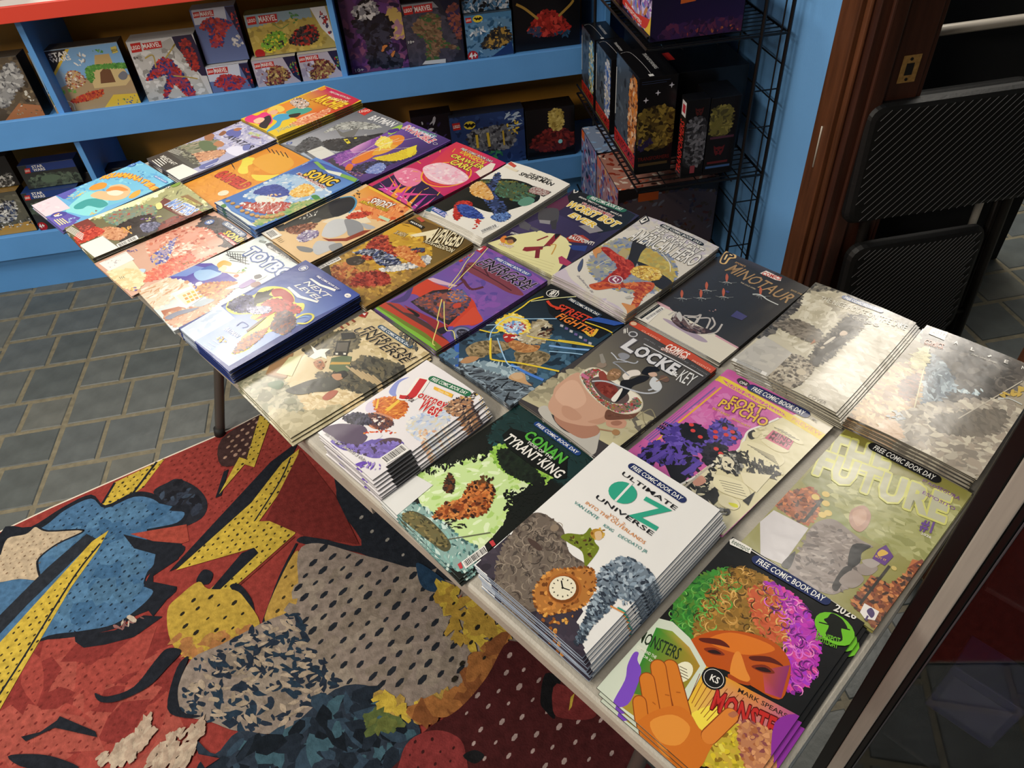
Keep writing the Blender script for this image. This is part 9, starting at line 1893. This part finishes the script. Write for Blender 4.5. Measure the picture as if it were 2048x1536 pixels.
rbox('carton with orange flame artwork on the bottom rack shelf, near side', .62, .95, 2.0, 2.255, .107, .355, '#1c1414', fr_low2, lambda w, h: [['N', ['#3c3448', '#4c3c2c', '#6a6c78', '#5c2c1c'], 50, 16, 44, 2, rc(8, 8, w-8, h*.8)], ['P', '#a84c1c', rc(w*.2, h*.8, w*.4, h*.92)]], tp_low(['#8a3424', '#c85c3c', '#d8c8b8', '#3c1c18']))

# ------------------------------------------------------------------ rug
RO = [(-2.1, .98), (-1.6, 1.17), (-1.216, 1.361), (-1.1, 1.415), (-.954, 1.474), (-.801, 1.535), (-.673, 1.585), (-.568, 1.637), (-.2, 1.80), (.1, 1.78), (.22, 1.5), (.222, .45), (.1, -.3), (-.6, -.9), (-1.9, -.8)]
rug = MB().prism(RO, .0022, .0065).build('rug', mat('rug_backing', '#cfc4b4', .95)); tag(rug, 'large comic-print rug with red, blue and yellow shapes under the table', 'rug')
obj('printed_pile', art_mesh('printed_pile', RUG['sh'], RUG['bg'], 0, 1, 0, 1, 'rug', RUGPRINT, None, .02, 0, None, [(x*1000*.997-1, y*1000*.997) for x, y in RO]), None, rug, (0, 0, .00655))
# ------------------------------------------------------------------ folding table
TA = R(-55.3); TZ = .74; TO = (.05, 1.05)
PLAST = mat('grey_plastic', '#aaa498', .45, noise=.1, nscale=25, bump=.35, bscale=300)
LEG = mat('grey_leg_paint', '#55504c', .4, .3)
table = empty('folding_table', (TO[0], TO[1], 0), (0, 0, TA)); tag(table, 'pale grey plastic folding table covered with comic stacks', 'table')
def rrect(x0, x1, y0, y1, r, n=6):
    p = []
    for cx, cy, a in ((x1-r, y1-r, 0), (x0+r, y1-r, 90), (x0+r, y0+r, 180), (x1-r, y0+r, 270)):
        for k in range(n+1): t = R(a + 90*k/n); p.append((cx + r*math.cos(t), cy + r*math.sin(t)))
    return p
bm = bmesh.new()
TX0, TX1, TY0, TY1 = -1.005, .806, -.378, .382
prof = ((0, TZ-.0035), (-.0015, TZ-.0012), (-.005, TZ))   # inset, z of the rounded rim
rings = []
for ins, z in ((.012, TZ-.034), (.003, TZ-.032), (0, TZ-.024), (0, TZ-.006), (.002, TZ-.002), (.006, TZ-.0003)):
    rings.append([bm.verts.new((x, y, z)) for x, y in rrect(TX0+ins, TX1-ins, TY0+ins, TY1-ins, .05-ins*.5)])
for a, b in zip(rings, rings[1:]):
    for k in range(len(a)): bm.faces.new((a[k], a[(k+1) % len(a)], b[(k+1) % len(a)], b[k]))
bm.faces.new(rings[0][::-1]); bm.faces.new(rings[-1])
me = bpy.data.meshes.new('table_top'); bm.to_mesh(me); bm.free(); obj('table_top', me, PLAST, table)
for y0, y1 in ((TY0+.004, TY0+.03), (TY1-.03, TY1-.004)):
    MB().prism([(-.56, y0), (.215, y0), (.215, y1), (-.56, y1)], TZ-.052, TZ-.0345).build('skirt', PLAST, table)
for sx, x in ((-1, -.849), (1, .60)):
    for s in (-1, 1):
        pts = [(x, s*.29, .004), (x, s*.275, .05), (x, s*.15, .40), (x, s*.08, .62), (x, s*.07, TZ-.036)]
        MB().sweep(pts, .0135, 12).build('leg', LEG, table, smooth=True)
        MB().sweep([(x, s*.2905, .0068), (x, s*.285, .03)], .0155, 12).build('leg_foot', mat('black_rubber', '#161616', .7), table, smooth=True)
    MB().sweep([(x, -.2, .26), (x, .2, .26)], .010, 10).build('crossbar', LEG, table, smooth=True)
    MB().sweep([(x, 0, .55), (x - sx*.35, 0, TZ-.04)], .009, 10).build('brace', LEG, table, smooth=True)

# ------------------------------------------------------------------ comics: every copy of every stack is a thing of its own
LAB = dict(
 monster='comic with a curly rainbow-haired face hidden behind a monster magazine', oz='white comic with big green OZ letters and a copper clock', conan='dark green comic with a blank white label, between two front-edge stacks',
 journey='small manga with red Journey lettering and purple robes', etan='tan comic with wrecked machines under black ENERGON lettering', next='blue comic with a yellow-outlined leaping figure and NEXT LEVEL title',
 toybox='pale comic with TOYBOX title and a toy shop scene', sonicdc='pink crowded comic beside the TOYBOX comic', motu='brown and green fantasy comic with a blank white label near the far table end', aqua='turquoise comic with orange shapes at the far left table corner',
 avatar='lavender comic with a black back band, at the far end of the middle row', archie='yellow and red comic on a thick stack at the far table corner', garfield='plain orange comic with red block title', sonic='blue comic with gold coins and a big red curve, on a tall curled stack', batman='grey comic with a red square logo in its corner',
 purple='purple comic with a yellow energy burst', carl='hot pink comic with a spiky yellow ring', spiderman='white comic with black swirl on a wavy white stack', worst='dark purple comic with a cream circle and yellow WORST BOT EVER title', hero='white comic with a flying red shape over a blue disc',
 minotaur='black comic with a dead insect on a white floor', house='shiny grey cream comic with a dark walking figure and bone heap', alien='shiny grey brown comic at the near right table corner', future='olive comic with a grey coat figure and blank white label', psycho='pink comic with a purple armoured shape and torn page',
 locke='grey comic with a pale brown round shape and silver LOCKE lettering', street='dark blue comic with yellow lightning ribbons', ered='purple comic with a red car', avengers='golden brown battle comic with AVENGERS title', spidey='orange and tan comic with a grey sea creature')
SHORT = dict(monster='curly-haired face comic', oz='white OZ comic', conan='green comic with blank label', journey='small red-titled manga', etan='tan ENERGON comic', next='blue NEXT LEVEL comic', toybox='TOYBOX comic', sonicdc='pink crowded comic', motu='brown fantasy comic', aqua='turquoise comic', avatar='lavender comic', archie='yellow and red comic', garfield='plain orange comic', sonic='blue comic with coins', batman='grey comic', purple='purple comic with energy burst', carl='hot pink comic', spiderman='white comic with black swirl', worst='dark purple comic with cream circle', hero='white comic with blue disc', minotaur='black insect comic', house='grey cream shiny comic', alien='grey brown comic', future='olive comic', psycho='pink comic with torn page', locke='grey LOCKE comic', street='dark blue lightning comic', ered='red car comic', avengers='golden AVENGERS comic', spidey='orange and tan comic')
ORD = 'first second third fourth fifth sixth seventh eighth ninth tenth eleventh twelfth thirteenth'.split()
OFF = dict(journey=(4.2, -1.2), oz=(2.6, -.6), monster=(5, -3), etan=(6, -2), house=(3, -1.2), psycho=(-4, 1), conan=(2.5, -2.5), hero=(-.5, -.6), spiderman=(-.6, -.9), alien=(-.6, -.9))
rs = random.Random(11)
for n, c in COMICS.items():
    w, h = c['sz']; t = c['t']; bow = (c['bow'][0], c['bow'][1], 6, 8)
    sheet_b = slab(w, h, .02, .22, bow); edge = slab(w, h, t-.95-.2, t-.95-.02, bow)
    step = .006
    cov = art_mesh('cover', c['sh'], c['bg'], -w/2, w/2, -h/2, h/2, n, COVER, bow, step, t-.95, [sheet_b+(c['pg'],), edge+(c['bg'],)])
    pv, pf = slab(w, h, .22, t-1.16, bow, .9); pm = bpy.data.meshes.new('comic_book'); pm.from_pydata(pv, [], pf); pm.materials.append(mat('pages_' + c['pg'], c['pg'], .75, noise=.15, nscale=900, stretch=(1, 1, 6)))
    x, y, a = c['p']; top_z = TZ + .0005
    for k in range(c['n']):
        d = c['n'] - 1 - k                   # copies above this one
        ca, sa = math.cos(R(a)), math.sin(R(a)); ox, oy = OFF.get(n, (0, 0)); dd = min(d, 5)
        jx = (ox*dd + (rs.uniform(-1.2, 1.2) if d else 0))*.001; jy = (oy*dd + (rs.uniform(-1.4, 1.4) if d else 0))*.001
        o = obj('comic_book', pm, None, None, (x + ca*jx - sa*jy, y + sa*jx + ca*jy, top_z + k*t*.001), (0, 0, R(a + (rs.uniform(-.5, .5) if d else 0))))
        obj('cover', cov, None, o)
        if d == 0: tag(o, LAB[n] + (', topmost of its stack' if len(LAB[n].split()) < 11 else ''), 'comic', 'top comics of the stacks on the table')
        else: tag(o, '%s copy from the top in the stack of the %s' % (ORD[d], SHORT[n]), 'comic', 'lower copies of the ' + SHORT[n])

# ------------------------------------------------------------------ folded chairs in the doorway
BLK = mat('black_padded_vinyl', '#060607', .55, bump=.3, bscale=120); BTUBE = mat('dark_metal_tube', '#2b2724', .4, .5); CREAM = mat('cream_metal_tube', '#cfc4b4', .35, .1); PIN = mat('grey_pinstripe', '#58585a', .7)
def chair(name_loc, rot, tube, lab, zt=.93, hw=.22):
    ch = empty('folding_chair', name_loc, rot); tag(ch, lab, 'chair', 'folded chairs leaning in the doorway')
    # frame as seen from the front; x across, z up, y depth
    def arc(x0, x1, z0, zt, r=.06):
        p = [(x0, 0, z0)]
        for k in range(7): t = R(180 - 90*k/6); p.append((x0+r + r*math.cos(t), 0, zt-r + r*math.sin(t)))
        for k in range(7): t = R(90 - 90*k/6); p.append((x1-r + r*math.cos(t), 0, zt-r + r*math.sin(t)))
        return p + [(x1, 0, z0)]
    MB().sweep(arc(-hw, hw, .02, zt), .0125, 10).build('back_frame', tube, ch, smooth=True)
    MB().sweep([(-.195, .03, .02), (-.195, .03, .62), (.195, .03, .62), (.195, .03, .02)], .0115, 10).build('rear_leg_frame', tube, ch, smooth=True)
    MB().sweep([(-hw, 0, .14), (hw, 0, .14)], .009, 8).build('crossbar', tube, ch, smooth=True)
    return ch, arc
def panel(ch, name, z0, z1, w, y, r, cx=0.):
    pts = [(x, z) for x, z in rrect(-w, w, z0, z1, r, 5)]
    bm = bmesh.new(); rings = []
    for ins, yy in ((.0, y+.014), (0, y), (.006, y-.010), (.016, y-.014)):
        rings.append([bm.verts.new((x*(1-ins/w), yy - .012*(1-(x/w)**2), (z0+z1)/2 + (z-(z0+z1)/2)*(1-ins/((z1-z0)/2)))) for x, z in pts])
    for a, b in zip(rings, rings[1:]):
        for k in range(len(a)): bm.faces.new((a[k], a[(k+1) % len(a)], b[(k+1) % len(a)], b[k]))
    bm.faces.new(rings[0]); bm.faces.new(rings[-1][::-1]); bmesh.ops.recalc_face_normals(bm, faces=bm.faces)
    me = bpy.data.meshes.new(name); bm.to_mesh(me); bm.free(); p = obj(name, me, BLK, ch, (cx, 0, 0))
    q = MB(); n = 26
    for k in range(-26, n):                    # woven diagonal pinstripes
        x0 = -w + .012 + 2*w*k/n; seg = []
        if x0 + (z1-z0)*.9 < -w: continue
        for j in range(13):
            x = x0 + (z1-z0)*.9*j/12; z = z0 + .012 + (z1-z0-.024)*j/12
            if abs(x) < w-.014: seg.append((x, y - .0146 - .012*(1-(x/w)**2), z))
        if len(seg) > 1: q.sweep(seg, .0007, 4)
    st = q.build('pinstripes', PIN, p); st['kind'] = 'stuff'
    return p
ch1, _ = chair((1.30, 1.43, 0), (R(-4), 0, 0), BTUBE, 'black padded folding chair folded flat, front of the doorway', .76, .195)
panel(ch1, 'back_pad', .495, .79, .272, -.02, .03); panel(ch1, 'seat_pad', .10, .43, .19, -.02, .04, -.045)
ch2, _ = chair((1.40, 1.60, 0), (R(-3), 0, 0), CREAM, 'cream tube folding chair folded behind the black one', .862, .245)
panel(ch2, 'back_pad', .42, .72, .20, .0, .05)
tag(MB().box(1.16, 1.9, 1.80, 1.86, .0025, 1.25, .003).build('dark_backdrop', DARK), 'added dark backdrop for the dim next room behind the folded chairs', 'backdrop')  # added sheet: the next room's darkness is put into its colour

# ------------------------------------------------------------------ tall glass cabinet, right foreground
BLKM = mat('black_satin_frame', '#0b0b0c', .35, .2); ALU = mat('brushed_aluminium', '#a8a198', .45, .15, noise=.06, nscale=300, stretch=(1, 1, .05)); GL = bpy.data.materials.new('cabinet_glass'); GL.use_nodes = True
gp = GL.node_tree.nodes['Principled BSDF']; gp.inputs['Transmission Weight'].default_value = 1; gp.inputs['Roughness'].default_value = .02; gp.inputs['IOR'].default_value = 1.45; gp.inputs['Base Color'].default_value = (.75, .8, .82, 1)
cab = empty('glass_cabinet', (TO[0], TO[1], 0), (0, 0, TA)); tag(cab, 'tall black glass cabinet with an aluminium edge strip, right foreground', 'cabinet')
cx0, cx1, cy0, cy1 = .811, 1.42, -.045, .36
def cp(name, m, *b, bev=.0015):
    q = MB()
    for a in b: q.box(*a, bev)
    return q.build(name, m, cab)
cp('corner_post', BLKM, (cx0, cx0+.017, cy0, cy0+.03, .002, 1.95)); cp('edge_strip', ALU, (cx0+.0175, cx0+.036, cy0-.001, cy0+.02, .002, 1.95))
cp('inner_post', BLKM, (cx0+.0365, cx0+.044, cy0+.002, cy0+.02, .002, 1.95)); cp('bead', mat('thin_bright_bead', '#5c6068', .3, .6), (cx0+.0445, cx0+.0465, cy0+.001, cy0+.01, .002, 1.95), bev=.0004)
cp('side_panel', BLKM, (cx0, cx0+.008, cy0+.0305, cy1, .002, 1.95)); cp('side_panel', BLKM, (cx1-.008, cx1, cy0+.03, cy1, .002, 1.95)); cp('back_panel', mat('cabinet_back', '#0b0809', .6), (cx0+.008, cx1-.008, cy1-.01, cy1, .002, 1.95))
cp('top_panel', BLKM, (cx0, cx1, cy0, cy1, 1.951, 1.99)); cp('plinth', BLKM, (cx0+.047, cx1-.009, cy0+.005, cy1-.011, .002, .1))
cp('glass_pane', GL, (cx0+.047, cx1-.009, cy0+.008, cy0+.012, .1005, 1.95), bev=0)
SHG = mat('cabinet_shelf', '#1a1c1f', .25)
for z in (.42, .80, 1.2): cp('shelf', SHG, (cx0+.05, cx1-.01, cy0+.02, cy1-.011, z, z+.008))
e1 = Vector((math.cos(TA), math.sin(TA))); e2 = Vector((-math.sin(TA), math.cos(TA)))
def cabitem(lab, x, y, z, w, d, h, c, c2):
    p = Vector(TO) + e1*x + e2*y
    o = MB().box(-w/2, w/2, -d/2, d/2, 0, h, .002).build('collector_box', mat('item_' + c, c, .3), None, loc=(p.x, p.y, z), rot=(0, 0, TA)); tag(o, lab, 'box', 'boxes inside the glass cabinet')
    MB().box(-w*.4, w*.4, -d/2-.0012, -d/2-.0002, h*.15, h*.85).build('front_window', mat('item_' + c2, c2, .2, .3), o)
cabitem('purple silver box at the bottom of the glass cabinet', .93, .08, .4285, .09, .06, .12, '#37335c', '#6a6688')
cabitem('dark red box on the middle cabinet shelf', 1.0, .15, .8085, .12, .08, .16, '#1c0a0c', '#2c1020')
cabitem('brown orange box on the upper cabinet shelf', .98, .15, 1.2085, .14, .08, .18, '#5c3018', '#6a2450')
